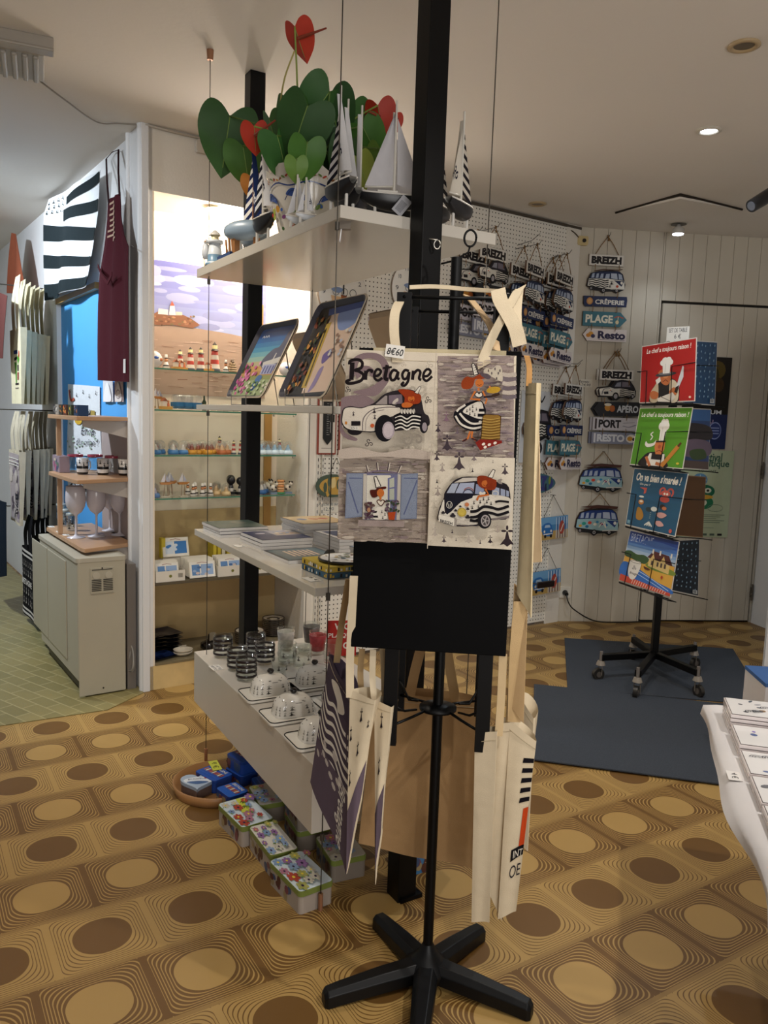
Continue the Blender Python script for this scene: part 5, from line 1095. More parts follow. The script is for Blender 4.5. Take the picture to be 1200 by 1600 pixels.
def drape(mb, D, fn, cell=.09, base=.0012, dz=.00007):
    "artwork in unit square cut along a grid so it bends with the cloth"
    for k, (vs, fs, c) in enumerate(D.ops):
        bm = bmesh.new(); V = [bm.verts.new((v[0], v[1], 0)) for v in vs]
        for f in fs:
            try: bm.faces.new([V[i] for i in f])
            except ValueError: pass
        xs = [v[0] for v in vs]; ys = [v[1] for v in vs]
        for ax, lo, hi in ((0, min(xs), max(xs)), (1, min(ys), max(ys))):
            if hi-lo < cell: continue
            g = math.ceil(lo/cell)*cell
            while g < hi:
                co = [0, 0, 0]; no = [0, 0, 0]; co[ax] = g; no[ax] = 1
                bmesh.ops.bisect_plane(bm, geom=bm.verts[:]+bm.edges[:]+bm.faces[:], plane_co=co, plane_no=no); g += cell
        for ax, lim, sg in ((0, 0.0, -1), (0, 1.0, 1), (1, 0.0, -1), (1, 1.0, 1)):
            co = [0, 0, 0]; no = [0, 0, 0]; co[ax] = lim; no[ax] = sg
            bmesh.ops.bisect_plane(bm, geom=bm.verts[:]+bm.edges[:]+bm.faces[:], plane_co=co, plane_no=no, clear_outer=True)
        bm.verts.index_update(); mb.add([fn(v.co.x, v.co.y, base+dz*k) for v in bm.verts], [[v.index for v in f.verts] for f in bm.faces], c); bm.free()
def handle(t, pts, w_=.028, wd=None, col=CREAM, m=None, n=6):
    P = smooth_pts([tuple(p) for p in pts], n); mb = MB(); mb.strap(P, w_, wd if wd else EX, col); return mb.build('handle', m or CLOTH, t)
# front tote --------------------------------------------------------
yF = -.150
def fpt(px, py, dep): # point of a rack-parallel plane seen at a pixel
    n = EY; d = ray(px, py); o_ = Vector((0, 0, EYE)); P = FK(0, dep, 0); tt = (P-Vector((0, 0, 0))).dot(n)/d.dot(n); return o_+d*tt
q = [fpt(542, 546, yF), fpt(807, 556, yF), fpt(799, 857, yF), fpt(527, 840, yF)]
hq = homog([(542, 546), (807, 556), (799, 857), (527, 840)], [(0, 0), (1, 0), (1, 1), (0, 1)])
def stones(D, x0, y0, x1, y1, n, seed, base='#9a8a84', cols=('#8a7a7c', '#a89a90', '#b5a798', '#7d6d72', '#98887e', '#c0b4a6')):
    D.poly([(x0, y0), (x1, y0), (x1, y1), (x0, y1)], base); r = random.Random(seed)
    for k in range(n):
        x, y = r.uniform(x0, x1), r.uniform(y0, y1); a = r.uniform(3, 14); b = r.uniform(.7, 2.4)
        a = min(a, x-x0, x1-x) if min(x-x0, x1-x) > 1 else 1; b = min(b, y1-y, y-y0) if min(y1-y, y-y0) > .3 else .3
        D.ell(x, y, a, b, r.choice(cols), 9)
    for k in range(n//3):
        x, y = r.uniform(x0+4, x1-20), r.uniform(y0+2, y1-2); D.line([(x, y), (x+r.uniform(6, 18), y+r.uniform(-.6, .6))], .6, '#5c4e50')
def art_front(D):
    D.poly([(543, 548), (684, 552), (672, 848), (527.5, 840)], '#d3c7b4')
    stones(D, 684, 556, 803, 712, 190, 4)
    stones(D, 531, 703, 674, 845, 240, 9, '#ab9c8e', ('#9a8a80', '#b9ab9c', '#a3938a', '#8d7c7a', '#c4b8a8', '#b0a094'))
    D.blob([(531, 700), (560, 694), (600, 702), (640, 696), (676, 702), (674, 712), (600, 708), (540, 711)], '#b3a598')
    D.poly([(674, 706), (803, 710), (798, 854), (670, 847)], '#d0c5b2')
    # big mauve swirl
    D.blob([(551, 594), (553, 566), (572, 554), (598, 556), (611, 572), (612, 590), (604, 604), (588, 617), (556, 611), (584, 603), (600, 588), (598, 570), (584, 562), (566, 566), (560, 585)], '#7d6a6c', 4)
    D.ring(575, 585, 11, 9, 8, '#7d6a6c', 150, 380)
    D.blob([(536, 622), (552, 616), (575, 616), (588, 624), (584, 632), (560, 636), (545, 645), (540, 660), (545, 672), (562, 680), (560, 684), (545, 680), (536, 668), (534, 640)], '#7d6a6c', 4)
    # lettering: brush script
    D.push(lambda x, y: (520+x/6.667, 530+y/6.667)); I = '#1d1719'
    D.spline([(235, 250), (232, 330), (225, 420)], 45, I); D.spline([(205, 270), (215, 235), (290, 222), (335, 250), (325, 300), (265, 325), (300, 335), (345, 370), (330, 420), (270, 445), (200, 455), (175, 435), (215, 418)], 30, I)
    D.spline([(372, 330), (368, 420)], 36, I); D.spline([(372, 360), (400, 325), (435, 330), (425, 350)], 27, I)
    D.spline([(455, 380), (500, 375), (525, 335), (490, 315), (462, 350), (460, 400), (495, 425), (540, 400)], 26, I)
    D.spline([(590, 275), (575, 350), (568, 405), (600, 415)], 36, I); D.spline([(545, 305), (635, 295)], 21, I)
    D.spline([(690, 335), (650, 325), (620, 370), (632, 420), (670, 410), (700, 340), (692, 400), (715, 412)], 28, I)
    D.spline([(810, 335), (770, 325), (742, 365), (755, 410), (790, 400), (812, 345), (800, 430), (765, 475), (735, 465), (760, 440)], 27, I)
    D.spline([(855, 330), (845, 420)], 33, I); D.spline([(855, 365), (895, 325), (925, 345), (912, 405), (935, 420)], 27, I)
    D.spline([(950, 385), (1000, 380), (1030, 340), (1000, 315), (965, 345), (955, 400), (990, 430), (1045, 385)], 26, I)
    for x, y, r_, c in ((190, 515, 38, '#2c2326'), (1003, 620, 44, '#2c2326'), (402, 1050, 50, '#3a3032'), (668, 475, 32, '#9c8f82'), (757, 270, 32, '#ab9f90'), (1015, 275, 48, '#b3a898')): triskel(D, x, y, r_, c)
    triskel(D, 845, 985, 125, '#8d8478', 22)
    D.pop()
    # round car with driver
    D.push(lambda x, y: (520+x/6.667, 530+y/6.667))
    D.blob([(130, 760), (150, 700), (220, 680), (330, 690), (450, 650), (560, 560), (700, 520), (850, 520), (930, 600), (965, 740), (1010, 780), (1015, 870), (900, 900), (700, 925), (440, 940), (200, 920), (130, 850)], '#2a2528')
    D.blob([(140, 770), (160, 705), (230, 690), (330, 700), (450, 670), (700, 680), (700, 770), (560, 800), (480, 900), (430, 930), (210, 910), (140, 850)], '#c9bfb0')
    D.poly([(470, 660), (570, 575), (590, 575), (590, 660)], '#8f8580'); D.poly([(605, 655), (605, 572), (740, 560), (745, 655)], '#6d6068'); D.blob([(640, 655), (660, 620), (700, 600), (690, 655)], '#b8ada2')
    D.spline([(340, 920), (350, 800), (430, 720), (560, 690), (700, 690)], 8, '#574c50'); D.spline([(370, 920), (380, 810), (440, 740), (560, 715)], 5, '#7d7272')
    for k in range(4):
        y = 780+k*36; D.spline([(660, y), (720, y-22), (790, y+8), (850, y-22), (940, y-10)], 20, '#151316'); D.spline([(670, y+18), (730, y-2), (790, y+26), (850, y-4), (930, y+8)], 13, '#d9d2c6')
    ermine(D, 460, 690, 60, '#2a2226'); ermine(D, 465, 760, 50, '#3a3036'); ermine(D, 250, 730, 45, '#3a3036')
    D.rect(228, 828, 320, 872, '#1d191c'); D.rect(220, 880, 300, 915, '#d8d2c6'); D.text('BZH 01', 226, 886, 294, 910, '#2a2428', .01)
    D.ell(440, 872, 20, 20, '#b5552f', 14); D.ell(175, 845, 12, 16, '#b5752f', 12); D.line([(190, 915), (430, 938)], 9, '#1b171a')
    D.blob([(200, 915), (330, 930), (300, 965), (230, 965), (195, 940)], '#1c181b')
    D.ell(565, 900, 100, 135, '#17161a', 28); D.ell(602, 920, 62, 88, '#a3979c', 24); D.ell(602, 920, 48, 70, '#b9adb0', 20); D.ell(962, 885, 42, 65, '#1c1a1e', 20); D.ell(970, 885, 25, 45, '#958a8e', 18)
    D.blob([(700, 520), (780, 512), (850, 530), (930, 570), (925, 640), (870, 660), (770, 650), (765, 590)], '#8e3417'); D.ell(835, 605, 34, 36, '#b8602a', 14); D.line([(815, 615), (835, 628), (855, 612)], 5, '#4d1a0e')
    D.poly([(862, 545), (915, 480), (935, 490), (905, 560)], '#2a2528'); D.poly([(870, 545), (917, 487), (930, 494), (900, 555)], '#d4ccbe'); D.blob([(740, 655), (790, 640), (850, 660), (820, 690), (750, 690)], '#b8602a')
    for k in range(5): D.ell(740+k*30, 730, 14, 26, '#cfc6b8', 10); D.line([(740+k*30, 705), (748+k*30, 755)], 5, '#2a2428')
    D.pop()
    # woman with pancakes
    D.push(lambda x, y: (680+x/8, 530+y/8))
    for k, c in enumerate(('#b3a79b', '#6f6468', '#b3a79b', '#665b60', '#b3a79b', '#6f6468')): D.spline([(830, 440+k*52), (900, 452+k*52), (1000, 440+k*52)], 46, c)
    D.blob([(600, 400), (640, 370), (700, 380), (760, 340), (820, 370), (830, 520), (760, 500), (700, 470), (640, 450)], '#b9ae9c')
    for x, y in ((660, 400), (700, 430), (740, 380), (780, 430), (760, 490), (800, 400)): D.ell(x, y, 8, 18, '#4c4448', 8)
    D.blob([(560, 745), (620, 830), (625, 900), (580, 1080), (480, 1115), (350, 1080), (250, 980), (240, 900), (290, 850), (400, 780)], '#17151a')
    D.blob([(560, 760), (600, 840), (610, 960), (520, 960), (420, 920), (350, 880), (420, 810)], '#cdc5b8')
    for a, b, c, d in (((260, 930), (330, 1030), (460, 1080), (590, 1060)), ((310, 900), (390, 985), (480, 1025), (595, 1010)), ((275, 880), (300, 850), (330, 830), (380, 800)), ((545, 1005), (560, 1000), (580, 1003), (610, 1000))): D.spline([a, b, c, d], 24, '#cdc5b8')
    D.rect(545, 845, 615, 880, '#17151a'); D.rect(530, 905, 615, 940, '#17151a')
    for x, y in ((400, 870), (435, 850), (470, 820), (515, 850), (470, 870), (435, 905), (495, 915)): ermine(D, x, y-20, 38, '#2a262a')
    D.blob([(350, 610), (330, 540), (390, 470), (470, 480), (560, 440), (640, 450), (650, 480), (560, 500), (500, 500), (480, 560), (440, 610)], '#8a3a1c'); D.blob([(560, 440), (640, 435), (690, 470), (660, 500), (600, 480)], '#554a50')
    D.poly([(450, 330), (470, 305), (500, 330), (545, 440), (480, 460)], '#252024'); D.poly([(462, 335), (472, 318), (492, 338), (530, 438), (488, 450)], '#d2cabc'); [D.line([(466+10*k, 345+25*k), (500+10*k, 345+22*k)], 6, '#3a3438') for k in range(4)]
    D.ell(550, 545, 52, 50, '#bb6a33', 18); D.line([(525, 560), (550, 575), (575, 558)], 6, '#5b2414'); D.line([(540, 600), (540, 635)], 26, '#bb6a33'); D.line([(500, 640), (445, 730), (560, 740)], 26, '#bb6a33'); D.line([(590, 640), (640, 740), (620, 790)], 20, '#bb6a33')
    D.blob([(490, 680), (520, 645), (545, 665), (575, 645), (595, 690), (560, 720), (520, 715)], '#252024'); D.blob([(500, 682), (522, 657), (545, 677), (572, 657), (582, 690), (556, 708), (524, 705)], '#cdc5b8')
    D.line([(600, 710), (700, 700), (790, 665)], 22, '#2a2226'); D.ell(745, 685, 55, 20, '#3a2a22', 14, -.25); D.blob([(640, 650), (650, 610), (700, 590), (780, 590), (805, 620), (770, 655), (700, 665)], '#b08a2e'); D.ell(675, 590, 12, 12, '#c9784a', 8)
    D.line([(440, 1115), (410, 1200), (350, 1235)], 24, '#bb6a33'); D.line([(465, 1115), (455, 1190), (510, 1225)], 24, '#bb6a33'); D.line([(400, 1205), (345, 1240)], 20, '#3a2226'); D.line([(455, 1200), (525, 1225)], 20, '#3a2226')
    D.poly([(590, 930), (620, 910), (780, 915), (815, 935), (800, 1220), (560, 1225), (575, 1100)], '#3e2a14'); D.poly([(598, 935), (630, 918), (775, 922), (805, 940), (795, 1212), (572, 1215), (585, 1100)], '#86642e')
    for k in range(8): D.spline([(590-k*2, 960+k*33), (690, 975+k*32), (800, 955+k*33)], 7, '#b4944e'); D.spline([(590-k*2, 972+k*33), (690, 987+k*32), (800, 967+k*33)], 4, '#553c18')
    D.poly([(500, 1250), (560, 1210), (820, 1225), (825, 1255), (560, 1345)], '#7a231c'); [D.ell(x, y, 22, 16, '#d8cdbf', 10, -.5) for x, y in ((600, 1268), (670, 1275), (620, 1305), (740, 1255))]
    for x, y, h, c in ((50, 1010, 120, '#40363c'), (160, 1150, 200, '#40363c'), (285, 1060, 90, '#6a5c62'), (360, 1235, 80, '#7d7072'), (150, 880, 120, '#7a5f6c')): ermine(D, x, y, h, c)
    D.pop()
    # window with shutters
    D.push(lambda x, y: (520+x/7.5, 690+y/7.5))
    D.poly([(400, 320), (825, 325), (820, 865), (400, 865)], '#6d6d86'); D.poly([(440, 345), (760, 345), (755, 860), (430, 860)], '#c9c3b4'); D.poly([(400, 330), (438, 330), (425, 860), (390, 860)], '#b3ab9f'); D.poly([(790, 330), (825, 340), (815, 865), (775, 865)], '#b3ab9f')
    D.poly([(675, 380), (765, 350), (765, 640), (675, 640)], '#67688a'); D.poly([(695, 390), (750, 370), (750, 480), (695, 490)], '#a9ab9c'); D.poly([(695, 505), (750, 497), (750, 630), (695, 630)], '#a3a698')
    for pts, dg in ((((210, 320), (400, 320), (385, 830), (190, 850)), ((230, 420), (340, 790))), (((830, 330), (1020, 320), (1005, 850), (815, 860)), ((1010, 400), (860, 800)))):
        D.poly(list(pts), '#6c7386'); D.poly([(p[0]+(10 if i in (0, 3) else -10), p[1]+(12 if i < 2 else -12)) for i, p in enumerate(pts)], '#7b8394'); D.line(list(dg), 14, '#545b7a'); D.line([(pts[0][0]+30, 378), (pts[1][0]-15, 380)], 10, '#545b7a')
    for a, b in (((430, 230), (455, 320)), ((550, 200), (560, 305)), ((690, 200), (670, 305)), ((820, 235), (785, 320))): D.line([a, b], 12, '#4a3f42'); D.line([(a[0]+12, a[1]), (b[0]+12, b[1])], 7, '#d2c8b8')
    D.poly([(340, 865), (870, 880), (860, 950), (340, 940)], '#94857f'); D.spline([(440, 318), (600, 295), (790, 320)], 16, '#6d6070')
    D.poly([(515, 360), (550, 352), (605, 470), (540, 495)], '#2a2428'); D.poly([(525, 365), (545, 362), (593, 470), (548, 486)], '#cfc8ba')
    D.blob([(475, 520), (540, 510), (560, 490), (650, 475), (655, 500), (590, 520), (560, 590), (500, 600)], '#4a1d16'); D.ell(595, 550, 42, 48, '#b4652f', 16); D.line([(595, 595), (595, 630)], 22, '#b4652f')
    D.blob([(550, 650), (575, 625), (597, 640), (620, 625), (645, 650), (600, 705)], '#4d2a22'); D.blob([(560, 652), (577, 637), (597, 652), (618, 637), (632, 652), (598, 694)], '#d0c6b4')
    D.blob([(520, 760), (560, 715), (640, 720), (670, 790), (660, 855), (515, 855)], '#cfc8bb'); [D.rect(510, y, 585, y+24, '#1c181c') for y in (760, 815)]; [ermine(D, x, y, 36, '#2a262a') for x, y in ((610, 750), (645, 780), (620, 820))]
    r = random.Random(6)
    for k in range(26): D.ell(r.uniform(645, 805), r.uniform(640, 770), 20, 12, r.choice(['#54424e', '#3f3a3a', '#6a5460', '#34402e']), 7, r.uniform(0, 3)); D.ell(r.uniform(425, 520), r.uniform(650, 880), 16, 22, r.choice(['#54424e', '#4a3038', '#5f4a44']), 7, r.uniform(0, 3))
    D.poly([(680, 775), (770, 765), (755, 860), (690, 860)], '#a3421f'); D.ell(465, 745, 20, 28, '#a3785a', 10); D.pop()
    # camper van
    D.push(lambda x, y: (670+x/8, 690+y/8))
    D.blob([(150, 760), (200, 640), (215, 570), (310, 440), (420, 385), (540, 378), (700, 390), (830, 440), (985, 510), (985, 880), (780, 910), (700, 1015), (620, 990), (360, 995), (140, 925), (135, 830)], '#241f24', 4)
    D.blob([(165, 765), (205, 660), (240, 845), (520, 620), (985, 635), (985, 860), (800, 895), (640, 920), (600, 970), (360, 975), (150, 915), (145, 830)], '#cbc3b5', 4)
    D.poly([(320, 455), (430, 395), (600, 390), (610, 430), (380, 450)], '#b5ada2'); D.poly([(215, 590), (560, 590), (545, 640), (380, 700), (240, 850)], '#1a1a24')
    D.poly([(235, 580), (300, 465), (380, 460), (330, 580)], '#9aa0ae'); D.poly([(340, 580), (395, 460), (570, 452), (555, 585)], '#979db0'); D.poly([(575, 590), (590, 470), (680, 480), (690, 600)], '#8088a0'); D.poly([(780, 600), (790, 500), (870, 520), (870, 610)], '#9098ac'); D.poly([(885, 610), (885, 525), (940, 540), (940, 620)], '#8d94a8'); D.poly([(952, 620), (952, 545), (985, 560), (985, 625)], '#8d94a8')
    D.ring(495, 590, 60, 55, 12, '#3a3a4a', 180, 360); D.ring(500, 560, 55, 45, 10, '#8a4a3a', 200, 350)
    D.ring(268, 725, 34, 42, 7, '#b9b3a8'); D.line([(248, 700), (262, 755), (268, 715), (276, 755), (290, 700)], 7, '#b9b3a8')
    D.blob([(610, 380), (700, 370), (800, 410), (835, 430), (825, 520), (780, 545), (690, 530), (615, 480)], '#7d2f17'); D.ell(700, 465, 45, 42, '#b3602c', 16); D.line([(675, 478), (700, 495), (728, 476)], 6, '#5b2414')
    D.poly([(725, 385), (790, 285), (825, 300), (790, 400)], '#2c272b'); D.poly([(737, 383), (793, 296), (815, 306), (785, 392)], '#cfc7b9'); D.blob([(625, 590), (640, 560), (665, 575), (695, 560), (700, 590), (660, 615)], '#c9c1b3'); D.line([(700, 530), (740, 600), (620, 620), (600, 670)], 26, '#b3602c')
    D.ring(820, 585, 35, 30, 8, '#c9c1b3'); D.blob([(845, 430), (880, 405), (905, 415), (890, 440), (905, 470), (860, 460)], '#8a8078')
    for k, y in enumerate((790, 860, 930)): D.spline([(520, y+20), (600, y+10), (680, y-40), (780, y-30), (860, y-10), (985, y-50)] if k < 2 else [(515, 915), (580, 925), (640, 900)], 34, '#191619')
    D.spline([(820, 690), (880, 680), (985, 690)], 26, '#191619')
    for x, y in ((565, 690), (640, 680), (680, 645), (720, 680), (740, 640), (770, 700), (545, 750), (620, 735), (695, 720)): ermine(D, x, y-18, 46, '#2a262a')
    D.ell(480, 720, 26, 26, '#b5704a', 14); D.ell(420, 815, 54, 56, '#a68f3a', 22); D.ell(420, 812, 42, 44, '#b8a14a', 20)
    for x, y, h in ((195, 810, 46), (345, 785, 40), (310, 840, 66), (490, 765, 40), (490, 860, 60), (400, 735, 30)): D.ell(x, y, h*.28, h*.26, '#2a262a', 9); D.ell(x-h*.25, y+h*.3, h*.28, h*.26, '#2a262a', 9); D.ell(x+h*.25, y+h*.3, h*.28, h*.26, '#2a262a', 9); D.line([(x, y), (x, y+h*.7)], h*.1, '#2a262a')
    D.poly([(145, 840), (330, 890), (325, 985), (140, 925)], '#cfc8ba'); D.poly([(330, 885), (355, 885), (355, 995), (325, 990)], '#8d857c'); D.text('BREIZH', 160, 898, 305, 932, '#241f22', .02, slope=40)
    D.poly([(360, 905), (500, 925), (495, 950), (360, 935)], '#b5ac9f'); D.line([(360, 975), (600, 985), (640, 960)], 8, '#4a4246')
    D.ell(690, 920, 82, 100, '#1b191c', 26); D.ell(700, 920, 54, 74, '#9a9190', 22); D.ell(700, 920, 40, 58, '#45403f', 18)
    for k in range(5): a = k*1.256; D.line([(700, 920), (700+38*math.cos(a), 920+54*math.sin(a))], 9, '#a8a09c')
    D.poly([(770, 900), (985, 855), (985, 885), (790, 915)], '#6d6462')
    for x, y, h, c in ((120, 70, 115, '#453b40'), (387, 75, 225, '#453b40'), (565, 75, 115, '#776b6a'), (185, 205, 115, '#978b82'), (547, 270, 55, '#2c262a'), (122, 405, 52, '#2c262a'), (132, 480, 135, '#8d8279'), (700, 110, 40, '#8d8279'), (790, 170, 45, '#9a8f84'), (935, 215, 140, '#4a4044'), (303, 1022, 52, '#3a3236'), (205, 1095, 95, '#4a4044'), (350, 1130, 40, '#5a5052'), (500, 1050, 150, '#a89d90'), (637, 1155, 55, '#4a4044'), (757, 1095, 105, '#33292d'), (97, 985, 125, '#a89d90'), (845, 965, 100, '#a09488'), (960, 970, 270, '#33292d')): ermine(D, x, y, h, c)
    D.pop()
    D.line([(684, 553), (677, 700), (671, 848)], 1.2, '#b9ad9b')
ft, fs_front = bag('tote_bag', 'front tote printed Bretagne with round car, camper van and two women in tall hats', q, amp=.0022, nu=22, nv=24, seed=4, th=.010, art=art_front, pre=hq, col='#d8ccb6', folds=3)
# its handles: left one up to the upright, right one looped over the corner
handle(ft, [fpt(620, 566, yF-.004), fpt(619, 548, yF-.006), fpt(616, 520, yF-.006), fpt(617, 490, yF+.0), fpt(624, 472, yF+.03)], .020)
handle(ft, [fpt(757, 572, yF-.004), fpt(757, 555, yF-.004), fpt(775, 515, yF-.012), fpt(800, 470, yF-.015), fpt(812, 450, yF-.008)], .030, Vector((.8, 0, .45)))
handle(ft, [fpt(640, 449, yF+.055), fpt(680, 448, yF+.05), fpt(730, 452, yF+.03), fpt(775, 455, yF-.01), fpt(790, 456, yF-.02)], .009, Vector((0, .25, 1)))
handle(ft, [fpt(778, 452, yF-.02), fpt(782, 470, yF-.022), fpt(796, 495, yF-.02), fpt(806, 515, yF-.018), fpt(812, 540, yF-.01)], .030, Vector((1, 0, .3)))
handle(ft, [fpt(811, 452, yF), fpt(808, 490, yF-.004), fpt(811, 535, yF-.004)], .018, Vector((1, .1, 0)))
handle(ft, [fpt(730, 462, yF+.10), fpt(745, 480, yF+.08), fpt(768, 512, yF+.05), fpt(775, 548, yF+.02)], .020, Vector((1, 0, -.3)), '#cdb08a')
P0 = fpt(617, 549, yF-.012); fr = frame(P0, EX*1.0+Vector((0, 0, -.12)), Vector((.1, 0, 1)))
mb = MB(); mb.box((0, 0, 0), (.040, .026, .0008), 0, '#dcd8d0', fr); D = Art(); D.text('8€60', -.017, -.007, .017, .008, '#17171c', .01, shear=.15); D.into(mb, lambda u, v, h: fr @ Vector((u, -v, h+.0006))); pt = mb.build('price_tag', PAPER, ft)
# second tote just behind the front one, showing only its top hem
bag('tote_bag', 'plain cream tote showing only its top edge behind the printed front tote', [FK(-.165, -.140, 1.545), FK(.115, -.140, 1.545), FK(.115, -.138, 1.18), FK(-.165, -.138, 1.18)], amp=.001, th=.004, seed=8, col='#c2b493')

# totes on the left side ------------------------------------------------
def side_art_stripes(D):
    D.rect(0, 0, 1, 1, '#4a3f4a')
    r = random.Random(3)
    for k in range(7):
        y = .22+k*.065; D.spline([(.02, y), (.25, y+.05), (.5, y), (.75, y+.07), (1, y+.03)], .026, '#d6cfc4')
    D.rect(.55, .02, 1, .2, '#413743'); D.blob([(.3, .10), (.6, .06), (.8, .16), (.6, .22), (.55, .16)], '#cfc7ba')
    D.poly([(0, .62), (1, .60), (1, 1), (0, 1)], '#5a4d58')
    for k in range(12): D.ell(r.uniform(.1, .8), r.uniform(.5, .75), .05, .02, '#b9afa8', 7)
    D.push(lambda x, y: (.95-y*.35, .62+x*.36)); D.text('Bretagne', .0, .3, 1.0, 1.0, '#d6cfc4', .01, shear=.1); D.pop()
def side_art_ermine(D):
    D.poly([(0, .66), (1, .66), (1, 1.0), (0, 1.0)], '#655762')
    for x, y, h in ((.55, .09, .11), (.10, .20, .09), (.5, .33, .11), (.12, .45, .1), (.9, .2, .08)):
        D.push(lambda a, b, x=x, y=y, h=h: (x+a*h*1.9, y+b*h)); ermine(D, 0, 0, 1, '#2a2228'); D.pop()
def side_art_ermine2(D):
    D.poly([(0, .62), (1, .64), (1, 1.0), (0, 1.0)], '#5d505a')
    for x, y, h in ((.5, .06, .11), (.45, .34, .12)):
        D.push(lambda a, b, x=x, y=y, h=h: (x+a*h*2.6, y+b*h)); ermine(D, 0, 0, 1, '#2a2228'); D.pop()
qa = [at_y(516, 1022, 1.93), at_y(549, 1085, 1.74), at_y(541, 1366, 1.70), at_y(487, 1222, 1.90)]
bag('tote_bag', 'dark mauve tote with black and white stripes and sideways Bretagne lettering, at the rack\'s left', qa, amp=.006, seed=2, art=side_art_stripes, col='#54485a', nu=8, nv=18, th=.01, open_top=.03, folds=1.5)
ta, _ = bag('tote_bag', 'ermine tote with mauve lower part, left of the two white-topped ones', [at_y(546, 1078, 1.735), at_y(586, 1094, 1.70), at_y(566, 1235, 1.70), at_y(541, 1366, 1.69)], amp=.004, seed=5, art=side_art_ermine, nu=8, nv=18, th=.02, open_top=.05, folds=1.5)
tb, _ = bag('tote_bag', 'ermine tote with mauve lower part, right of the two white-topped ones', [at_y(584, 1092, 1.745), at_y(611, 1105, 1.72), at_y(595, 1290, 1.72), at_y(587, 1382, 1.71)], amp=.004, seed=6, art=side_art_ermine2, nu=8, nv=18, th=.02, open_top=.04, folds=1.5)
handle(ta, [at_y(547, 1090, 1.735), at_y(547, 1030, 1.735), at_y(550, 960, 1.73), at_y(553, 900, 1.72)], .018, Vector((1, 0, 0)))
handle(ta, [at_y(526, 1035, 1.90), at_y(533, 980, 1.87), at_y(545, 905, 1.80)], .016, Vector((1, 0, 0)), '#b0946c')
handle(tb, [at_y(585, 1095, 1.745), at_y(582, 1060, 1.75), at_y(583, 1015, 1.75)], .014, Vector((1, 0, 0))); handle(tb, [at_y(565, 1090, 1.80), at_y(563, 1050, 1.80), at_y(566, 1014, 1.80)], .014, Vector((1, 0, 0)), '#b99c72'); handle(tb, [at_y(600, 1100, 1.80), at_y(600, 1060, 1.80), at_y(598, 1014, 1.80)], .014, Vector((1, 0, 0)), '#c9b592')
# back totes seen through the rack ----------------------------------------
tk, _ = bag('tote_bag', 'canvas tote with shade painted tan, on the far side of the rack behind the pole', [at_y(586, 1084, 2.02), at_y(750, 1094, 2.00), at_y(742, 1360, 2.00), at_y(560, 1318, 2.03)], amp=.006, seed=12, col='#a5845c', nu=14, nv=14, th=.03, open_top=.03, back=True)  # natural canvas, its backlit shade is put into the brown colour
handle(tk, [at_y(640, 1090, 2.0), at_y(648, 1050, 1.99), at_y(658, 1012, 1.98)], .026, Vector((1, 0, 0)), '#a5845c'); handle(tk, [at_y(712, 1095, 2.0), at_y(704, 1050, 1.99), at_y(698, 1012, 1.98)], .026, Vector((1, 0, 0)), '#b3946a')
# totes on the right side --------------------------------------------------
def q4(a, b, c, d): return [at_y(*a), at_y(*b), at_y(*c), at_y(*d)]
t1, _ = bag('tote_bag', 'cream tote at the lower right of the rack, directly below the right upright', q4((742, 1146, 1.72), (776, 1143, 1.70), (764, 1442, 1.69), (737, 1440, 1.71)), amp=.003, seed=21, nu=6, nv=18, th=.02, folds=1.2, open_top=.02)
t2, _ = bag('tote_bag', 'narrow cream tote in the middle of the lower right bunch', q4((775, 1130, 1.75), (801, 1128, 1.74), (784, 1440, 1.72), (766, 1400, 1.73)), amp=.003, seed=22, nu=6, nv=18, th=.02, folds=1.2, open_top=.02)
def art_right(D):
    for k in range(5): D.poly([(.62, .13+k*.055), (1.0, .10+k*.055), (1.0, .125+k*.055), (.60, .158+k*.055)], '#17151a')
    D.poly([(.80, .40), (1, .38), (1, .62), (.76, .66)], '#c8481f'); D.poly([(.45, .64), (1, .60), (1, .66), (.44, .705)], '#1a181a'); D.text('INT', .55, .645, .97, .685, '#d8d0c2', .01, slope=-.02); D.text('OE', .45, .73, .95, .80, '#2a2830', .0, slope=-.02)
t3, _ = bag('tote_bag', 'cream tote with black stripes, an orange bar and dark lettering, at the rack\'s right', q4((797, 1126, 1.74), (838, 1158, 1.72), (806, 1425, 1.70), (778, 1436, 1.71)), amp=.004, seed=23, art=art_right, nu=8, nv=18, th=.02, folds=1.2, open_top=.03)
t4, _ = bag('tote_bag', 'cream tote furthest back in the lower right bunch, mostly hidden', q4((808, 1080, 1.84), (834, 1122, 1.80), (824, 1330, 1.80), (800, 1300, 1.83)), amp=.003, seed=24, nu=6, nv=14, th=.02, folds=1.2, open_top=.02)
handle(t1, [at_y(779, 1150, 1.71), at_y(783, 1090, 1.71), at_y(786, 1022, 1.70)], .018, Vector((1, 0, 0)), '#cdb48c'); handle(t2, [at_y(795, 1130, 1.75), at_y(800, 1060, 1.74), at_y(803, 985, 1.73)], .016, Vector((1, 0, 0)), '#c2a376')
handle(t3, [at_y(803, 1128, 1.74), at_y(806, 1030, 1.73), at_y(813, 940, 1.72)], .030, Vector((1, 0, 0)), '#c9ab7e'); handle(t3, [at_y(810, 1120, 1.75), at_y(812, 1060, 1.75), at_y(815, 960, 1.74)], .016, Vector((1, 0, 0)), '#b98f58')
handle(t4, [at_y(815, 1085, 1.84), at_y(816, 1020, 1.82), at_y(817, 960, 1.80)], .014, Vector((1, 0, 0)))
t5, _ = bag('tote_bag', 'cream tote at the upper right of the rack, seen edge-on beside the front tote', q4((822, 600, 1.74), (838, 598, 1.70), (828, 965, 1.68), (808, 925, 1.72)), amp=.003, seed=31, nu=6, nv=18, th=.02, folds=1.0, col='#d2c09a')
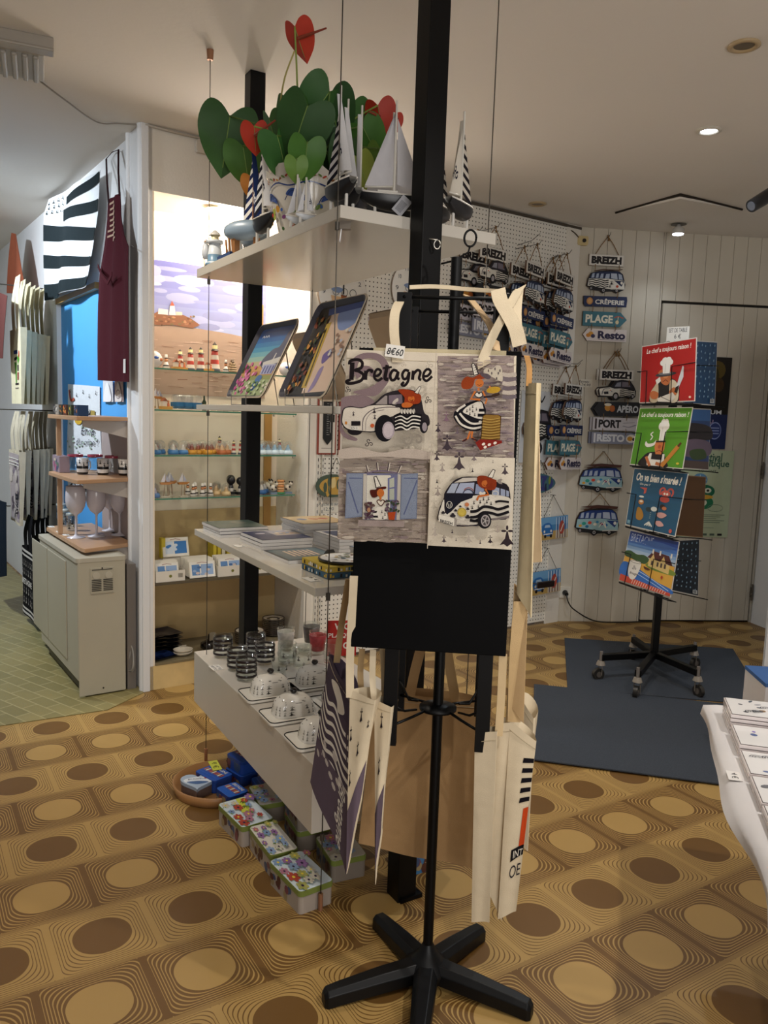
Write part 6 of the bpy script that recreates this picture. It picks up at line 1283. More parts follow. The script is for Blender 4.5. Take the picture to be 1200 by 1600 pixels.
handle(t5, [at_y(826, 603, 1.73), at_y(827, 575, 1.72), at_y(823, 556, 1.71)], .012, Vector((1, 0, 0)), '#d8a468')
t6, _ = bag('tote_bag', 'peach-tinted cream tote at the upper right, sticking out furthest over the pegboard', q4((828, 610, 1.80), (839, 602, 1.78), (846, 878, 1.78), (824, 880, 1.80)), amp=.002, seed=32, nu=5, nv=14, th=.01, folds=1.0, col='#e0c39a')  # body colour a warmer peach than the other cream totes
t7, _ = bag('tote_bag', 'plain tan tote below the upper right ones, hanging behind the black panel edge', q4((803, 912, 1.74), (824, 945, 1.72), (818, 1130, 1.72), (794, 1100, 1.74)), amp=.002, seed=33, nu=5, nv=12, th=.01, folds=1.0, col='#c8a87c')

# ------------------------------------------------------------------ wooden signs, plaques and clocks on the walls
WEDGE = '#5b4130'; ROPE = '#8a6a45'
def board(t, name, M, outline, z0, th, face, art=None, side=WEDGE):
    "wooden board cut to an outline in wall coordinates with printed front"
    mb = MB(); mb.prism(outline, M, z0, z0+th, face, side)
    if art:
        D = Art(); art(D); D.into(mb, lambda u, v, h: M @ Vector((u, v, z0+th+h)))
    return mb.build(name, INK, t)
def box_art(x0, x1, y1, y0, f):
    "f draws in the unit square, y down, inside x0..x1 / top y1 .. bottom y0"
    def g(D): frame_art(D, x0, y1, x1, y0); f(D); D.pop()
    return g
def sign_string(label, M, s, z, kind, d=.02, grp=None, tilt=0.0, yaw=0.0, extra=0, hookback=None):
    t = thing('hanging_sign', label, 'sign', M @ Vector((s, z, d)), grp)
    Q = M @ Matrix.Translation((s, z, d)) @ Matrix.Rotation(yaw, 4, 'Y') @ Matrix.Rotation(tilt, 4, 'Z'); th = .012
    R = lambda x0, x1, y0, y1: [(x0, y0), (x1, y0), (x1, y1), (x0, y1)]
    def txt(s_, x0, y0, x1, y1, c, b=.03, **k): return lambda D: D.text(s_, x0, y0, x1, y1, c, b, **k)
    def breizh(D):
        D.rect(.03, .06, .97, .94, '#e4e0d8'); D.text('BREIZH', .07, .17, .93, .83, '#191417', .065)
        for i in range(6): 
            x = .09+i*.143; [D.rect(x-.012, y, x+.075, y+.07, '#191417') for y in (.16, .775)] if i in (2, 3) else D.rect(x-.015, .775, x+.045, .84, '#191417')
    board(t, 'name_board', Q, R(-.125, .118, -.192, -.118), 0, th, '#cfcac0', box_art(-.125, .118, -.118, -.192, breizh))
    if kind == 'van':
        o = [(-.132+.27*x, -.209-.162*y) for x, y in VAN_OUT]; board(t, 'van_cutout', Q, o[::-1], 0, th, '#17171b', box_art(-.132, .138, -.209, -.371, lambda D: van_art(D)))
        o = [(-.145, -.392), (.155, -.388), (.159, -.41), (.155, -.455), (-.13, -.462), (-.145, -.44)]
        def cr_(D): D.rect(.0, .05, 1, .95, '#232f55'); D.ell(.13, .5, .075, .36, '#c28a50', 16); D.ell(.13, .5, .05, .24, '#d6a468', 14); D.text('CRÊPERIE', .26, .2, .95, .78, '#e6e2da', .03)
        board(t, 'direction_board', Q, o[::-1], 0, th, '#232f55', box_art(-.141, .152, -.392, -.458, cr_), '#1a1a28')
        o = [(-.143, -.492), (.118, -.492), (.165, -.540), (.118, -.589), (-.143, -.589)]
        def pl(D): D.rect(.0, .04, .84, .96, '#3f7280'); D.text('PLAGE', .06, .22, .68, .78, '#e8e2cf', .04); D.spline([(.72, .38), (.80, .28), (.92, .40)], .05, '#b3523a'); D.ell(.78, .68, .04, .14, '#d9c9a0', 10); D.line([(.8, .3), (.79, .7)], .015, '#d9c9a0')
        board(t, 'direction_board', Q, o[::-1], 0, th, '#3f7280', box_art(-.143, .165, -.492, -.589, pl), '#3a3a3a')
        o = [(-.136, -.647), (-.105, -.606), (.17, -.606), (.17, -.688), (-.105, -.688)]
        def re(D): D.ell(.18, .45, .06, .22, '#d89a3a', 12); D.ell(.23, .6, .05, .16, '#3a3a5a', 10); D.ell(.12, .55, .05, .16, '#c9822f', 10); D.text('Resto', .34, .16, .97, .80, '#2a2546', .045); D.line([(.36, .86), (.96, .86)], .03, '#4a4466')
        board(t, 'direction_board', Q, o, 0, th, '#ddd3cf', box_art(-.136, .17, -.606, -.688, re), '#5a3a30')
        zz = (-.205, -.377, -.474, -.597)
    else:
        o = [(-.127+.27*x, -.185-.142*y) for x, y in [(.0, .55), (.05, .40), (.20, .36), (.33, .32), (.42, .08), (.60, .0), (.82, .04), (.93, .30), (.99, .52), (.98, .80), (.90, .92), (.80, .84), (.60, .86), (.50, 1.0), (.40, .98), (.34, .84), (.10, .86), (.02, .74)]]
        board(t, 'car_cutout', Q, o[::-1], 0, th, '#19191c', box_art(-.127, .143, -.185, -.327, lambda D: car_art(D)))
        o = [(-.15, -.388), (-.115, -.340), (.175, -.334), (.175, -.430), (-.115, -.436)]
        def ap(D): D.ell(.30, .42, .07, .24, '#c98a35', 10); D.ell(.40, .48, .06, .22, '#b5622c', 10); D.ell(.30, .22, .08, .1, '#e6ddc8', 10); D.text('APÉRO', .50, .14, .97, .72, '#cfd2d6', .04)
        board(t, 'direction_board', Q, o, 0, th, '#25262b', box_art(-.15, .175, -.334, -.436, ap), '#1a1a1a')
        def po(D): D.rect(.03, .06, .97, .94, '#cfcbd0'); D.rect(.05, .1, .09, .9, '#3a2a2a'); D.text('PORT', .13, .16, .62, .80, '#231e22', .05); D.spline([(.66, .62), (.80, .70), (.95, .52)], .05, '#8a8a98'); D.line([(.66, .4), (.92, .34)], .03, '#7a7a8a')
        board(t, 'direction_board', Q, R(-.152, .172, -.532, -.444), 0, th, '#c9c5ca', box_art(-.152, .172, -.444, -.532, po), '#3c3033')
        def rs(D): D.rect(.03, .06, .97, .94, '#8a8d9e'); D.rect(.05, .1, .09, .9, '#dcdce0'); D.text('RESTO', .12, .16, .72, .82, '#dfe0e4', .05); D.ell(.86, .5, .11, .36, '#e4ddd0', 14); D.ell(.84, .5, .06, .2, '#d59a35', 12); D.ell(.92, .55, .03, .14, '#2a2a3a', 8)
        board(t, 'direction_board', Q, R(-.155, .172, -.624, -.545), 0, th, '#85889a', box_art(-.155, .172, -.545, -.624, rs), '#3c3a40')
        zz = (-.205, -.333, -.44, -.54)
    mb = MB()
    for sx in (-.085, .085): mb.tube([Q @ Vector((0, 0, th*.5)), Q @ Vector((sx*.5, -.055, th*.6)), Q @ Vector((sx, -.125, th*.5))], .0028, 5, ROPE)
    for k in range(3): mb.tube([Q @ Vector((-.01+.008*k, .008, .012)), Q @ Vector((0, -.01, .014)), Q @ Vector((.01-.006*k, -.03, .012))], .0025, 5, ROPE)
    mb.build('rope', CLOTH, t)
    for z in zz:
        for sx in (-.08, .085): mb = MB(); mb.tube([Q @ Vector((sx, z+.022, th+.003)), Q @ Vector((sx+.002, z, th+.004)), Q @ Vector((sx, z-.022, th+.003))], .0022, 5, ROPE); mb.build('rope_link', CLOTH, t)
    mb = MB(); p = Q @ Vector((0, 0, 0)); nrm = (M.to_3x3() @ Vector((0, 0, 1))); back = p-nrm*(d+.001); mb.tube([back, p+nrm*.03, p+nrm*.05+Vector((0, 0, .02))], .002, 5); mb.build('hook', WIREM, t)
    return t
GB = 'hanging Breizh signs'
sign_string('string of Breizh signs with a striped van, upper left on the planked wall', MR, .187, 2.643, 'van', grp=GB)
sign_string('front round-car Breizh sign string on the planked wall', MR, .305, 1.888, 'car', d=.035, grp=GB)
sign_string('rear round-car Breizh sign string on the planked wall', MR, .293, 1.888, 'car', d=.012, grp=GB)
for i, (s, z, dd, ya, kind, l) in enumerate((
    (2.70, 2.478, .10, .25, 'van', 'front van sign string on the pegboard hook nearest the corner, upper row'),
    (2.675, 2.465, .06, .2, 'van', 'middle van sign string on the upper pegboard hook nearest the corner'),
    (2.66, 2.455, .02, .1, 'van', 'rearmost van sign string on the upper pegboard hook nearest the corner'),
    (2.40, 2.49, .13, .3, 'van', 'front van sign string on the middle upper pegboard hook, partly behind the straps'),
    (2.35, 2.475, .07, .2, 'van', 'rear van sign string on the middle upper pegboard hook'),
    (2.855, 1.774, .09, .25, 'van', 'front van sign string in the lower row of the pegboard near the corner'),
    (2.83, 1.765, .03, .1, 'van', 'rear van sign string in the lower row of the pegboard near the corner'),
    (2.06, 2.54, .12, .1, 'car', 'front car sign string on the pegboard just under the right end of the top shelf'),
    (1.985, 2.52, .05, .0, 'car', 'rear car sign string on the pegboard under the right end of the top shelf'))):
    sign_string(l, MA, s, z, kind, d=dd, grp=GB, tilt=-.02 if i % 2 else -.05, yaw=ya)
mb = MB(); mb.tube([MA @ Vector((2.364, 2.50, 0)), MA @ Vector((2.37, 2.51, .12)), MA @ Vector((2.43, 2.56, .13))], .002, 5); o = mb.build('peg_hook', WIREM); tag(o, 'long bent wire hook on the pegboard above the middle van signs', 'hook')
mb = MB(); mb.tube([MA @ Vector((2.86, 1.80, 0)), MA @ Vector((2.87, 1.79, .10)), MA @ Vector((2.91, 1.82, .11))], .002, 5); o = mb.build('peg_hook', WIREM); tag(o, 'bent wire hook above the lower van signs near the corner', 'hook')
# camper van plaques on the planked wall
def van_plaque(label, s0, s1, z0, z1, hz, shadow=True):
    t = thing('van_plaque', label, 'wall plaque', MR @ Vector(((s0+s1)/2, z0, .01)), 'flowery van plaques'); W, H = s1-s0, z1-z0
    o = [(s0+W*x, z1-H*y) for x, y in VAN_OUT]; board(t, 'van_cutout', MR, o[::-1], .012, .012, '#17171b', box_art(s0, s1, z1, z0, lambda D: van_art(D, '#9dbfc4', '#1f3a7a', False, True)))
    o2 = [(s0+W*.12, z1-H*.02), (s0+W*.5, z1+H*.06), (s0+W*.95, z1+H*.02), (s0+W*.92, z1-H*.06), (s0+W*.3, z1-H*.04)]; board(t, 'surfboard_on_roof', MR, o2[::-1], .012, .016, '#4c2a22')
    c = (s0+s1)/2+.01; mb = MB(); [mb.tube([MR @ Vector((c, hz, .02)), MR @ Vector((c+q, z1-.005, .02))], .0028, 5, ROPE) for q in (-W*.28, W*.26)]; mb.build('rope', CLOTH, t)
    mb = MB(); mb.cyl(MR @ Vector((c, hz-.002, 0)), MR @ Vector((c, hz-.002, .03)), .003, n=8); mb.build('nail', WIREM, t)
van_plaque('flowery blue camper van plaque, upper of the two on the planked wall', .085, .407, .925, 1.115, 1.211)
van_plaque('flowery blue camper van plaque, lower of the two on the planked wall', .08, .40, .620, .825, .916)
def flat_thing(name, label, cat, M, s0, s1, z0, z1, d, th, face, art, m=PAPER, rot=0, grp=None):
    c = ((s0+s1)/2, (z0+z1)/2); W, H = s1-s0, z1-z0; Q = M @ Matrix.Translation((c[0], c[1], d)) @ Matrix.Rotation(rot, 4, 'Z')
    mb = MB(); mb.prism([(-W/2, -H/2), (W/2, -H/2), (W/2, H/2), (-W/2, H/2)], Q, 0, th, face)
    D = Art(lambda u, v: ((u-.5)*W, (.5-v)*H)); art(D); D.into(mb, lambda u, v, h: Q @ Vector((u, v, th+h)))
    o = mb.build(name, m); tag(o, label, cat, grp); return o
def _tag(D): D.text('Panneau', .1, .12, .75, .45, '#2a2a34', .0, shear=.1); D.text('24,90', .25, .55, .85, .9, '#2a2a34', .0, shear=.1)
flat_thing('price_card', 'small handwritten price card on the planked wall beside the Breizh car sign', 'price card', MR, .045, .15, 1.645, 1.70, .001, .001, '#d8d2c4', _tag)
# posters on the door
def poster1(D):
    D.rect(0, 0, 1, .62, '#1d1812'); [D.ell(x, y, a, b, c, 12) for x, y, a, b, c in ((.7, .14, .18, .10, '#5a4a1c'), (.75, .30, .12, .08, '#3e2c14'), (.55, .2, .2, .12, '#3a3316'), (.6, .45, .14, .06, '#2c1a10'))]
    D.rect(0, .62, 1, 1, '#1e2a55'); D.text('UM', .62, .575, .86, .62, '#dfe2e6', .02); D.text('U', .62, .68, .70, .72, '#b5a0c0', .02)
    D.ell(.75, .80, .14, .10, '#2c3a72', 20); D.ring(.75, .80, .13, .09, .012, '#8f9cc8'); [D.line([(.66, .77+.03*k), (.84, .77+.03*k)], .012, '#8f9cc8') for k in range(3)]
flat_thing('wall_poster', 'dark poster with white lettering on the door, partly behind the card stand', 'poster', MR, .80, 1.14, 1.25, 1.885, .006, .001, '#26232a', poster1, GLOSSP)
def poster2(D):
    D.text('Festival', .42, .03, .80, .13, '#2f5a4a', .02); D.text('Interceltique', .14, .11, .93, .21, '#2f5a4a', .02); D.text('LORIENT', .42, .225, .72, .25, '#4a5a50', .01)
    D.ell(.45, .34, .13, .075, '#5f8fb5', 22); D.line([(.35, .34), (.56, .34)], .008, '#c8d8d8'); D.line([(.45, .28), (.45, .40)], .01, '#c8d8d8')
    D.ell(.55, .47, .17, .075, '#1f6a4c', 24); D.ell(.55, .60, .16, .075, '#2a7a54', 24); D.ell(.44, .48, .06, .035, '#d8dcc8', 14); D.ell(.60, .46, .06, .03, '#d8dcc8', 14); D.ell(.60, .46, .025, .015, '#2a2a22', 8); D.ell(.55, .535, .15, .025, '#d2a23a', 16); D.ell(.52, .60, .08, .04, '#d8dcc8', 14); D.ell(.52, .60, .04, .02, '#1f4a3c', 10)
    D.ring(.75, .66, .13, .04, .006, '#7a8a78')
    [D.line([(.12, .74+.022*k), (.92-.07*(k % 3), .74+.022*k)], .007, '#6f7f70') for k in range(5)]; D.line([(.15, .89), (.75, .89)], .006, '#8a9a88'); [D.rect(.3+k*.13, .955, .38+k*.13, .98, '#5a6a5c' if k < 4 else '#2a2a2a') for k in range(5)]
flat_thing('wall_poster', 'pale green festival poster low on the door, partly behind the card stand', 'poster', MR, .78, 1.213, .622, 1.24, .006, .001, '#b9c4a4', poster2)
# pegboard things
def clock(s, z, r, label, seed):
    t = thing('wall_clock', label, 'clock', MA @ Vector((s, z, .01))); Q = MA @ Matrix.Translation((s, z, .012))
    mb = MB(); mb.lathe((0, 0, 0), [(0, 0), (r, 0, '#7d6c5c'), (r, .010, '#8a7a6a'), (r*.985, .012, '#e6e3dc'), (0, .012)], 40, '#e6e3dc', fr=Q); mb.build('clock_body', PLAS, t)
    D = Art(); [D.text(str(n), r*.78*math.sin(n*PI/6)-r*.06, -r*.78*math.cos(n*PI/6)-r*.07, r*.78*math.sin(n*PI/6)+r*.06, -r*.78*math.cos(n*PI/6)+r*.07, '#3f4450', .0) for n in range(1, 13)]
    D.poly([(-r*.5, r*.1), (r*.5, r*.15), (r*.45, r*.35), (-r*.4, r*.5)], '#d9b58c'); D.poly([(-r*.1, r*.05), (r*.15, r*.05), (r*.12, r*.3), (-r*.05, r*.3)], '#9a5a34')
    [D.ring(x*r, -.05*r, r*.13, r*.13, r*.02, '#3a4048') for x in (-.3, .05, .4)]; D.blob([(-.5*r, -.1*r), (-.3*r, -.2*r), (.0, -.15*r), (-.2*r, 0)], '#7f93b8')
    mb = MB(); D.into(mb, lambda u, v, h: Q @ Vector((u, -v, .0125+h))); mb.build('clock_face', PAPER, t)
    mb = MB(); mb.box((0, r*.22, .016), (.008, r*.5, .002), fr=Q, col='#222222'); mb.build('minute_hand', PLAS, t)
clock(1.075, 2.055, .155, 'round clock with bicycles at the left of the pegboard under the top shelf', 1)
clock(1.56, 2.13, .165, 'round clock half hidden behind the black post', 2)
def thermo(s0, label):
    s1 = s0+.118; z0, z1 = 1.182, 1.50; t = thing('thermometer_plaque', label, 'thermometer', MA @ Vector((s0, z0, .01)), 'framed thermometers on the pegboard')
    mb = MB(); wbox(mb, MA, s0, s1, z0, z1, .004, .014, '#8c3a2c'); wbox(mb, MA, s0+.008, s1-.008, z0+.008, z1-.008, .014, .015, '#ddd6cc'); mb.build('frame', PLAS, t, bevel=.002)
    c = (s0+s1)/2; mb = MB(); mb.prism([(c-.028, z0+.30), (c-.028, z0+.09), (c-.018, z0+.075), (c, z0+.055), (c+.018, z0+.075), (c+.028, z0+.09), (c+.028, z0+.30)], MA, .015, .024, '#16181a')
    D = Art(); [D.line([(c-.010, z0+.11+k*.012), (c+(.002 if k % 3 else .008), z0+.11+k*.012)], .0015, '#cfcfcf') for k in range(15)]; D.rect(c+.012, z0+.12, c+.015, z0+.28, '#b9b9b9'); D.into(mb, lambda u, v, h: MA @ Vector((u, v, .024+h))); mb.build('thermometer', PLAS, t)
    D = Art(); D.line([(c-.035, z0+.035), (c+.035, z0+.035)], .003, '#9a9088'); mb = MB(); D.into(mb, lambda u, v, h: MA @ Vector((u, v, .0152+h))); mb.build('caption', PAPER, t)
thermo(.942, 'framed black thermometer on the pegboard, left one under the second shelf'); thermo(1.078, 'framed black thermometer on the pegboard, right one beside the hanging tote')
def surf(M, s, z, w_, h_, label, cols, d=.03):
    t = thing('surfboard_plaque', label, 'wall plaque', M @ Vector((s, z, d))); o = [(s+w_/2*math.cos(a), z+h_/2*math.sin(a)*(1-.25*math.cos(a))) for a in [2*PI*k/24 for k in range(24)]]
    def art(D): 
        r = random.Random(5); D.blob([(s+w_*.42*math.cos(a), z+h_*.40*math.sin(a)) for a in [2*PI*k/10 for k in range(10)]], cols[0]); [D.ell(s+r.uniform(-.3, .3)*w_, z+r.uniform(-.25, .2)*h_, .012, .03, r.choice(cols), 8) for _ in range(18)]
    board(t, 'board', M, o, d, .008, cols[1], art, cols[2])
    mb = MB(); [mb.tube([M @ Vector((s, z+h_*.5+.09, .02)), M @ Vector((s+q, z+h_*.3, d+.004))], .0018, 5, '#3c3428') for q in (-.06, .06)]; mb.build('string', CLOTH, t)
surf(MA, 1.06, 1.01, .27, .125, 'surfboard shaped plaque with yellow sunset picture low on the pegboard at the left', ['#c29a4a', '#4a5a4c', '#2c3c34', '#d8c48a'])
surf(MA, 2.66, .99, .27, .13, 'surfboard shaped plaque with a dark blue van, low on the pegboard at the right', ['#3a3f7a', '#3f6a74', '#7a8a3a', '#23284a'])
flat_thing('price_card', 'white handwritten note on the pegboard below the yellow surfboard plaque', 'price card', MA, .95, 1.11, .855, .925, .002, .001, '#dcd8cc', lambda D: (D.text('Planche de surf', .08, .15, .92, .42, '#4a5a6a', .0, shear=.1), D.text('12,90', .3, .55, .7, .85, '#4a5a6a', .0)))
def beach_plaque(s0, s1, z0, z1, hs, hz, label, bar=False):
    t = thing('metal_plaque', label, 'wall plaque', MA @ Vector((s0, z0, .02)), 'blue beach van plaques'); W, H = s1-s0, z1-z0; Q = MA @ Matrix.Translation(((s0+s1)/2, (z0+z1)/2, .04)) @ Matrix.Rotation(.04, 4, 'Z')
    def art(D):
        D.rect(0, 0, 1, .35, '#6fa3cf'); D.rect(0, .35, 1, .62, '#4a86b8'); D.rect(0, .62, 1, 1, '#b99a5c')
        [D.rect(.58+.045*k, .05, .60+.045*k, .98, '#2c4a8a' if k % 2 else '#cfd6e0') for k in range(9)]; D.blob([(.72, .3), (.80, .2), (.88, .45), (.84, .75), (.74, .8), (.68, .55)], '#a8463a'); D.line([(.74, .7), (.84, .35)], .03, '#e0d8cc')
        D.blob([(.12, .75), (.10, .45), (.16, .28), (.34, .26), (.44, .45), (.46, .78), (.3, .85)], '#2f6db0'); D.poly([(.17, .45), (.20, .34), (.34, .34), (.38, .46)], '#aac4dc'); D.ell(.17, .62, .03, .06, '#e6e2d8', 10); D.ell(.40, .62, .03, .06, '#e6e2d8', 10); D.rect(.14, .72, .45, .77, '#d8d8d8'); D.ell(.2, .84, .04, .08, '#1a1a1a', 10); D.ell(.4, .84, .04, .08, '#1a1a1a', 10)
    mb = MB(); mb.prism([(-W/2, -H/2), (W/2, -H/2), (W/2, H/2), (-W/2, H/2)], Q, 0, .004, '#5a8fc0', '#3a5a7a'); D = Art(lambda u, v: ((u-.5)*W, (.5-v)*H)); art(D); D.into(mb, lambda u, v, h: Q @ Vector((u, v, .004+h))); mb.build('plaque', GLOSSP, t)
    mb = MB(); [mb.tube([MA @ Vector((hs, hz, .03)), Q @ Vector((q, H/2-.004, .003))], .0018, 5, '#3c3428') for q in (-W*.36, W*.36)]; mb.build('string', CLOTH, t)
    mb = MB(); mb.tube([MA @ Vector((hs, hz+.002, 0)), MA @ Vector((hs, hz+.002, .05))], .002, 5); mb.build('hook', WIREM, t)
beach_plaque(2.66, 2.935, .605, .76, 2.79, .905, 'blue plaque with van and surfboards, upper one low on the pegboard')
beach_plaque(2.60, 2.895, .228, .39, 2.76, .54, 'blue plaque with van and surfboards, lowest on the pegboard')
t = thing('handbag_strap', 'glossy dark bar lying across the lowest blue van plaque', 'bar', MA @ Vector((2.66, .31, .12))); mb = MB(); mb.box((2.67, .315, .12), (.16, .045, .02), 0, '#1d1518', MA); mb.build('bar', GLAZE, t, bevel=.008)
mb = MB(); mb.tube([MA @ Vector((2.62, .315, 0)), MA @ Vector((2.62, .315, .11))], .003, 6); mb.build('rod', WIREM, t)
t = thing('car_plaque', 'black and white car plaque half hidden behind the right totes', 'wall plaque', MA @ Vector((2.56, 1.3, .03)))
board(t, 'car_cutout', MA, [(2.46+.27*x, 1.48-.22*y) for x, y in [(.0, .55), (.05, .40), (.33, .32), (.42, .08), (.60, .0), (.82, .04), (.93, .30), (.99, .52), (.98, .80), (.80, .84), (.50, 1.0), (.34, .84), (.02, .74)]][::-1], .03, .01, '#19191c', box_art(2.46, 2.73, 1.48, 1.26, lambda D: car_art(D)))
flat_thing('wooden_board_plaque', 'pale board plaque with black scribbled lettering behind the right totes', 'wall plaque', MA, 2.46, 2.72, 1.13, 1.60, .012, .008, '#c9ccd0', lambda D: (D.spline([(.35, .12), (.45, .04), (.5, .14), (.6, .05), (.68, .15), (.8, .06)], .03, '#2a2a30'), D.ell(.6, .8, .2, .1, '#2c2c34', 14), D.ell(.6, .8, .12, .06, '#b9bcc2', 14)))

# ------------------------------------------------------------------ rolling stand with placemats
GC = Vector((1.54, 4.33, 0)); gs = thing('placemat_stand', 'black rolling wire stand full of placemats in front of the door', 'display stand', GC)
mb = MB(); mb.box((GC.x, GC.y, .98), (.036, .036, 1.74)); mb.build('post', BLACKM, gs, bevel=.002)
ws = [at_z(937, 1062, 0), at_z(994, 1090, 0), at_z(1088, 1088, 0), at_z(1083, 1045, 0), at_z(988, 1032, 0)]
for p in ws:
    d = (p-GC); d.z = 0; L_ = d.length; d.normalize(); s_ = Vector((-d.y, d.x, 0)); e = GC+d*L_
    mb = MB(); fr = frame(GC+d*(L_/2)+Vector((0, 0, .128)), d, s_); mb.box((0, 0, 0), (L_, .034, .034), fr=fr); mb.build('base_arm', BLACKM, gs, bevel=.002)
    cs = mb2 = MB(); mb2.cyl(e+Vector((0, 0, .08)), e+Vector((0, 0, .16)), .009, n=10, col='#77706a'); mb2.cyl(e+Vector((0, 0, .085)), e+Vector((0, 0, .108)), .026, .018, 14, '#8d8478')
    for q in (-.016, .016): mb2.box(tuple(e+s_*q+Vector((0, 0, .06))), (.004, .004, .06), 0, '#6f675e')
    ca = mb2.build('caster', PLAS, gs)
    w2 = MB(); ax = s_*.011; w2.cyl(e-ax+d*.012+Vector((0, 0, .033)), e+ax+d*.012+Vector((0, 0, .033)), .033, n=20, col='#26231f'); w2.cyl(e-ax*1.15+d*.012+Vector((0, 0, .033)), e+ax*1.15+d*.012+Vector((0, 0, .033)), .016, n=16, col='#57504a'); wo = w2.build('wheel', PLAS, gs); wo.parent = ca
DLl, DRr = 4.52, 4.14
def mquad(tl, tr, br, bl, dl=DLl, dr=DRr, tiltf=.03):
    A, B, D_ = at_y(*tl, dl), at_y(*tr, dr), at_y(*bl, dl-tiltf); n_ = (B-A).cross(D_-A); r_ = ray(*br); o_ = Vector((0, 0, EYE)); k_ = (A-o_).dot(n_)/r_.dot(n_)
    return [A, B, o_+r_*k_, D_]
def placemat(label, q, base, artfn, grp='placemats on the rolling stand', border='#cfcac2'):
    f = quadmap(*q); t = thing('placemat', label, 'placemat', sum(q, Vector())/4, grp); mb = MB()
    vs = [f(0, 0), f(1, 0), f(1, 1), f(0, 1)]; n_ = (vs[1]-vs[0]).cross(vs[0]-vs[3]).normalized()*.0015; a = [v-n_ for v in vs]
    mb.add(vs+a, [(3, 2, 1, 0), (4, 5, 6, 7), (0, 1, 5, 4), (1, 2, 6, 5), (2, 3, 7, 6), (3, 0, 4, 7)], border); mb.build('sheet', GLOSSP, t)
    D = Art(); D.poly([(.012, .015), (.988, .015), (.988, .985), (.012, .985)], base); artfn(D); mb = MB(); D.into(mb, f, dz=.0001, base=.0008); mb.build('printed_picture', GLOSSP, t); return t
def hand(D, s_, x0, y0, x1, y1, c='#e9e4da', b=.02): D.text(s_, x0, y0, x1, y1, c, b, shear=.12)
def toque(D, x, y, w_, h_, c='#e4e0d8'):
    D.poly([(x-w_*.32, y), (x-w_*.38, y-h_*.65), (x+w_*.38, y-h_*.65), (x+w_*.32, y)], c); [D.ell(x+a*w_, y-h_*(.72+b), w_*.28, h_*.2, c, 12) for a, b in ((-.35, 0), (0, .1), (.35, 0), (-.15, .16), (.2, .16))]; D.line([(x-w_*.1, y-h_*.65), (x-w_*.12, y)], w_*.04, '#b9b4aa')
def chef_red(D):
    hand(D, 'Le chef a toujours raison !', .10, .07, .90, .175)
    D.blob([(.22, 1), (.22, .86), (.27, .72), (.42, .62), (.62, .62), (.72, .75), (.73, .9), (.68, 1)], '#1a1618'); D.blob([(.22, .985), (.2, .85), (.28, .72), (.34, .66), (.36, .85), (.34, .985)], '#b9a88c'); D.blob([(.56, .66), (.66, .66), (.72, .80), (.70, .985), (.58, .985)], '#cdbfa4')
    D.blob([(.34, .50), (.46, .44), (.58, .52), (.56, .66), (.50, .72), (.40, .66)], '#b5673a'); D.line([(.43, .66), (.48, .625), (.53, .66)], .012, '#5a2418'); D.ell(.48, .57, .05, .03, '#c98450', 12); D.line([(.42, .545), (.54, .545)], .022, '#1a1618')
    D.ell(.48, .535, .19, .035, '#3a3a3e', 20, -.03); D.ell(.48, .52, .13, .025, '#6a6a6e', 16); toque(D, .49, .52, .19, .25)
    D.poly([(.30, .62), (.38, .57), (.40, .64), (.33, .70)], '#d8d4cc'); D.blob([(.20, .84), (.26, .80), (.36, .84), (.34, .93), (.24, .93)], '#b5673a'); D.blob([(.56, .82), (.64, .76), (.70, .83), (.66, .90), (.58, .90)], '#b5673a'); D.poly([(.35, .93), (.62, .84), (.68, .92), (.60, 1), (.36, .985)], '#cfc8bc'); D.line([(.40, .9), (.6, .99)], .012, '#6a6258')
    D.poly([(.66, .76), (.69, .72), (.78, .42), (.80, .44), (.80, .60), (.72, .78)], '#c9c9cc'); D.poly([(.67, .76), (.73, .73), (.70, .86), (.65, .84)], '#2a1a14'); D.ell(.92, .93, .02, .02, '#d8c4b4', 8)
def chef_green(D):
    hand(D, 'Le chef a toujours raison !', .06, .08, .94, .185)
    D.blob([(.18, 1), (.24, .84), (.36, .76), (.60, .76), (.68, .88), (.70, 1)], '#1c1518'); toque(D, .54, .56, .16, .34); D.poly([(.43, .56), (.61, .56), (.62, .70), (.58, .79), (.47, .79), (.43, .68)], '#c2703c'); D.line([(.42, .58), (.62, .57)], .03, '#1c1518'); D.ell(.52, .66, .03, .035, '#a84f2c', 10); D.line([(.48, .745), (.53, .72), (.58, .745)], .012, '#5a2418')
    D.poly([(.34, .985), (.32, .88), (.36, .78), (.40, .78), (.40, .88), (.60, .88), (.60, .78), (.64, .78), (.66, .985)], '#d8d4ca'); D.line([(.30, .84), (.40, .995)], .05, '#b5673a'); D.line([(.72, .86), (.60, .96), (.50, .94)], .055, '#b5673a')
    D.line([(.62, .98), (.86, .64)], .07, '#b5762f'); D.line([(.855, .645), (.90, .58)], .035, '#5a2c1a'); D.blob([(.25, .58), (.30, .62), (.40, .60), (.44, .55), (.42, .64), (.30, .68), (.24, .64)], '#dcd8ce'); D.spline([(.33, .56), (.36, .50), (.32, .46), (.36, .42)], .02, '#dcd8ce'); D.ell(.90, .92, .03, .02, '#c9b03a', 8)
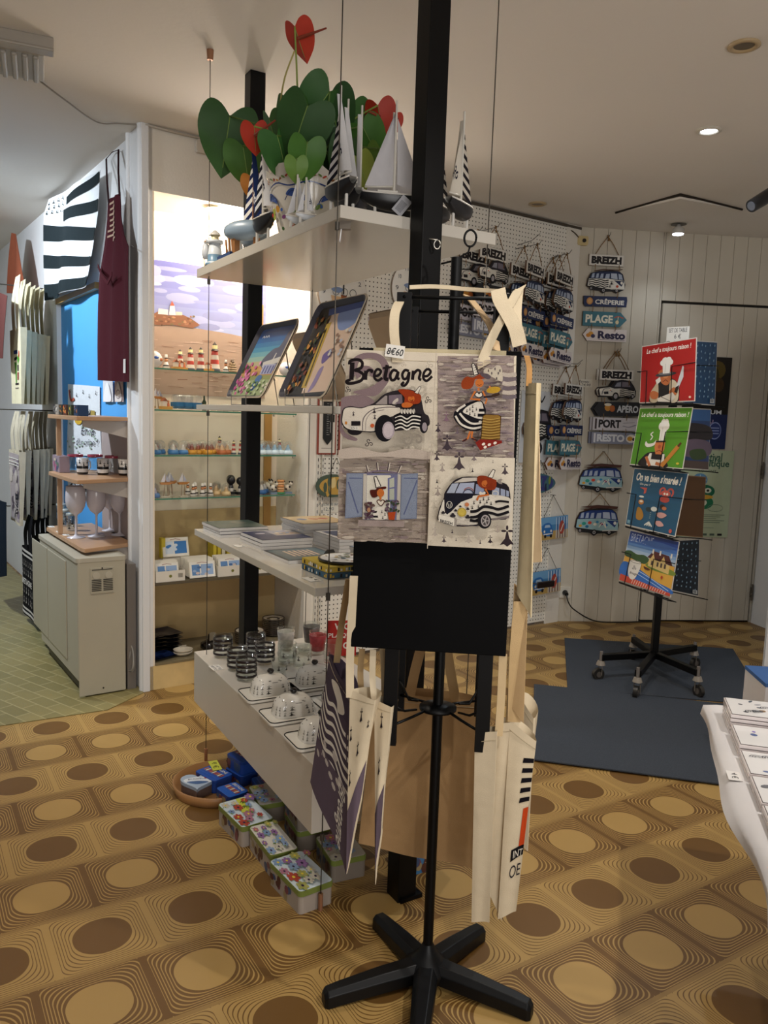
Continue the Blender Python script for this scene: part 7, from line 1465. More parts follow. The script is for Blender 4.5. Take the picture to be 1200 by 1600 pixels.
def fish(D):
    hand(D, "On va bien s'marée !", .07, .07, .90, .21, b=.03); hand(D, 'Ou pas ?', .16, .24, .36, .285)
    for x, y, c in ((.68, .36, '#c0564a'), (.68, .46, '#b0463c')): D.ell(x, y, .09, .05, c, 14)
    D.ring(.62, .34, .05, .06, .03, '#c0564a', 120, 330); D.ring(.76, .34, .05, .06, .03, '#c0564a', 210, 420); D.ell(.66, .37, .02, .02, '#e6e0d4', 8); D.ell(.71, .37, .02, .02, '#e6e0d4', 8)
    D.poly([(.18, .32), (.32, .31), (.31, .40), (.27, .42), (.27, .35)], '#c0564a'); D.ell(.24, .47, .05, .018, '#cfd0c8', 10); D.ell(.25, .56, .055, .045, '#b9783a', 12); D.ell(.25, .55, .035, .02, '#e0d4c0', 10); D.blob([(.2, .66), (.28, .68), (.34, .78), (.30, .86), (.2, .84)], '#a5762c')
    D.ell(.42, .66, .06, .04, '#26363a', 12); D.ell(.52, .64, .06, .04, '#c9ccc4', 12); [D.line([(.47, .70+.03*k), (.47, .71+.03*k)], .02, '#9aa6a0') for k in range(4)]; [D.line([(.47, .86), (.39+.05*k, .93)], .022, '#cfd0c8') for k in range(4)]
    D.ell(.67, .58, .05, .04, '#3a2a24', 12); D.ell(.71, .60, .045, .03, '#b5704a', 10); D.blob([(.58, .70), (.68, .67), (.78, .70), (.70, .76), (.62, .75)], '#c99a94'); D.blob([(.58, .84), (.68, .81), (.76, .87), (.66, .90)], '#c99a94'); D.ell(.90, .93, .03, .035, '#c0564a', 8); D.rect(.04, .9, .10, .96, '#6a94a4')
def bretagne(D):
    for k in range(8): D.rect(.012, .015+k*.055, .988, .015+(k+1)*.055, ['#1c3578', '#22418c', '#2a509c', '#3c66ac', '#557fb8', '#7a9ac0', '#98aec6', '#a9b8c4'][k])
    D.text('BRETAGNE', .06, .05, .52, .20, '#b9c6dc', -.008); D.blob([(.3, .15), (.6, .10), (.95, .14), (.7, .22), (.4, .20)], '#3a5c9a')
    D.poly([(.012, .46), (.988, .46), (.988, .985), (.012, .985)], '#d2a040'); D.blob([(.0, .42), (.10, .38), (.25, .42), (.40, .40), (.50, .46), (.42, .56), (.15, .52), (.02, .50)], '#34502a'); D.blob([(.45, .56), (.6, .50), (.98, .54), (.98, .62), (.6, .62)], '#6f8430')
    D.poly([(.50, .42), (.90, .46), (.90, .62), (.50, .57)], '#d2b878'); D.poly([(.46, .42), (.56, .28), (.86, .30), (.95, .46)], '#4c1f1c'); [D.poly([(x, .44), (x+.05, .33), (x+.10, .45)], '#cdb070') for x in (.52, .72)]; [D.rect(x, .46, x+.035, .54, '#4a3a34') for x in (.55, .66, .73, .80)]; [D.rect(x, .25, x+.03, .33, '#d8d0c4') for x in (.54, .68, .89)]
    D.blob([(.012, .62), (.3, .66), (.7, .80), (.988, .86), (.988, .94), (.5, .90), (.012, .90)], '#2c66b4'); D.spline([(.3, .70), (.6, .78), (.95, .90)], .012, '#bcd0e2'); D.spline([(.3, .76), (.6, .84), (.9, .93)], .010, '#bcd0e2')
    D.poly([(.012, .86), (.3, .88), (.988, .93), (.988, .985), (.012, .985)], '#c94a34'); [D.line([(.28+k*.045, .885+k*.003), (.26+k*.045, .98)], .012, '#e0c0b0') for k in range(15)]
    D.blob([(.15, .56), (.27, .54), (.38, .57), (.34, .80), (.28, .90), (.20, .88), (.15, .76)], '#dcd8d0'); D.ring(.265, .565, .11, .02, .008, '#5a4a44'); D.text('Bretagne', .19, .76, .35, .82, '#3a2a2a', .01, shear=.2); triskel(D, .26, .68, .05, '#2a2a30'); D.blob([(.44, .60), (.56, .62), (.52, .65), (.46, .64)], '#4c2a1c'); D.ell(.80, .70, .02, .03, '#b0382a', 8)
Q1 = mquad((1003, 541), (1089, 527), (1086, 627), (999, 630)); Q2 = mquad((1000, 637), (1083, 636), (1067, 733), (984, 726)); Q3 = mquad((991, 731), (1076, 739), (1055, 839), (977, 820)); Q4 = mquad((985, 828), (1062, 846), (1048, 934), (967, 907))
placemat('red placemat with a chef holding a knife, in the top pocket', Q1, '#a31b1a', chef_red); placemat('green placemat with a chef holding a rolling pin, in the second pocket', Q2, '#4f8a1f', chef_green)
placemat('teal placemat with shellfish drawings, in the third pocket', Q3, '#20506e', fish); placemat('placemat with a Breton house, beach and mug, in the bottom pocket', Q4, '#22418c', bretagne)
def rain(D):
    r = random.Random(4)
    for i in range(7):
        for j in range(9): D.ell(.1+i*.13+r.uniform(-.02, .02), .08+j*.1+r.uniform(-.02, .02), .016, .02, '#7fa0b8', 7, .6)
    D.rect(.80, .90, .93, .965, '#cfd0cc'); [D.rect(.81+.012*k, .905, .817+.012*k, .955, '#30343a') for k in range(8)]
def seaside(D): D.rect(.012, .015, .988, .2, '#3a6aa8'); D.blob([(.0, .3), (.5, .24), (1, .3), (1, .5), (0, .5)], '#2a2226'); D.blob([(.1, .6), (.5, .5), (1, .55), (1, .75), (.3, .8)], '#6a5a6a'); D.blob([(.4, .7), (.8, .66), (.9, .8), (.5, .84)], '#3c4f2c'); D.rect(.012, .86, .988, .985, '#5a4a44')
def plainf(D): D.rect(.03, .04, .97, .05, '#5a3a20')
QB1 = mquad((1070, 531), (1121, 534), (1117, 634), (1066, 630), 4.42, 4.68); QB2 = mquad((1062, 637), (1111, 639), (1107, 735), (1054, 731), 4.42, 4.68); QB3 = mquad((1052, 741), (1103, 745), (1098, 840), (1046, 836), 4.42, 4.68); QB4 = mquad((1040, 845), (1093, 842), (1091, 932), (1036, 920), 4.42, 4.68)
placemat('blue raindrop placemat seen behind the red chef one', QB1, '#1e4468', rain); placemat('dark seaside placemat behind the green chef one', QB2, '#2a4474', seaside); placemat('plain brown placemat back behind the teal shellfish one', QB3, '#5a3a1c', plainf, border='#8a6a48'); placemat('navy placemat with barcode behind the Breton house one', QB4, '#16222f', rain)
wr = []
for Qk in (Q1, Q2, Q3, Q4):
    f = quadmap(*Qk); mb = MB(); n_ = -.0
    P = lambda u, v, h=.014: f(u, v, h)
    mb.tube([P(-.03, .45), P(.16, .45), P(.16, 1.02), P(.62, 1.03), P(.62, .42), P(1.02, .40)], .0028, 6); mb.tube([P(-.03, .45), f(-.03, .45, -.03)], .0028, 6)
    mb.tube([P(.05, 1.02), P(1.0, 1.03)], .0032, 6); mb.tube([f(0, 1.03, -.02), f(1.05, 1.05, -.02), f(1.05, 1.05, .03), P(.1, 1.03, .03)], .0028, 6)
    mb.tube([f(.5, 1.02, 0), Vector((GC.x, GC.y, f(.5, 1.02).z-.01))], .004, 6); mb.build('wire_pocket', BLACKM, gs)
for Qk in (QB1, QB2, QB3, QB4):
    f = quadmap(*Qk); mb = MB(); mb.tube([f(.0, .4, .012), f(1.0, .38, .012)], .0025, 6); mb.tube([f(.0, 1.02, 0), f(1.0, 1.02, 0), f(1.1, 1.03, .04)], .003, 6); mb.tube([f(.3, 1.02, 0), Vector((GC.x, GC.y, f(.3, 1.02).z))], .003, 6); mb.build('wire_pocket', BLACKM, gs)
p = at_y(1059, 524, 4.32); fr = frame(p, Vector((.7, -.7, 0)), Vector((0, 0, 1))); mb = MB(); mb.box((0, 0, 0), (.125, .09, .001), 0, '#cfccc4', fr); D = Art(lambda u, v: ((u-.5)*.125, (.5-v)*.09)); D.text('SET DE TABLE', .1, .08, .9, .32, '#2a2a30', .0); D.text('6 €', .35, .42, .65, .68, '#2a2a30', .0); D.into(mb, fmap(fr), base=.001); o = mb.build('price_card', PAPER); tag(o, 'handwritten card reading SET DE TABLE on top of the placemat stand', 'price card')
mb = MB(); [mb.tube([p+Vector((.7, -.7, 0))*q+Vector((math.sin(a)*.0, 0, -.045))+Vector((.7, -.7, 0))*math.cos(a)*.016+Vector((0, 0, math.sin(a)*.016)) for a in [k*PI/6 for k in range(12)]], .002, 5, closed=True) for q in (-.05, -.015, .06)]; mb.tube([p+Vector((-.05, .05, -.06)), p+Vector((.06, -.06, -.06))], .003, 6); mb.build('card_clip_rings', BLACKM, gs)

# ------------------------------------------------------------------ white cloth table at the right with tiles
ZT_ = .60
e0, e1 = at_z(1093, 1100, ZT_), at_z(1200, 1420, ZT_); ed = (e1-e0).normalized(); eo = Vector((-ed.y, ed.x, 0))
if eo.x < 0: eo = -eo
ct = thing('display_table', 'low table under a white cloth at the right edge', 'table', e0+eo*.3+ed*.5)
TM = Matrix(((ed.x, eo.x, 0, e0.x), (ed.y, eo.y, 0, e0.y), (0, 0, 1, 0), (0, 0, 0, 1)))    # local: along edge towards us, into the table, up
mb = MB(); mb.box((.75, .44, ZT_-.03), (1.5, .80, .04), 0, '#b9b4ac', TM); mb.build('table_top', PLAS, ct)
for a in (.08, 1.42):
    for b in (.30, .78): mb = MB(); mb.box((a, b, (ZT_-.05)/2), (.04, .04, ZT_-.05), 0, '#8d8880', TM); mb.build('leg', PLAS, ct)
def clothf(u, v):
    x = -.01+u*1.55; s_ = v*1.1; wob = .012*math.sin(9*u*1.5)+.006*math.sin(23*u+1)
    if s_ < .10: t_ = (.10-s_); return TM @ Vector((x, .012-t_*.12+wob*(t_/.1), ZT_-.002-t_*.30))
    return TM @ Vector((x, s_-.09, ZT_+.0005))
mb = MB(); mb.grid(clothf, 40, 24, '#d5d2d2'); o = mb.build('tablecloth', ink('white_paper_cloth', .75, .2, weave=.15, vary=.01)); tag(o, 'white cloth with a wavy edge covering the low table at the right edge', 'tablecloth')
def floral(D, seed, blue=True):
    r = random.Random(seed)
    for k in range(14):
        x, y = r.uniform(.08, .92), r.uniform(.08, .92); c = r.choice(['#6f86c4', '#8a7ac0', '#a9b6d8', '#5f6f9c', '#b98aa4'] if blue else ['#6a6a70', '#8a8a8c', '#b08a5a', '#a9aab0', '#5a6470']); D.ell(x, y, r.uniform(.03, .08), r.uniform(.02, .05), c, 9, r.uniform(0, 3))
    for k in range(4):
        x, y = r.uniform(.15, .8), r.uniform(.2, .8); [D.ring(x, y, .03+.03*q, .03+.03*q, .012, '#3a3f4a', 120+seed*20, 300+seed*20) for q in range(3)]
def coaster_stack(a, b, n, W, H, seed, desc, blue=True, th=.011, grp='tile stacks on the white cloth table'):
    for k in range(n):
        base = TM @ Vector((a, b, ZT_+.0015+k*th)); t = thing('ceramic_tile', f'white patterned tile, {ORD[n-1-k]}{" and lowest" if k == 0 and n > 1 else ""} of the {desc}' if n > 1 else desc, 'coaster', base, grp)
        Q = Matrix.Translation(base) @ TM.to_3x3().to_4x4() @ Matrix.Rotation(.0, 4, 'Z'); mb = MB(); mb.box((0, 0, th/2-.0008), (H, W, th-.0022), 0, '#dcd2d0', Q); mb.f = [f_[::-1] for f_ in mb.f] if Q.to_3x3().determinant() < 0 else mb.f; mb.build('tile_body', GLAZE, t, bevel=.0008)
        mb = MB(); mb.box((0, 0, th-.0016), (H*.97, W*.97, .0008), 0, '#4f4440', Q); mb.build('felt_edge', PAPER, t)
        if k == n-1:
            D = Art(lambda u, v: ((v-.5)*H*.96, (u-.5)*W*.96)); D.rect(0, 0, 1, 1, '#e2e0df'); floral(D, seed, blue); mb = MB(); D.into(mb, lambda u, v, h: Q @ Vector((u, v, th-.0008+h)), base=.0004); mb.build('printed_top', GLAZE, t)
for a_, n_, sd, ds, bl in ((.150, 5, 1, 'far stack on the white table', False), (.300, 3, 2, 'second stack on the white table', True), (.445, 2, 3, 'violet-flowered third stack on the white table', True), (.590, 2, 4, 'fourth stack on the white table', False), (.735, 2, 5, 'nearest stack on the white table', True)):
    coaster_stack(a_, .150, n_, .20, .135, sd, ds, bl)
t = thing('gift_carton', 'white pedestal box with a blue lid standing behind the white cloth table', 'box', at_z(1222, 1072, .45)+Vector((0, 0, -.45))); c = at_z(1222, 1072, .45)
mb = MB(); mb.box((c.x+.05, c.y+.08, .225), (.22, .22, .45), -.1, '#d3d0d0'); mb.build('carton', PAPER, t, bevel=.002); mb = MB(); mb.box((c.x+.05, c.y+.08, .457), (.222, .222, .014), -.1, '#3a5f96'); mb.build('lid', PAPER, t)
p = at_z(1147, 1212, ZT_+.001); fr = frame(p, ed, eo); mb = MB(); mb.box((0, 0, -.0005), (.05, .03, .001), 0, '#dedbd8', fr); D = Art(); D.text('4 €', -.015, -.006, .015, .008, '#33333a', .0); D.into(mb, lambda u, v, h: fr @ Vector((u, v, h+.0002))); o = mb.build('price_card', PAPER); tag(o, 'small price card on the white cloth near its wavy edge', 'price card')

# ------------------------------------------------------------------ left wall: heater, corner shelves, hanging goods
def LP(px, py, d=0.0): return on_wall(px, py, L0+NL*d, UL)
# heater
H0 = Vector((-1.443, 3.69, 0)); hx = UA; hy = UL       # hx along the narrow side, hy along the long side
HM = Matrix(((hx.x, hy.x, 0, H0.x), (hx.y, hy.y, 0, H0.y), (0, 0, 1, 0), (0, 0, 0, 1)))
ht = thing('convector_heater', 'old cream metal heater standing under the wooden corner shelves', 'heater', H0)
CRM = ink('enamel_cream', .38, .4, vary=.04, vscale=5)
mb = MB(); mb.box((.113, .415, .375), (.226, .83, .58), 0, '#a9a290', HM); mb.box((.13, .415, .045), (.19, .79, .085), 0, '#15130f', HM); mb.build('body', CRM, ht, bevel=.006)
mb = MB(); mb.box((.113, -.004, .34), (.222, .008, .66), 0, '#aca592', HM); mb.build('side_panel', CRM, ht, bevel=.003)
mb = MB(); mb.rbox((.113, .415, .676), (.240, .85, .022), .02, 0, '#aea796', HM); mb.build('top_cover', CRM, ht, bevel=.006)
mb = MB(); mb.box((-.003, .41, .39), (.006, .40, .50), 0, '#a69f8c', HM); mb.box((-.003, .82-.005, .39), (.006, .38, .50), 0, '#a59e8b', HM); mb.build('front_panel', CRM, ht, bevel=.002)
mb = MB(); mb.box((.113, -.010, .575), (.110, .006, .125), 0, '#aaa390', HM)
for k in range(7):
    for q in (-.027, .027): mb.box((.113+q, -.0138, .527+k*.0085), (.045, .002, .004), 0, '#1d1a15', HM)
mb.box((.113, -.0138, .628), (.095, .002, .003), 0, '#1d1a15', HM); mb.build('vent_grille', CRM, ht)
for q in (-.028, .03): mb = MB(); mb.cyl(HM @ Vector((.113+q, -.012, .600)), HM @ Vector((.113+q, -.018, .600)), .017, n=18, col='#b3ac9a'); mb.build('control_knob', CRM, ht)
for z in (.635, .04): mb = MB(); mb.cyl(HM @ Vector((.113, -.013, z)), HM @ Vector((.113, -.0155, z)), .004, n=10, col='#2a261f'); mb.build('screw', CRM, ht)
mb = MB(); mb.tube(smooth_pts([tuple(HM @ Vector(p)) for p in ((.235, .05, .22), (.245, .03, .25), (.262, .0, .20), (.255, -.02, .12), (.245, .02, .10), (.250, .01, .18), (.262, .02, .22), (.268, .0, .12), (.24, .04, .05))], 6), .005, 8, '#8f8b84'); mb.build('power_cable', PLAS, ht)
# grey tall unit hidden behind the heater
mb = MB(); wbox(mb, ML, .06, .60, .0, .64, .03, .075, '#77706a'); o = mb.build('radiator_panel', PLAS, None, bevel=.004); tag(o, 'grey panel between the cream heater and the wall', 'radiator')
WOODS = mat('beech_shelf_edge', '#b08a68', .4, vary=.12, vscale=10)
for z, s0, s1, dd, l in ((1.355, .09, .70, .295, 'top wooden corner shelf, holding the picture boxes'), (1.055, .09, .70, .295, 'middle wooden corner shelf, holding the striped mugs'), (.722, .10, .94, .262, 'lowest wooden corner shelf, holding the white goblets')):
    t = thing('corner_shelf', l, 'shelf', ML @ Vector((.4, z, .1))); o_ = [(s0+.10, 0), (s0, dd), (s0+.06, dd+.008), (s1-.05, dd+.01), (s1, dd-.03), (s1+.05, .0)]
    P3 = [ML @ Vector((s_, z, d_+.001)) for s_, d_ in o_]; mb = MB(); mb.prism([(p.x, p.y) for p in P3], Matrix.Identity(4), z-.020, z); mb.build('board', WOODS, t, bevel=.003)
    mb = MB(); mb.add([ML @ Vector(v) for v in ((.20, z-.021, .002), (.20, z-.021, .24), (.20, z-.05, .24), (.20, z-.11, .002), (.215, z-.021, .002), (.215, z-.021, .24), (.215, z-.05, .24), (.215, z-.11, .002))], [(0, 1, 2, 3), (7, 6, 5, 4), (0, 4, 5, 1), (1, 5, 6, 2), (2, 6, 7, 3), (3, 7, 4, 0)], '#b3aaa2'); mb.build('bracket', PLAS, t)
mb = MB(); wbox(mb, ML, .60, .622, .724, 1.334, .25, .272); o = mb.build('shelf_post', WOODS); tag(o, 'thin wooden post supporting the corner shelves', 'post')
# goblets
gb = thing('wine_goblet', 'x', 'goblet', (0, 0, 0)); OPW = mat('white_acrylic', '#cfc9cf', .18, spec=.6, vary=.02)
mb = MB(); mb.lathe((0, 0, 0), [(0, 0), (.046, 0), (.045, .003), (.012, .010), (.006, .02), (.0055, .11), (.010, .12)], 28); mb.build('stem_foot', OPW, gb)
mb = MB(); mb.lathe((0, 0, 0), [(.010, .12), (.030, .135), (.046, .165), (.051, .195), (.049, .235), (.046, .27), (.0445, .27), (.049, .2), (.04, .155), (0, .13)], 28); mb.build('bowl', OPW, gb)
for (x, y), l in zip(((119, 840), (151, 838), (187, 836), (172, 829)), ('leftmost in the front row', 'middle one of the front row', 'rightmost in the front row', 'half hidden behind the front row')):
    place(gb, at_z(x, y, .7225), 0, 'white stemmed goblet on the lowest corner shelf, '+l, 'white goblets')
jar = tumbler(0, .03, .085); jar['category'] = 'jar'; jar.name = 'glass_jar'; mbj = MB(); mbj.lathe((0, 0, .085), [(.031, 0), (.032, .012), (0, .014)], 20, '#8f9490'); lo = mbj.build('jar_lid', PLAS, None); lo.parent = jar
D = Art(); [ermine(D, x, y, .03, '#26282c') for x, y in ((-.02, .0), (.012, .01), (-.004, .035), (.03, .03))]
mbj = MB(); D.into(mbj, lambda u, v, h: Vector((.0312*math.cos(-1.9+u/.03), .0312*math.sin(-1.9+u/.03), .075-v))); lo = mbj.build('printed_motif', INK, None); lo.parent = jar
for (x, y), l in zip(((97, 812), (104, 822), (113, 829)), ('furthest back', 'middle one', 'nearest, behind the left goblet')): place(jar, at_z(x, y, .7225), .3, 'clear printed jar at the left of the lowest corner shelf, '+l, 'printed glass jars')
for i, ((x, y), l) in enumerate(zip(((80, 823), (93, 831), (103, 836)), ('furthest', 'middle', 'nearest'))): price_card(at_z(x, y, .7228), -UL, UA, .05, .03, f'small price card at the front edge of the lowest corner shelf, the {l} one', ['4 €'])
# mugs on the middle shelf
mg = thing('striped_mug', 'x', 'mug', (0, 0, 0)); mb = MB(); mb.lathe((0, 0, 0), [(0, .002), (.026, .002, '#1a191b'), (.028, .012, '#d5d1cd'), (.029, .030, '#1a191b'), (.029, .044, '#d5d1cd'), (.030, .085, '#d5d1cd'), (.0275, .085, '#b9b5b1'), (.026, .01), (0, .01)], 24); mb.build('mug_body', GLAZE, mg)
D = Art(); [ermine(D, -.06+k*.02, -.078+(k % 2)*.012, .022, '#1d1c1f') for k in range(7)]; mb = MB(); D.into(mb, lambda u, v, h: Vector(((.0302)*math.cos(-2.0+u/.03), (.0302)*math.sin(-2.0+u/.03), -v))); mb.build('printed_motif', INK, mg)
mb = MB(); mb.tube([Vector((.029, 0, .07)), Vector((.045, 0, .065)), Vector((.048, 0, .04)), Vector((.04, 0, .022)), Vector((.028, 0, .02))], .0035, 8, '#d5d1cd'); mb.build('handle', GLAZE, mg)
for (x, y), l in zip(((129, 741), (161, 742), (194, 743)), ('leftmost', 'middle', 'rightmost')): place(mg, at_z(x, y, 1.0555), 1.0, f'black and white ermine mug on the middle corner shelf, {l} of three', 'ermine mugs', scale=1.0)
rg = tumbler(0, .04, .085); D = Art(); D.rect(-.13, .0, .13, .012, '#b0475a'); mb = MB(); n = 24; mb.lathe((0, 0, 0), [(.0405, .074), (.0408, .075), (.0408, .0865), (.0405, .087), (.039, .087), (.0405, .074)], 28, '#b0475a'); o = mb.build('red_rim', GLAZE, None); o.parent = rg
for (x, y), l in zip(((118, 735), (149, 735), (176, 737)), ('left of three', 'middle of three', 'right of three')): place(rg, at_z(x, y, 1.0555), 0, f'large clear glass with a red rim behind the mugs, {l}', 'red-rimmed glasses')
def small_box(p, rz, W, Dp_, H, label, c, cols, name='picture_box', grp=None, cat='box'):
    t = thing(name, label, cat, p, grp); R = Matrix.Translation(p) @ Matrix.Rotation(rz, 4, 'Z'); mb = MB(); mb.box((0, 0, H/2), (W, Dp_, H), 0, c, R); mb.build('carton', PAPER, t)
    D = Art(lambda u, v: ((u-.5)*W*.94, (1-v)*H*.94+.002)); r = random.Random(int(W*1e5)+len(label)); [D.ell(r.uniform(.1, .9), r.uniform(.15, .85), r.uniform(.05, .16), r.uniform(.08, .2), r.choice(cols), 9) for _ in range(12)]; mb = MB(); D.into(mb, lambda u, v, h: R @ Vector((u, -Dp_/2-h, v)), base=.0005); mb.build('printed_front', GLOSSP, t)
ra = math.atan2(UA.y, UA.x)
small_box(ML @ Vector((.62, 1.056, .25)), math.atan2(-UL.y, -UL.x), .16, .05, .085, 'pink topped picture box at the far end of the middle corner shelf', '#8a7a84', ['#b04a7a', '#4a6a5a', '#c9b9a0', '#3a4a6a'])
pr = [(.66, '#2a2624', ['#b9b3aa', '#3a3434']), (.60, '#8a8278', ['#c9c3b8', '#5a524c', '#a3988c']), (.52, '#2c2a24', ['#3a4434', '#b5762f', '#1a1a16']), (.43, '#4a2418', ['#c9502a', '#e0963a', '#2a1a14']), (.33, '#2c3420', ['#4c5a2c', '#c9a83a', '#1c2018']), (.21, '#1c3454', ['#2a5a8a', '#c97a3a', '#16263c'])]
for i, (s_, c, cols) in enumerate(pr): small_box(ML @ Vector((s_, 1.356, .245)), math.atan2(-UL.y, -UL.x), .075 if i else .05, .05, .052, ['dark box at the far end', 'grey picture box second from the far end', 'green black picture box, third', 'fiery orange picture box, fourth', 'olive and yellow picture box, fifth', 'blue sunset picture box nearest the pillar'][i]+' on the top corner shelf', c, cols, grp='picture boxes on the top corner shelf')
# cloth things
def cloth_outline(name, label, cat, left, right, d, col, amp=.012, folds=3.0, art=None, nu=14, nv=24, parent=None, seed=1, th=.002, mm=None):
    "cloth hanging from top to bottom between two edge polylines given in picture coordinates, on the plane d in front of the left wall"
    rr = random.Random(seed); ph = rr.uniform(0, 6)
    def ed(P, v):
        k = v*(len(P)-1); i = min(int(k), len(P)-2); f_ = k-i; return P[i]*(1-f_)+P[i+1]*f_
    Lp = [LP(x, y, d) for x, y in left]; Rp = [LP(x, y, d) for x, y in right]
    def fn(u, v, h=0):
        p = ed(Lp, min(max(v, 0), 1))*(1-u)+ed(Rp, min(max(v, 0), 1))*u; return p+NL*(amp*(.3+.7*v)*math.sin(folds*2*PI*u+ph+v*1.5)+h)
    mb = MB(); mb.grid(lambda u, v: fn(u, v), nu, nv, col); mb.grid(lambda u, v: fn(1-u, v, -th), nu, nv, col)
    if parent is None: t = thing(name, label, cat, fn(.5, .5))
    else: t = parent
    mb.build('cloth' if parent is None else name, mm or CLOTH, t)
    if art: D = Art(); art(D); mb = MB(); drape(mb, D, fn, cell=.045, base=.004, dz=.0001); mb.build('printed_pattern', mm or CLOTH, t)
    return t, fn
def flag_art(D):
    K = '#20282b'
    D.poly([(.40, .12), (.42, .0), (1, .0), (1, .085)], K) if False else None
    for (ul, a0, a1, b0, b1) in ((.40, .11, .22, .01, .10), (.36, .28, .40, .23, .33), (0, .42, .55, .46, .56), (0, .66, .76, .70, .79), (0, .88, 1.0, .90, .99)):
        D.poly([(ul, a0), (1, b0), (1, b1), (ul+(.03 if ul else 0), a1)], K)
    for i in range(4):
        for j in range(3): D.push(lambda x, y, i=i, j=j: (.03+i*.085+.02*(j % 2)+x*.055, .08+j*.095+i*-.012+y*.075)); ermine(D, .5, 0, 1, K); D.pop()
fl, _ = cloth_outline('breton_flag', 'black and white Breton flag hanging high on the left wall', 'flag', [(78, 312), (72, 335), (72, 400), (72, 470)], [(154, 265), (151, 330), (143, 395), (138, 443)], .06, '#dfe3e6', .025, 1.6, flag_art, 18, 18, seed=3)
ap, apf = cloth_outline('kitchen_apron', 'dark burgundy apron hanging on the left wall next to the white pillar', 'apron', [(168, 313), (166, 345), (162, 380), (153, 430), (150, 480), (149, 540), (149.5, 594)], [(189, 300), (191, 340), (196, 368), (203, 385), (202.5, 450), (203, 530), (203, 597)], .07, '#451820', .012, 2.6, None, 16, 26, seed=5)
D = Art(); rr = random.Random(3)
for k in range(7): y = .05+k*.042; D.spline([(.30+rr.uniform(-.05, .05), y), (.50, y-.015), (.42, y+.03), (.62, y+.02)], .016, '#b59a86')
mb = MB(); drape(mb, D, apf, base=.003); mb.build('printed_lettering', CLOTH, ap)
D = Art(); D.rect(.88, .91, .96, .965, '#d5d0cc'); mb = MB(); drape(mb, D, apf, base=.003); mb.build('care_tag', PAPER, ap)
mb = MB(); mb.strap([LP(170, 318, .072), LP(167, 280, .06), LP(166, 248, .03), LP(175, 238, .02), LP(185, 234, .02), LP(185, 270, .05), LP(187, 305, .072)], .022, UL, '#2a1216'); mb.build('neck_strap', CLOTH, ap)
mb = MB(); mb.strap([LP(153, 415, .085), LP(160, 432, .10), LP(168, 442, .10), LP(175, 428, .10)], .02, (0, 0, 1), '#4c1d25'); mb.build('waist_tie', CLOTH, ap)
mb = MB(); mb.tube([LP(204, 384, .0), LP(206, 384, .06), LP(209, 386, .07)], .002, 5); o = mb.build('wall_hook', WIREM); tag(o, 'small wire hook on the wall beside the burgundy apron', 'hook')
cloth_outline('leather_bag', 'rust brown hanging bag above the cream totes', 'bag', [(19, 364), (15, 400), (12, 430), (9, 458)], [(26, 366), (32, 400), (37, 435), (41, 458)], .12, '#8f4f38', .02, 1.0, seed=7, nu=8, nv=10)
cloth_outline('leather_bag', 'dark brown bag at the left edge beside the cream tote handles', 'bag', [(-8, 455), (-8, 560)], [(12, 462), (5, 560)], .36, '#5a3430', .01, 1.0, seed=8, nu=6, nv=8)
def hung_row(spec, ztop, zbot, zh, col, desc, art=None, wd=.34, th=.042, cols=None, grp=None, hand=True):
    N_ = len(spec)
    for i, (px, d) in enumerate(spec):
        p = LP(px, 600, d); s = (p-L0).dot(UL); c = (cols[i] if cols else col)
        q = [ML @ Vector((s+wd, ztop, d)), ML @ Vector((s, ztop, d)), ML @ Vector((s, zbot, d)), ML @ Vector((s+wd, zbot, d))]
        o_ = 'outermost, with the print facing out' if i == N_-1 else ['closest to the wall', 'second from the wall', 'third from the wall', 'fourth from the wall', 'fifth from the wall', 'sixth from the wall'][i]
        t, _ = bag('tote_bag', f'{desc}, {o_}', q, amp=.006, seed=40+i, nu=8, nv=12, th=th, art=art if i == N_-1 or grp == 'all' else None, col=c, folds=1.6, open_top=.0, hem=False, edge=.9)
        if hand:
            for q_ in (.06, .20): handle(t, [ML @ Vector((s+q_, ztop-.01, d)), ML @ Vector((s+q_*.9+.01, (ztop+zh)/2, d+.005)), ML @ Vector((s+.10+(.02 if q_ > .1 else -.02), zh, d-.01))], .10, UL, c)
    s = (LP(spec[0][0], 600, spec[0][1])-L0).dot(UL)+.10
    mb = MB(); mb.tube([ML @ Vector((s, zh+.006, 0)), ML @ Vector((s, zh+.006, spec[-1][1]+.04)), ML @ Vector((s, zh+.03, spec[-1][1]+.06))], .004, 6); o = mb.build('wall_hook', WIREM); tag(o, f'long wall hook carrying the {desc.split(",")[0]}s', 'hook')
def a_color(D):
    D.rect(.30, .28, .62, .33, '#2a3a6a'); D.poly([(.30, .38), (.55, .36), (.55, .40), (.30, .42)], '#26262a'); D.poly([(.30, .44), (.5, .44), (.46, .72), (.36, .72)], '#5a8a3a'); D.poly([(.55, .38), (.8, .32), (.82, .42), (.6, .48)], '#4f8a2f'); D.ell(.78, .34, .07, .05, '#b0483a', 10); D.rect(.55, .48, .72, .56, '#1c1c1e'); D.rect(.55, .58, .75, .68, '#8a2a2a'); D.rect(.32, .72, .78, .745, '#2a2426')
    [D.rect(.32+.1*k, .78, .38+.1*k, .80, '#77706a') for k in range(5)]
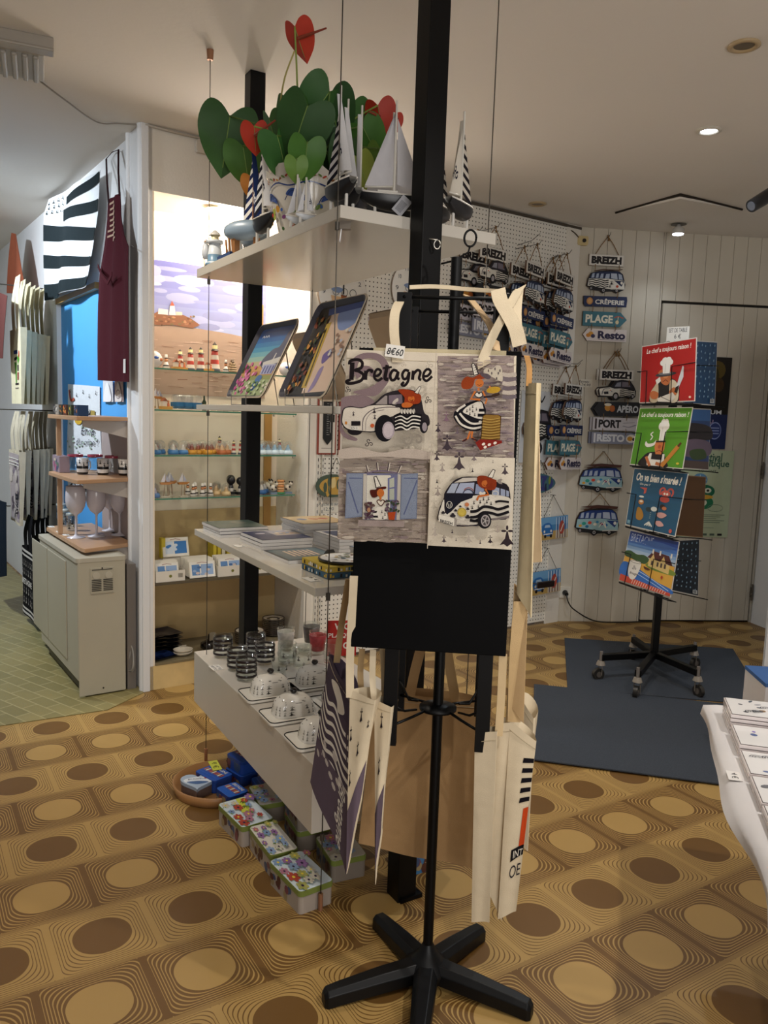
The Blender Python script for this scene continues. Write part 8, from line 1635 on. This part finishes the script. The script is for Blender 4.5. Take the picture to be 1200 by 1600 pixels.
def a_grey(D):
    D.rect(.04, .04, .96, .96, '#a79c9c'); r = random.Random(2); [D.ell(r.uniform(.1, .9), r.uniform(.1, .9), .12, .06, r.choice(['#7f7480', '#c4bab2', '#8f8488', '#5c5258', '#b5aaa6']), 9) for _ in range(36)]
    [D.rect(.04, y, .96, y+.014, '#e0dcd2') for y in (.10, .15, .19)]; [D.spline([(.5, .62+k*.04), (.7, .60+k*.05), (.9, .66+k*.03)], .02, '#26262e') for k in range(6)]; [D.ell(r.uniform(.45, .9), r.uniform(.6, .9), .05, .035, '#2c2c34', 8) for _ in range(8)]
hung_row([(71, .055), (64, .095), (57, .13), (50, .18), (42, .23), (34, .29)], 1.86, 1.405, 2.17, '#d6cdac', 'cream canvas tote in the upper wall row', a_color)
hung_row([(73, .055), (67, .095), (60, .13), (50, .18), (38, .24), (28, .31)], 1.115, .66, 1.36, '#c9bfa8', 'grey printed tote in the middle wall row', a_grey, grp='all')
def a_black(D):
    D.rect(.0, .02, 1, .055, '#cfcbc6'); D.rect(.0, .09, 1, .12, '#cfcbc6'); D.rect(0, .88, 1, .91, '#cfcbc6'); D.rect(0, .94, 1, .975, '#cfcbc6')
    for j in range(4):
        for i in range(6): D.push(lambda x, y, i=i, j=j: (.10+i*.16+x*.10, (.16, .29, .56, .70)[j]+y*.11)); ermine(D, 0, 0, 1, '#b9b5b0' if (i+j) % 3 else '#8a8684'); D.pop()
    D.text('BRETAGNE', .10, .44, .90, .53, '#d5d1cc', .03)
hung_row([(74, .055), (66, .11), (58, .16), (46, .26)], .50, .06, .72, '#121216', 'black tote in the lowest wall row', a_black)
cloth_outline('dark_blue_tote', 'dark blue cloth bag at the left edge above the black totes', 'bag', [(-12, 778), (-12, 905)], [(10, 785), (8, 900)], .36, '#14202e', .01, 1.0, seed=9, nu=6, nv=8)
def towel(D):
    r = random.Random(6); [D.push(lambda x, y, k=k: (.12+k*.2+x*.06, .06+(k % 2)*.05+y*.06)) or ermine(D, 0, 0, 1, '#2a2a30') or D.pop() for k in range(5)]
    D.spline([(.08, .08), (.14, .22), (.26, .20)], .04, '#a8503c'); D.ell(.38, .50, .11, .06, '#c9a23a', 12); D.ell(.62, .38, .16, .07, '#26262c', 16); D.ell(.62, .36, .13, .05, '#d9d6d2', 14); D.ring(.62, .37, .1, .03, .02, '#26262c'); D.rect(.78, .34, .9, .46, '#a08a4a')
    D.text('Envie', .46, .58, .88, .70, '#4a4a52', .0, shear=.15); D.text("d'un crêpe ?", .30, .75, .95, .88, '#4a4a52', .0, shear=.15); [D.ell(r.uniform(.05, .95), r.uniform(.45, .98), .03, .015, '#9fb0a0', 7) for _ in range(20)]
cloth_outline('tea_towel', 'white tea towel with crêpe lettering hanging behind the corner shelves', 'towel', [(106, 600), (106, 655), (105, 712)], [(156, 604), (156, 660), (158, 712)], -.02, '#d5d8dc', .004, 1.5, towel, 12, 14, seed=2)
cloth_outline('tea_towel', 'striped tea towel partly showing below the middle corner shelf', 'towel', [(106, 752), (106, 775)], [(156, 756), (157, 776)], -.02, '#cfd2d4', .003, 1.5, lambda D: ([D.ring(.2+.3*k, .4, .1, .3, .04, '#2a2a30') for k in range(3)], D.rect(.7, .3, .85, .9, '#a8903a')), 10, 4, seed=12)
for k, (x0, x1) in enumerate(((161, 176), (179, 192))): cloth_outline('greeting_card', f'small pale card with a white dress picture below the apron, {"left" if k == 0 else "right"} of two', 'card', [(x0, 594), (x0, 628)], [(x1, 594), (x1+1, 628)], -.015, '#cfcdd0' if k == 0 else '#b9a3a0', .0, 1, lambda D, k=k: (D.blob([(.5, .1), (.8, .5), (.85, .95), (.15, .95), (.2, .5)], '#e2e0e2' if k == 0 else '#d8d0cc'), D.ring(.5, .65, .25, .2, .05, '#8a7a7c') if k else None), 3, 3, seed=1, mm=PAPER)

# ------------------------------------------------------------------ lit alcove: photo mural, glass shelves and souvenirs
BK = -AD+.002
ABo = A0+NA*BK
def BP(px, py): p = on_wall(px, py, ABo, UA); return ((p-A0).dot(UA), p.z)
mu0, mu1, mz0, mz1 = .047, .80, 1.48, 2.165
D = Art(); r = random.Random(1)
for k in range(10): D.rect(mu0, mz1-(k+1)*.045, mu1, mz1-k*.045, ['#6a6cab', '#7276b2', '#7a7fb9', '#8288bf', '#8b92c6', '#949ccb', '#9ca5d0', '#a4aed5', '#acb6d8', '#b4bedb'][k])
for k in range(26): D.ell(r.uniform(mu0+.1, mu1-.1), r.uniform(1.78, 2.13), r.uniform(.03, .1), r.uniform(.008, .03), r.choice(['#a9afd6', '#b8bedd', '#8f95c2', '#9fa5ce']), 14)
base = [BP(x, y) for x, y in ((229, 503), (300, 512), (360, 522), (395, 530), (430, 538))]
D.poly([(mu0, base[0][1])]+base[1:4]+[(mu1, base[4][1]-.005), (mu1, mz0), (mu0, mz0)], '#ab9484')
for k in range(90): x = r.uniform(mu0+.02, mu1-.08); z = r.uniform(mz0+.02, base[2][1]-.04); D.line([(x, z), (x+r.uniform(.02, .07), z+r.uniform(-.006, .004))], r.uniform(.002, .005), r.choice(['#967868', '#bfa595', '#8a6a5a', '#c8b0a0']))
isl = [BP(x, y) for x, y in ((229, 503), (229, 492), (240, 490), (248, 486), (262, 493), (285, 492), (298, 498), (312, 508), (300, 513), (270, 508), (245, 508))]
D.poly(isl, '#8a5f48')
for k in range(30): c = BP(r.uniform(235, 303), r.uniform(494, 508)); D.ell(*c, r.uniform(.004, .012), .005, r.choice(['#a5745a', '#6e4a38', '#b98a6a', '#7a6a4a']), 7)
D.poly([BP(x, y) for x, y in ((263, 492), (265, 478), (272, 478), (274, 493))], '#e3dce0'); D.poly([BP(x, y) for x, y in ((265, 478), (268, 470), (272, 478))], '#b8604a'); D.poly([BP(x, y) for x, y in ((246, 491), (247, 482), (262, 484), (262, 492))], '#dcd6da'); D.poly([BP(x, y) for x, y in ((274, 493), (274, 487), (284, 488), (284, 493))], '#d8c4b4')
mb = MB(); mb.box(((mu0+mu1)/2, (mz0+mz1)/2, BK+.001), (mu1-mu0, mz1-mz0, .002), 0, '#c9c4dc', MA); D.into(mb, lambda u, v, h: MA @ Vector((u, v, BK+.002+h)), dz=.00003); o = mb.build('photo_mural', PAPER); tag(o, 'large photo print of a lighthouse and beach at the back of the lit alcove', 'mural')
# wood strips in the back corners and lower back lining
mb = MB(); wbox(mb, MA, .047, .075, .60, 1.17, BK, BK+.012); wbox(mb, MA, .80, .845, .58, 1.40, BK, BK+.012); wbox(mb, MA, .775, .782, 1.6, 2.0, BK, BK+.01); struct(mb.build('trim_9', WOODL))
mb = MB(); wbox(mb, MA, .047, AW-.002, AZ, .86, BK, BK+.006); struct(mb.build('wall_alcove_lining', mat('honey_reflective_lining', '#c2a878', .22, spec=.6, vary=.14, vscale=4)))
GZ = (1.600, 1.400, 1.177, .962)
for z, l in zip(GZ, ('highest', 'second highest', 'third', 'lowest')):
    t = thing('glass_shelf', f'{l} clear glass shelf in the lit alcove', 'shelf', FA(.44, z, -.2)); mb = MB(); wbox(mb, MA, .05, .835, z-.008, z, BK+.004, -.035); mb.build('glass_pane', GREENG, t)
    mb = MB(); wbox(mb, MA, .05, .835, z-.0075, z-.0005, -.0349, -.0335); mb.build('polished_edge', EDGEG, t)
    for s_, d_ in ((.052, -.06), (.833, -.06), (.052, -.3), (.833, -.3)): mb = MB(); mb.cyl(FA(s_-.004, z-.014, d_), FA(s_+.004, z-.014, d_), .006, n=8); mb.build('shelf_pin', METAL, t)
z5 = .542; t = thing('lower_shelf', 'dark edged shelf carrying the boxes of tiles in the alcove', 'shelf', FA(.44, z5, -.2)); mb = MB(); wbox(mb, MA, .048, AW-.002, z5-.014, z5, BK+.008, -.012, '#5a5140'); mb.build('board', PLAS, t)
p = at_z(333, 327, AT-.012); t = thing('alcove_spotlight', 'glowing round spotlight at the top of the lit alcove', 'spotlight', (p.x, p.y, AT))
mb = MB(); mb.lathe((p.x, p.y, AT), [(.045, 0), (.045, -.006), (.030, -.010), (.026, -.006)], 24, '#d8c9a8'); mb.build('bezel', PLAS, t)
mb = MB(); mb.lathe((p.x, p.y, AT), [(0, -.014), (.018, -.013), (.026, -.006)], 20); mb.build('bulb', mat('glowing_bulb', '#fff2d8', .3, emit='#fff0d0', estr=40), t)

ORDW = ['first', 'second', 'third', 'fourth', 'fifth', 'sixth', 'seventh', 'eighth', 'ninth', 'tenth', 'eleventh', 'twelfth', 'thirteenth', 'fourteenth', 'fifteenth', 'sixteenth', 'seventeenth', 'eighteenth']
def proto(name, cat, parts):
    t = thing(name, 'x', cat, (0, 0, 0))
    for nm, m, f in parts: mb = MB(); f(mb); mb.build(nm, m, t)
    return t
BALL = glass_mat('globe_glass', (.95, .96, .97), .12)
def sph(mb, c, r_, col, n=14, sz=1.0, a0=0, a1=PI): mb.lathe(c, [(r_*math.sin(a0+(a1-a0)*k/8), -r_*sz*math.cos(a0+(a1-a0)*k/8)) for k in range(9)], n, col)
globes = {}
def globe(bc, fc):
    k = (bc, fc)
    if k not in globes:
        globes[k] = proto('snow_globe', 'snow globe', [('base', PLAS, lambda mb: mb.lathe((0, 0, 0), [(0, 0), (.021, 0, bc), (.023, .006, bc), (.019, .018, bc), (0, .018)], 18, bc)),
            ('inner_figure', PLAS, lambda mb: (mb.lathe((0, 0, .018), [(.012, 0), (.008, .012), (.004, .022), (0, .024)], 10, fc), mb.lathe((.006, .004, .018), [(.005, 0), (.004, .016), (0, .018)], 8, '#b5443a'))),
            ('glass_dome', BALL, lambda mb: sph(mb, (0, 0, .036), .0215, WHITE, 18, 1, .3, PI))])
    return globes[k]
beach = proto('beach_ornament', 'ornament', [('base', PLAS, lambda mb: mb.box((0, 0, .006), (.045, .03, .012), 0, '#c99a4a')), ('cabin', PLAS, lambda mb: (mb.box((-.008, 0, .022), (.018, .018, .022), 0, '#d9d2c4'), mb.prism([(-.012, 0), (.012, 0), (0, .012)], Matrix.Translation((-.008, 0, .033)) @ Matrix.Rotation(PI/2, 4, 'X'), -.011, .011, '#8a4a2c'))), ('figure', PLAS, lambda mb: (mb.lathe((.012, 0, .012), [(.006, 0), (.004, .014), (.0, .016)], 8, '#c9663a'), sph(mb, (.012, 0, .032), .005, '#c98a5a', 8)))])
lhmini = proto('mini_lighthouse', 'ornament', [('tower', PLAS, lambda mb: mb.lathe((0, 0, 0), [(0, 0), (.014, 0, '#5f6a74'), (.012, .008, '#ded8cc'), (.010, .018, '#b5443a'), (.009, .028, '#ded8cc'), (.008, .038, '#b5443a'), (.007, .048), (0, .048)], 14, '#ded8cc')), ('lantern', PLAS, lambda mb: mb.lathe((0, 0, .048), [(.009, 0, '#3a3230'), (.006, .004, '#e7d9a0'), (.006, .012, '#3a3230'), (.0, .02)], 12, '#3a3230'))])
boatmini = proto('mini_sailboat', 'model boat', [('stand', PLAS, lambda mb: (mb.cyl((-.008, 0, 0), (-.004, 0, .052), .0012, n=6, col='#8a6a4a'), mb.cyl((.010, 0, 0), (.006, 0, .052), .0012, n=6, col='#8a6a4a'), mb.box((0, 0, .002), (.035, .02, .003), 0, '#cfc6b4'))), ('hull', PLAS, lambda mb: mb.prism([(-.026, .006), (-.02, -.003), (.016, -.003), (.030, .006)], Matrix.Translation((0, 0, .054)) @ Matrix.Rotation(PI/2, 4, 'X'), -.007, .007, '#b5793a')), ('sails', CLOTH, lambda mb: (mb.prism([(-.018, .0), (.0, .0), (0, .036)], Matrix.Translation((-.002, 0, .063)) @ Matrix.Rotation(PI/2, 4, 'X'), -.001, .001, '#dcdce4'), mb.prism([(.002, .0), (.018, .0), (.002, .028)], Matrix.Translation((0, 0, .063)) @ Matrix.Rotation(PI/2, 4, 'X'), -.001, .001, '#b5b9cc')))])
blackhead = proto('round_head_figurine', 'figurine', [('base', PLAS, lambda mb: mb.rbox((0, 0, .006), (.042, .026, .012), .005, 0, '#17181c')), ('body', PLAS, lambda mb: mb.lathe((0, 0, .012), [(.010, 0, '#d8d4cc'), (.011, .014, '#1a1c24'), (.007, .030), (0, .031)], 12, '#2a2c34')), ('head', PLAS, lambda mb: sph(mb, (0, 0, .058), .0185, '#15161c', 14))])
bigou = proto('lace_cap_figurine', 'figurine', [('skirt', PLAS, lambda mb: mb.lathe((0, 0, 0), [(0, 0), (.013, 0, '#ddd9d2'), (.012, .010, '#1c1c20'), (.010, .015, '#ddd9d2'), (.006, .026), (0, .027)], 12, '#ddd9d2')), ('head', PLAS, lambda mb: sph(mb, (0, 0, .033), .007, '#c98a5e', 10)), ('lace_cap', PLAS, lambda mb: mb.lathe((0, 0, .038), [(.0055, 0, '#1c1a1a'), (.006, .004, '#e4e0d8'), (.0045, .016), (0, .016)], 10, '#e4e0d8'))])
cow = proto('spotted_figurine', 'figurine', [('base', PLAS, lambda mb: mb.box((0, 0, .004), (.034, .024, .008), 0, '#6f8296')), ('body', PLAS, lambda mb: (sph(mb, (-.003, 0, .026), .015, '#d8cfbe', 12), sph(mb, (.004, -.010, .030), .006, '#1c1816', 8), sph(mb, (-.010, -.009, .022), .005, '#3a2418', 8))), ('head', PLAS, lambda mb: (sph(mb, (.012, -.002, .044), .009, '#d8cfbe', 10), sph(mb, (.017, -.006, .052), .0045, '#2a1c16', 8), sph(mb, (.006, -.004, .053), .0045, '#2a1c16', 8)))])
crepes = proto('stacked_crepes_ornament', 'ornament', [('base', PLAS, lambda mb: mb.lathe((0, 0, 0), [(0, 0), (.020, 0), (.022, .008), (0, .008)], 16, '#3c8a5c')), ('stack', PLAS, lambda mb: [mb.lathe((0, 0, .008+k*.012), [(0, 0), (.016, 0), (.0175, .005), (.016, .0105), (0, .0105)], 16, '#c98a52' if k % 2 == 0 else '#d8a878') for k in range(5)])])
whiteorn = proto('white_shell_ornament', 'ornament', [('shell', GLAZE, lambda mb: (sph(mb, (0, 0, .038), .038, '#dedbd8', 18, 1.0),)), ('blue_motif', GLAZE, lambda mb: sph(mb, (-.008, -.028, .045), .013, '#3a5fb0', 10, .6)), ('orange_motif', GLAZE, lambda mb: sph(mb, (.014, -.030, .038), .010, '#c97a4a', 10, .8))])
redbowl = proto('red_bowl', 'bowl', [('bowl', GLAZE, lambda mb: mb.lathe((0, 0, 0), [(0, 0), (.012, 0), (.024, .020), (.026, .026), (.023, .026), (.01, .004), (0, .004)], 18, '#b5382a')), ('motif', GLAZE, lambda mb: mb.lathe((0, 0, .016), [(.0222, 0), (.0232, .003), (.0222, .0031)], 18, '#e0c8b0'))])
yarn = proto('rope_ornament', 'ornament', [('coil', PLAS, lambda mb: [mb.tube([(math.cos(k*PI/8)*(.02-.004*j), math.sin(k*PI/8)*(.02-.004*j), .008+j*.012) for k in range(16)], .0065, 6, '#a08a6a', closed=True) for j in range(4)]), ('bird', PLAS, lambda mb: sph(mb, (0, 0, .056), .008, '#5a4a3a', 8))])
jarm = proto('glass_pot', 'glass jar', [('glass_body', BALL, lambda mb: mb.lathe((0, 0, 0), [(0, .002), (.018, .002), (.021, .012), (.020, .045), (.014, .052), (0, .052)], 18)), ('label', INK, lambda mb: mb.lathe((0, 0, .012), [(.0214, 0), (.0212, .014)], 18, '#2f6f9c')), ('content', PLAS, lambda mb: mb.lathe((0, 0, .004), [(0, 0), (.017, 0), (.018, .010), (0, .010)], 14, '#3a86b0'))])
bottle = proto('wine_bottle', 'bottle', [('glass_body', mat('dark_green_glass', '#20301a', .1, spec=.7), lambda mb: mb.lathe((0, 0, 0), [(0, 0), (.012, 0), (.012, .045), (.005, .058), (.0045, .080), (0, .080)], 16)), ('label', INK, lambda mb: mb.lathe((0, 0, .012), [(.0122, 0), (.0122, .022)], 16, '#d0b87a'))])
orn_cup = proto('painted_cup', 'cup', [('cup', GLAZE, lambda mb: mb.lathe((0, 0, 0), [(0, 0), (.012, 0), (.016, .010, '#3f6fa8'), (.017, .022, '#dfd9cc'), (.0175, .034, '#dfd9cc'), (.015, .034), (.012, .004), (0, .004)], 16, '#dfd9cc')), ('handle', GLAZE, lambda mb: mb.tube([(.016, 0, .028), (.026, 0, .024), (.024, 0, .012), (.015, 0, .012)], .002, 6, '#dfd9cc'))])
def row(p, z, items, desc, grp, seed=0, yaw=None):
    r = random.Random(seed)
    items = sorted(items)
    for i, it in enumerate(items):
        s_, d_ = it[0], it[1]; sc = (it[2] if len(it) > 2 else 1)*(1 if p in (whiteorn, bottle) else 1.22)
        place(p, FA(s_, z+.0006, d_), (yaw if yaw is not None else ra)+r.uniform(-.4, .4), f'{desc}, {ORDW[i]} from left' if len(items) > 1 else desc, grp if len(items) > 1 else None, scale=sc)
B1, B2 = '#3f78b0', '#2c5f9a'
# highest shelf
row(whiteorn, GZ[0], [(.09, -.15, 1.15)], 'white shell ornament with a blue motif at the left of the highest glass shelf', None)
row(lhmini, GZ[0], [(.30, -.20, 1.5), (.34, -.16, 1.5), (.42, -.17, 1.9), (.26, -.24, 1.35)], 'red banded lighthouse on the highest glass shelf', 'lighthouses on the highest glass shelf', 3)
row(yarn, GZ[0], [(.60, -.16, 1.1), (.54, -.22, 1.0), (.50, -.12, .8)], 'rope-coil ornament on the highest glass shelf', 'rope ornaments', 4)
row(redbowl, GZ[0], [(.655, -.12, 1), (.70, -.10, 1.15)], 'small red bowl on the highest glass shelf', 'red bowls')
row(beach, GZ[0], [(.20, -.12, .9), (.24, -.16, .9), (.36, -.10, .8)], 'beach cabin ornament on the highest glass shelf', 'beach ornaments high up', 5)
row(bigou, GZ[0], [(.15, -.14, 1.1), (.46, -.12, 1.0)], 'lace cap figurine on the highest glass shelf', 'figurines high up', 6)
place(whiteorn, FA(.80, GZ[0]+.0006, -.10), ra, 'white ornament with blue and orange motif at the right end of the highest shelf', scale=1.0)
# second
row(jarm, GZ[1], [(.20, -.10, 1.2), (.245, -.10, 1.2), (.29, -.10, 1.2), (.22, -.18, 1.2), (.27, -.18, 1.2)], 'glass pot with blue label on the second glass shelf', 'blue label pots')
row(bottle, GZ[1], [(.335, -.10, .95)], 'dark green wine bottle on the second glass shelf', None)
row(orn_cup, GZ[1], [(.38, -.09, .8), (.42, -.10, .8), (.46, -.12, .9), (.50, -.08, .9), (.55, -.10, .8), (.60, -.12, .9), (.65, -.09, .9), (.72, -.10, .9), (.77, -.14, .9)], 'small painted cup on the second glass shelf', 'painted cups')
row(boatmini, GZ[1], [(.08, -.08, .85), (.11, -.12, .8)], 'tiny sailboat at the left of the second glass shelf', 'tiny boats high up')
row(beach, GZ[1], [(.12, -.06, 1.0), (.07, -.16, 1.0)], 'amber beach ornament at the left of the second glass shelf', 'beach ornaments, second shelf')
# third: globes
row(globe(B1, '#d8d2c6'), GZ[2], [(.08, -.09), (.12, -.14), (.17, -.09), (.22, -.09), (.10, -.20), (.20, -.18)], 'blue based snow globe on the third glass shelf', 'blue based snow globes', 1)
row(globe('#c9902f', '#8a3a2a'), GZ[2], [(.27, -.10), (.31, -.12), (.35, -.09), (.39, -.13), (.29, -.20), (.37, -.21)], 'amber based snow globe on the third glass shelf', 'amber based snow globes', 2)
row(globe('#b5683a', '#d8b48a'), GZ[2], [(.43, -.09), (.47, -.12), (.45, -.20)], 'rust based snow globe on the third glass shelf', 'rust based snow globes', 3)
row(lhmini, GZ[2], [(.50, -.10, .9), (.535, -.09, .9), (.48, -.24, 1.1), (.82, -.2, 1)], 'mini lighthouse on the third glass shelf', 'lighthouses on the third glass shelf', 5)
row(globe('#cfe0ea', '#8fb0c8'), GZ[2], [(.575, -.09, 1.05), (.615, -.10, 1.05), (.655, -.09, 1.05), (.70, -.10, 1.05), (.735, -.09, 1.05), (.77, -.10, 1.05), (.81, -.08, 1.05), (.63, -.2, 1.05), (.72, -.2, 1.05)], 'ice white snow globe on the third glass shelf', 'ice white snow globes', 4)
# fourth
row(boatmini, GZ[3], [(.13, -.09), (.17, -.13), (.22, -.09), (.19, -.20)], 'mini sailboat on tall legs on the lowest glass shelf', 'mini boats on legs', 8)
row(globe('#5a7fb5', '#c9c4d8'), GZ[3], [(.07, -.08), (.09, -.16)], 'blue snow globe at the left of the lowest glass shelf', 'globes at the lower left')
row(bigou, GZ[3], [(.27, -.08), (.295, -.11), (.32, -.08), (.345, -.11), (.365, -.08), (.31, -.16), (.28, -.18)], 'lace cap figurine on the lowest glass shelf', 'lace cap figurines', 9)
row(globe('#d5b98a', '#c9a878'), GZ[3], [(.41, -.12, .95), (.455, -.09, .9), (.44, -.18, .95)], 'pale gold snow globe on the lowest glass shelf', 'pale gold globes')
row(blackhead, GZ[3], [(.50, -.13, 1.05), (.545, -.11, 1), (.585, -.08, 1), (.53, -.2, 1.05), (.62, -.10, .95)], 'black round-headed figurine on the lowest glass shelf', 'black headed figurines', 11)
row(globe(B2, '#d8d4cc'), GZ[3], [(.665, -.10), (.70, -.14), (.645, -.2)], 'blue based snow globe by the post, lowest glass shelf', 'blue globes near the post')
row(crepes, GZ[3], [(.765, -.07, .95)], 'stacked crêpes ornament with green base at the right of the lowest glass shelf', None)
row(cow, GZ[3], [(.79, -.12), (.73, -.08), (.815, -.08), (.80, -.19), (.77, -.24), (.74, -.17)], 'spotted animal figurine on the lowest glass shelf', 'spotted figurines', 13)
# boxes of small tiles on the lower shelf
def card_box(s0, s1, n, seed, label, front=True):
    t = thing('card_box', label, 'box', FA((s0+s1)/2, z5, -.06)); mb = MB(); W = s1-s0
    wbox(mb, MA, s0, s1, z5+.0005, z5+.055, -.020, -.018, '#ded8cc'); wbox(mb, MA, s0, s0+.002, z5+.0005, z5+.055, -.16, -.02, '#d0c8b8'); wbox(mb, MA, s1-.002, s1, z5+.0005, z5+.055, -.16, -.02, '#d0c8b8'); wbox(mb, MA, s0, s1, z5+.0005, z5+.002, -.16, -.02, '#d0c8b8'); mb.build('carton', PAPER, t)
    D = Art(); D.ell((s0+s1)/2, z5+.028, .008, .008, '#7a7a3a', 12); [D.rect(s1-.035+.003*k, z5+.018, s1-.0335+.003*k, z5+.040, '#4a463e') for k in range(8)]; mb = MB(); D.into(mb, lambda u, v, h: MA @ Vector((u, v, -.018+h))); mb.build('printed_front', PAPER, t)
def tile_card(s0, s1, z, d, hgt, label, c, cols, grp, lean=.25, blank=False):
    base = FA((s0+s1)/2, z, d); fr = frame(base, UA, Vector((0, 0, 1))-NA*lean) ; mb = MB(); W = s1-s0; mb.box((0, hgt/2+.002, 0), (W, hgt, .006), 0, c, fr)
    if not blank:
        D = Art(lambda u, v: ((u-.5)*W, (1-v)*hgt)); r = random.Random(int(s0*1000)+int(d*-1000)); D.rect(.04, .04, .96, .96, '#e2ded6'); D.line([(.3, .12), (.5, .07), (.7, .12)], .03, '#8a4a3a'); D.rect(.10, .2, .40, .85, cols[0]); D.rect(.45, .2, .92, .85, cols[1]); [D.ell(r.uniform(.15, .85), r.uniform(.3, .8), .08, .08, r.choice(cols), 8) for _ in range(8)]
        D.into(mb, lambda u, v, h: fr @ Vector((u, v+.002, .003+h)))
    o = mb.build('tile_card', PAPER); tag(o, label, 'card', grp); return o
GT = 'white cards standing in boxes in the alcove'; BLS = ['#5f86b8', '#8fa8cc', '#c9b8b0', '#4a6a9a']
for bi, (s0, s1, nm) in enumerate(((.055, .205, 'left'), (.385, .545, 'third'), (.555, .69, 'right'))): card_box(s0, s1, 8, bi, f'white carton of picture cards on the lower alcove shelf, the {["leftmost", "one in the middle", "one beside the black post"][bi]}')
names = ['leftmost box', 'stack left of the middle box', 'middle box', 'box beside the black post']
for bi, (s0, s1, n, dd) in enumerate(((.065, .185, 4, -.045), (.235, .375, 7, -.03), (.40, .53, 5, -.045), (.565, .68, 5, -.045))):
    for k in range(n): tile_card(s0, s1, z5+.002+(.0 if bi == 1 and k == 0 else .003), dd-.018*k, .085 if k == 0 else .092, f'white picture card, {ORDW[k]} from the front in the {names[bi]}', '#dcd6c8', BLS, GT, blank=k > 0)
tile_card(.145, .285, z5+.05+.045, -.17, .10, 'white card with a blue car picture standing above the other cards', '#dcd6c8', ['#c9d4e0', '#3f78b8'], None)
mb = MB(); wbox(mb, MA, .14, .16, z5+.09, z5+.195, -.22, -.18, '#c9b43a'); wbox(mb, MA, .145, .29, z5+.0, z5+.093, -.22, -.175, '#d8d2c4'); o = mb.build('card_carton', PAPER); tag(o, 'yellow and white carton behind the blue car card', 'box')
for k, s_ in enumerate((.42, .445, .47, .50)): mb = MB(); wbox(mb, MA, s_, s_+.018, z5+.001, z5+.17, -.25, -.17, '#c9b43a' if k != 2 else '#d8d0b8'); o = mb.build('card_carton', PAPER); tag(o, f'yellow upright carton at the back of the lower alcove shelf, {ORDW[k]} from the left', 'box', 'yellow upright cartons')
tile_card(.51, .62, z5+.08, -.20, .085, 'white card with a grey seagull picture at the back of the lower alcove shelf', '#dcd6c8', ['#b9b4ac', '#4a5058'], None)
# things on the alcove floor
za = AZ+.0006
def square_plate(p, w_, rz, label, c='#141d3a', grp=None):
    t = thing('square_plate', label, 'plate', p, grp); R = Matrix.Translation(p) @ Matrix.Rotation(rz, 4, 'Z'); mb = MB(); n = 20
    def rr_(u, v):
        x, y = (u-.5)*w_, (v-.5)*w_*.8; e = max(abs(u-.5), abs(v-.5))*2; return R @ Vector((x, y, .004+.020*max(0, e-.55)**1.2*2))
    mb.grid(rr_, 10, 10, c); mb.grid(lambda u, v: rr_(1-u, v)+Vector((0, 0, -.004)), 10, 10, c); mb.build('plate_body', GLAZE, t)
    mb = MB(); mb.rbox((0, 0, .002), (w_*.5, w_*.4, .004), .01, 0, c, R); mb.build('foot', GLAZE, t); return t
for k in range(5): square_plate(FA(.13, za+.085+.0-.0+k*.020-.085, -.20), .20, ra+.05*k, f'navy square dish, {ORDW[k]} from the bottom of the pile on the alcove floor', '#131b33', 'navy dishes in the alcove pile')
square_plate(FA(.10, za, -.075), .13, ra+.3, 'navy dish lying in front of the navy pile on the alcove floor', '#16244a')
for k in range(2):
    t = thing('spoon_rest', f'white fish shaped spoon rest on the alcove floor, {"lower" if k == 0 else "upper"} of two', 'spoon rest', FA(.215, za+k*.014, -.07)); c = FA(.215, za+k*.014, -.07); R = Matrix.Translation(c) @ Matrix.Rotation(ra-.3*k, 4, 'Z')
    mb = MB(); mb.lathe((0, 0, 0), [(0, .001), (.03, .001), (.048, .014), (.050, .020), (.046, .020), (.028, .006), (0, .006)], 26, '#d8d0c0', fr=R, sy=.8); mb.build('bowl', GLAZE, t)
    mb = MB(); mb.prism([(-.012, .03), (.012, .03), (.022, .068), (.006, .060), (0, .070), (-.008, .060), (-.022, .068)], R @ Matrix.Translation((0, 0, .014)), 0, .006, '#d8d0c0'); mb.build('tail', GLAZE, t)
c = FA(.375, za, -.09); t = thing('black_vase', 'squat black vase with a paper label on the alcove floor', 'vase', c); mb = MB(); mb.lathe(c, [(0, 0), (.035, 0), (.055, .018), (.052, .040), (.022, .056), (.015, .06), (.015, .085), (0, .085)], 24, '#151210'); mb.build('vase_body', GLAZE, t)
mb = MB(); wbox(mb, MA, .36, .392, za+.055, za+.10, -.072, -.070, '#8a8270'); mb.build('paper_label', PAPER, t)
def ring_plate(c, r_, label, n, grp):
    for k in range(n):
        p = c+Vector((0, 0, k*.011)); t = thing('patterned_plate', f'{label}, {ORDW[k]} from the bottom', 'plate', p, grp); mb = MB(); mb.lathe(p, [(0, .001), (r_*.6, .001, '#c9c0b0'), (r_, .010, '#2a2220'), (r_*.99, .013, '#3a2c28'), (r_*.88, .0105, '#cfc6b6'), (r_*.6, .006, '#2a2220'), (r_*.35, .005, '#cfc6b6'), (0, .005)], 30, '#cfc6b6'); mb.build('plate_body', GLAZE, t)
        D = Art(); [D.ring(.74*r_*math.cos(a), .74*r_*math.sin(a), r_*.09, r_*.09, r_*.03, '#d8d0c0', n=8) for a in [q*PI/6 for q in range(12)]]; mb = MB(); D.into(mb, lambda u, v, h: p+Vector((u, v, .0105+h))); mb.build('rim_motif', GLAZE, t)
ring_plate(FA(.62, za, -.13), .085, 'brown ring patterned plate behind the striped tumblers', 6, 'brown ring plates')
ring_plate(FA(.80, za, -.20), .065, 'brown ring patterned saucer right of the black post', 9, 'brown ring saucers')
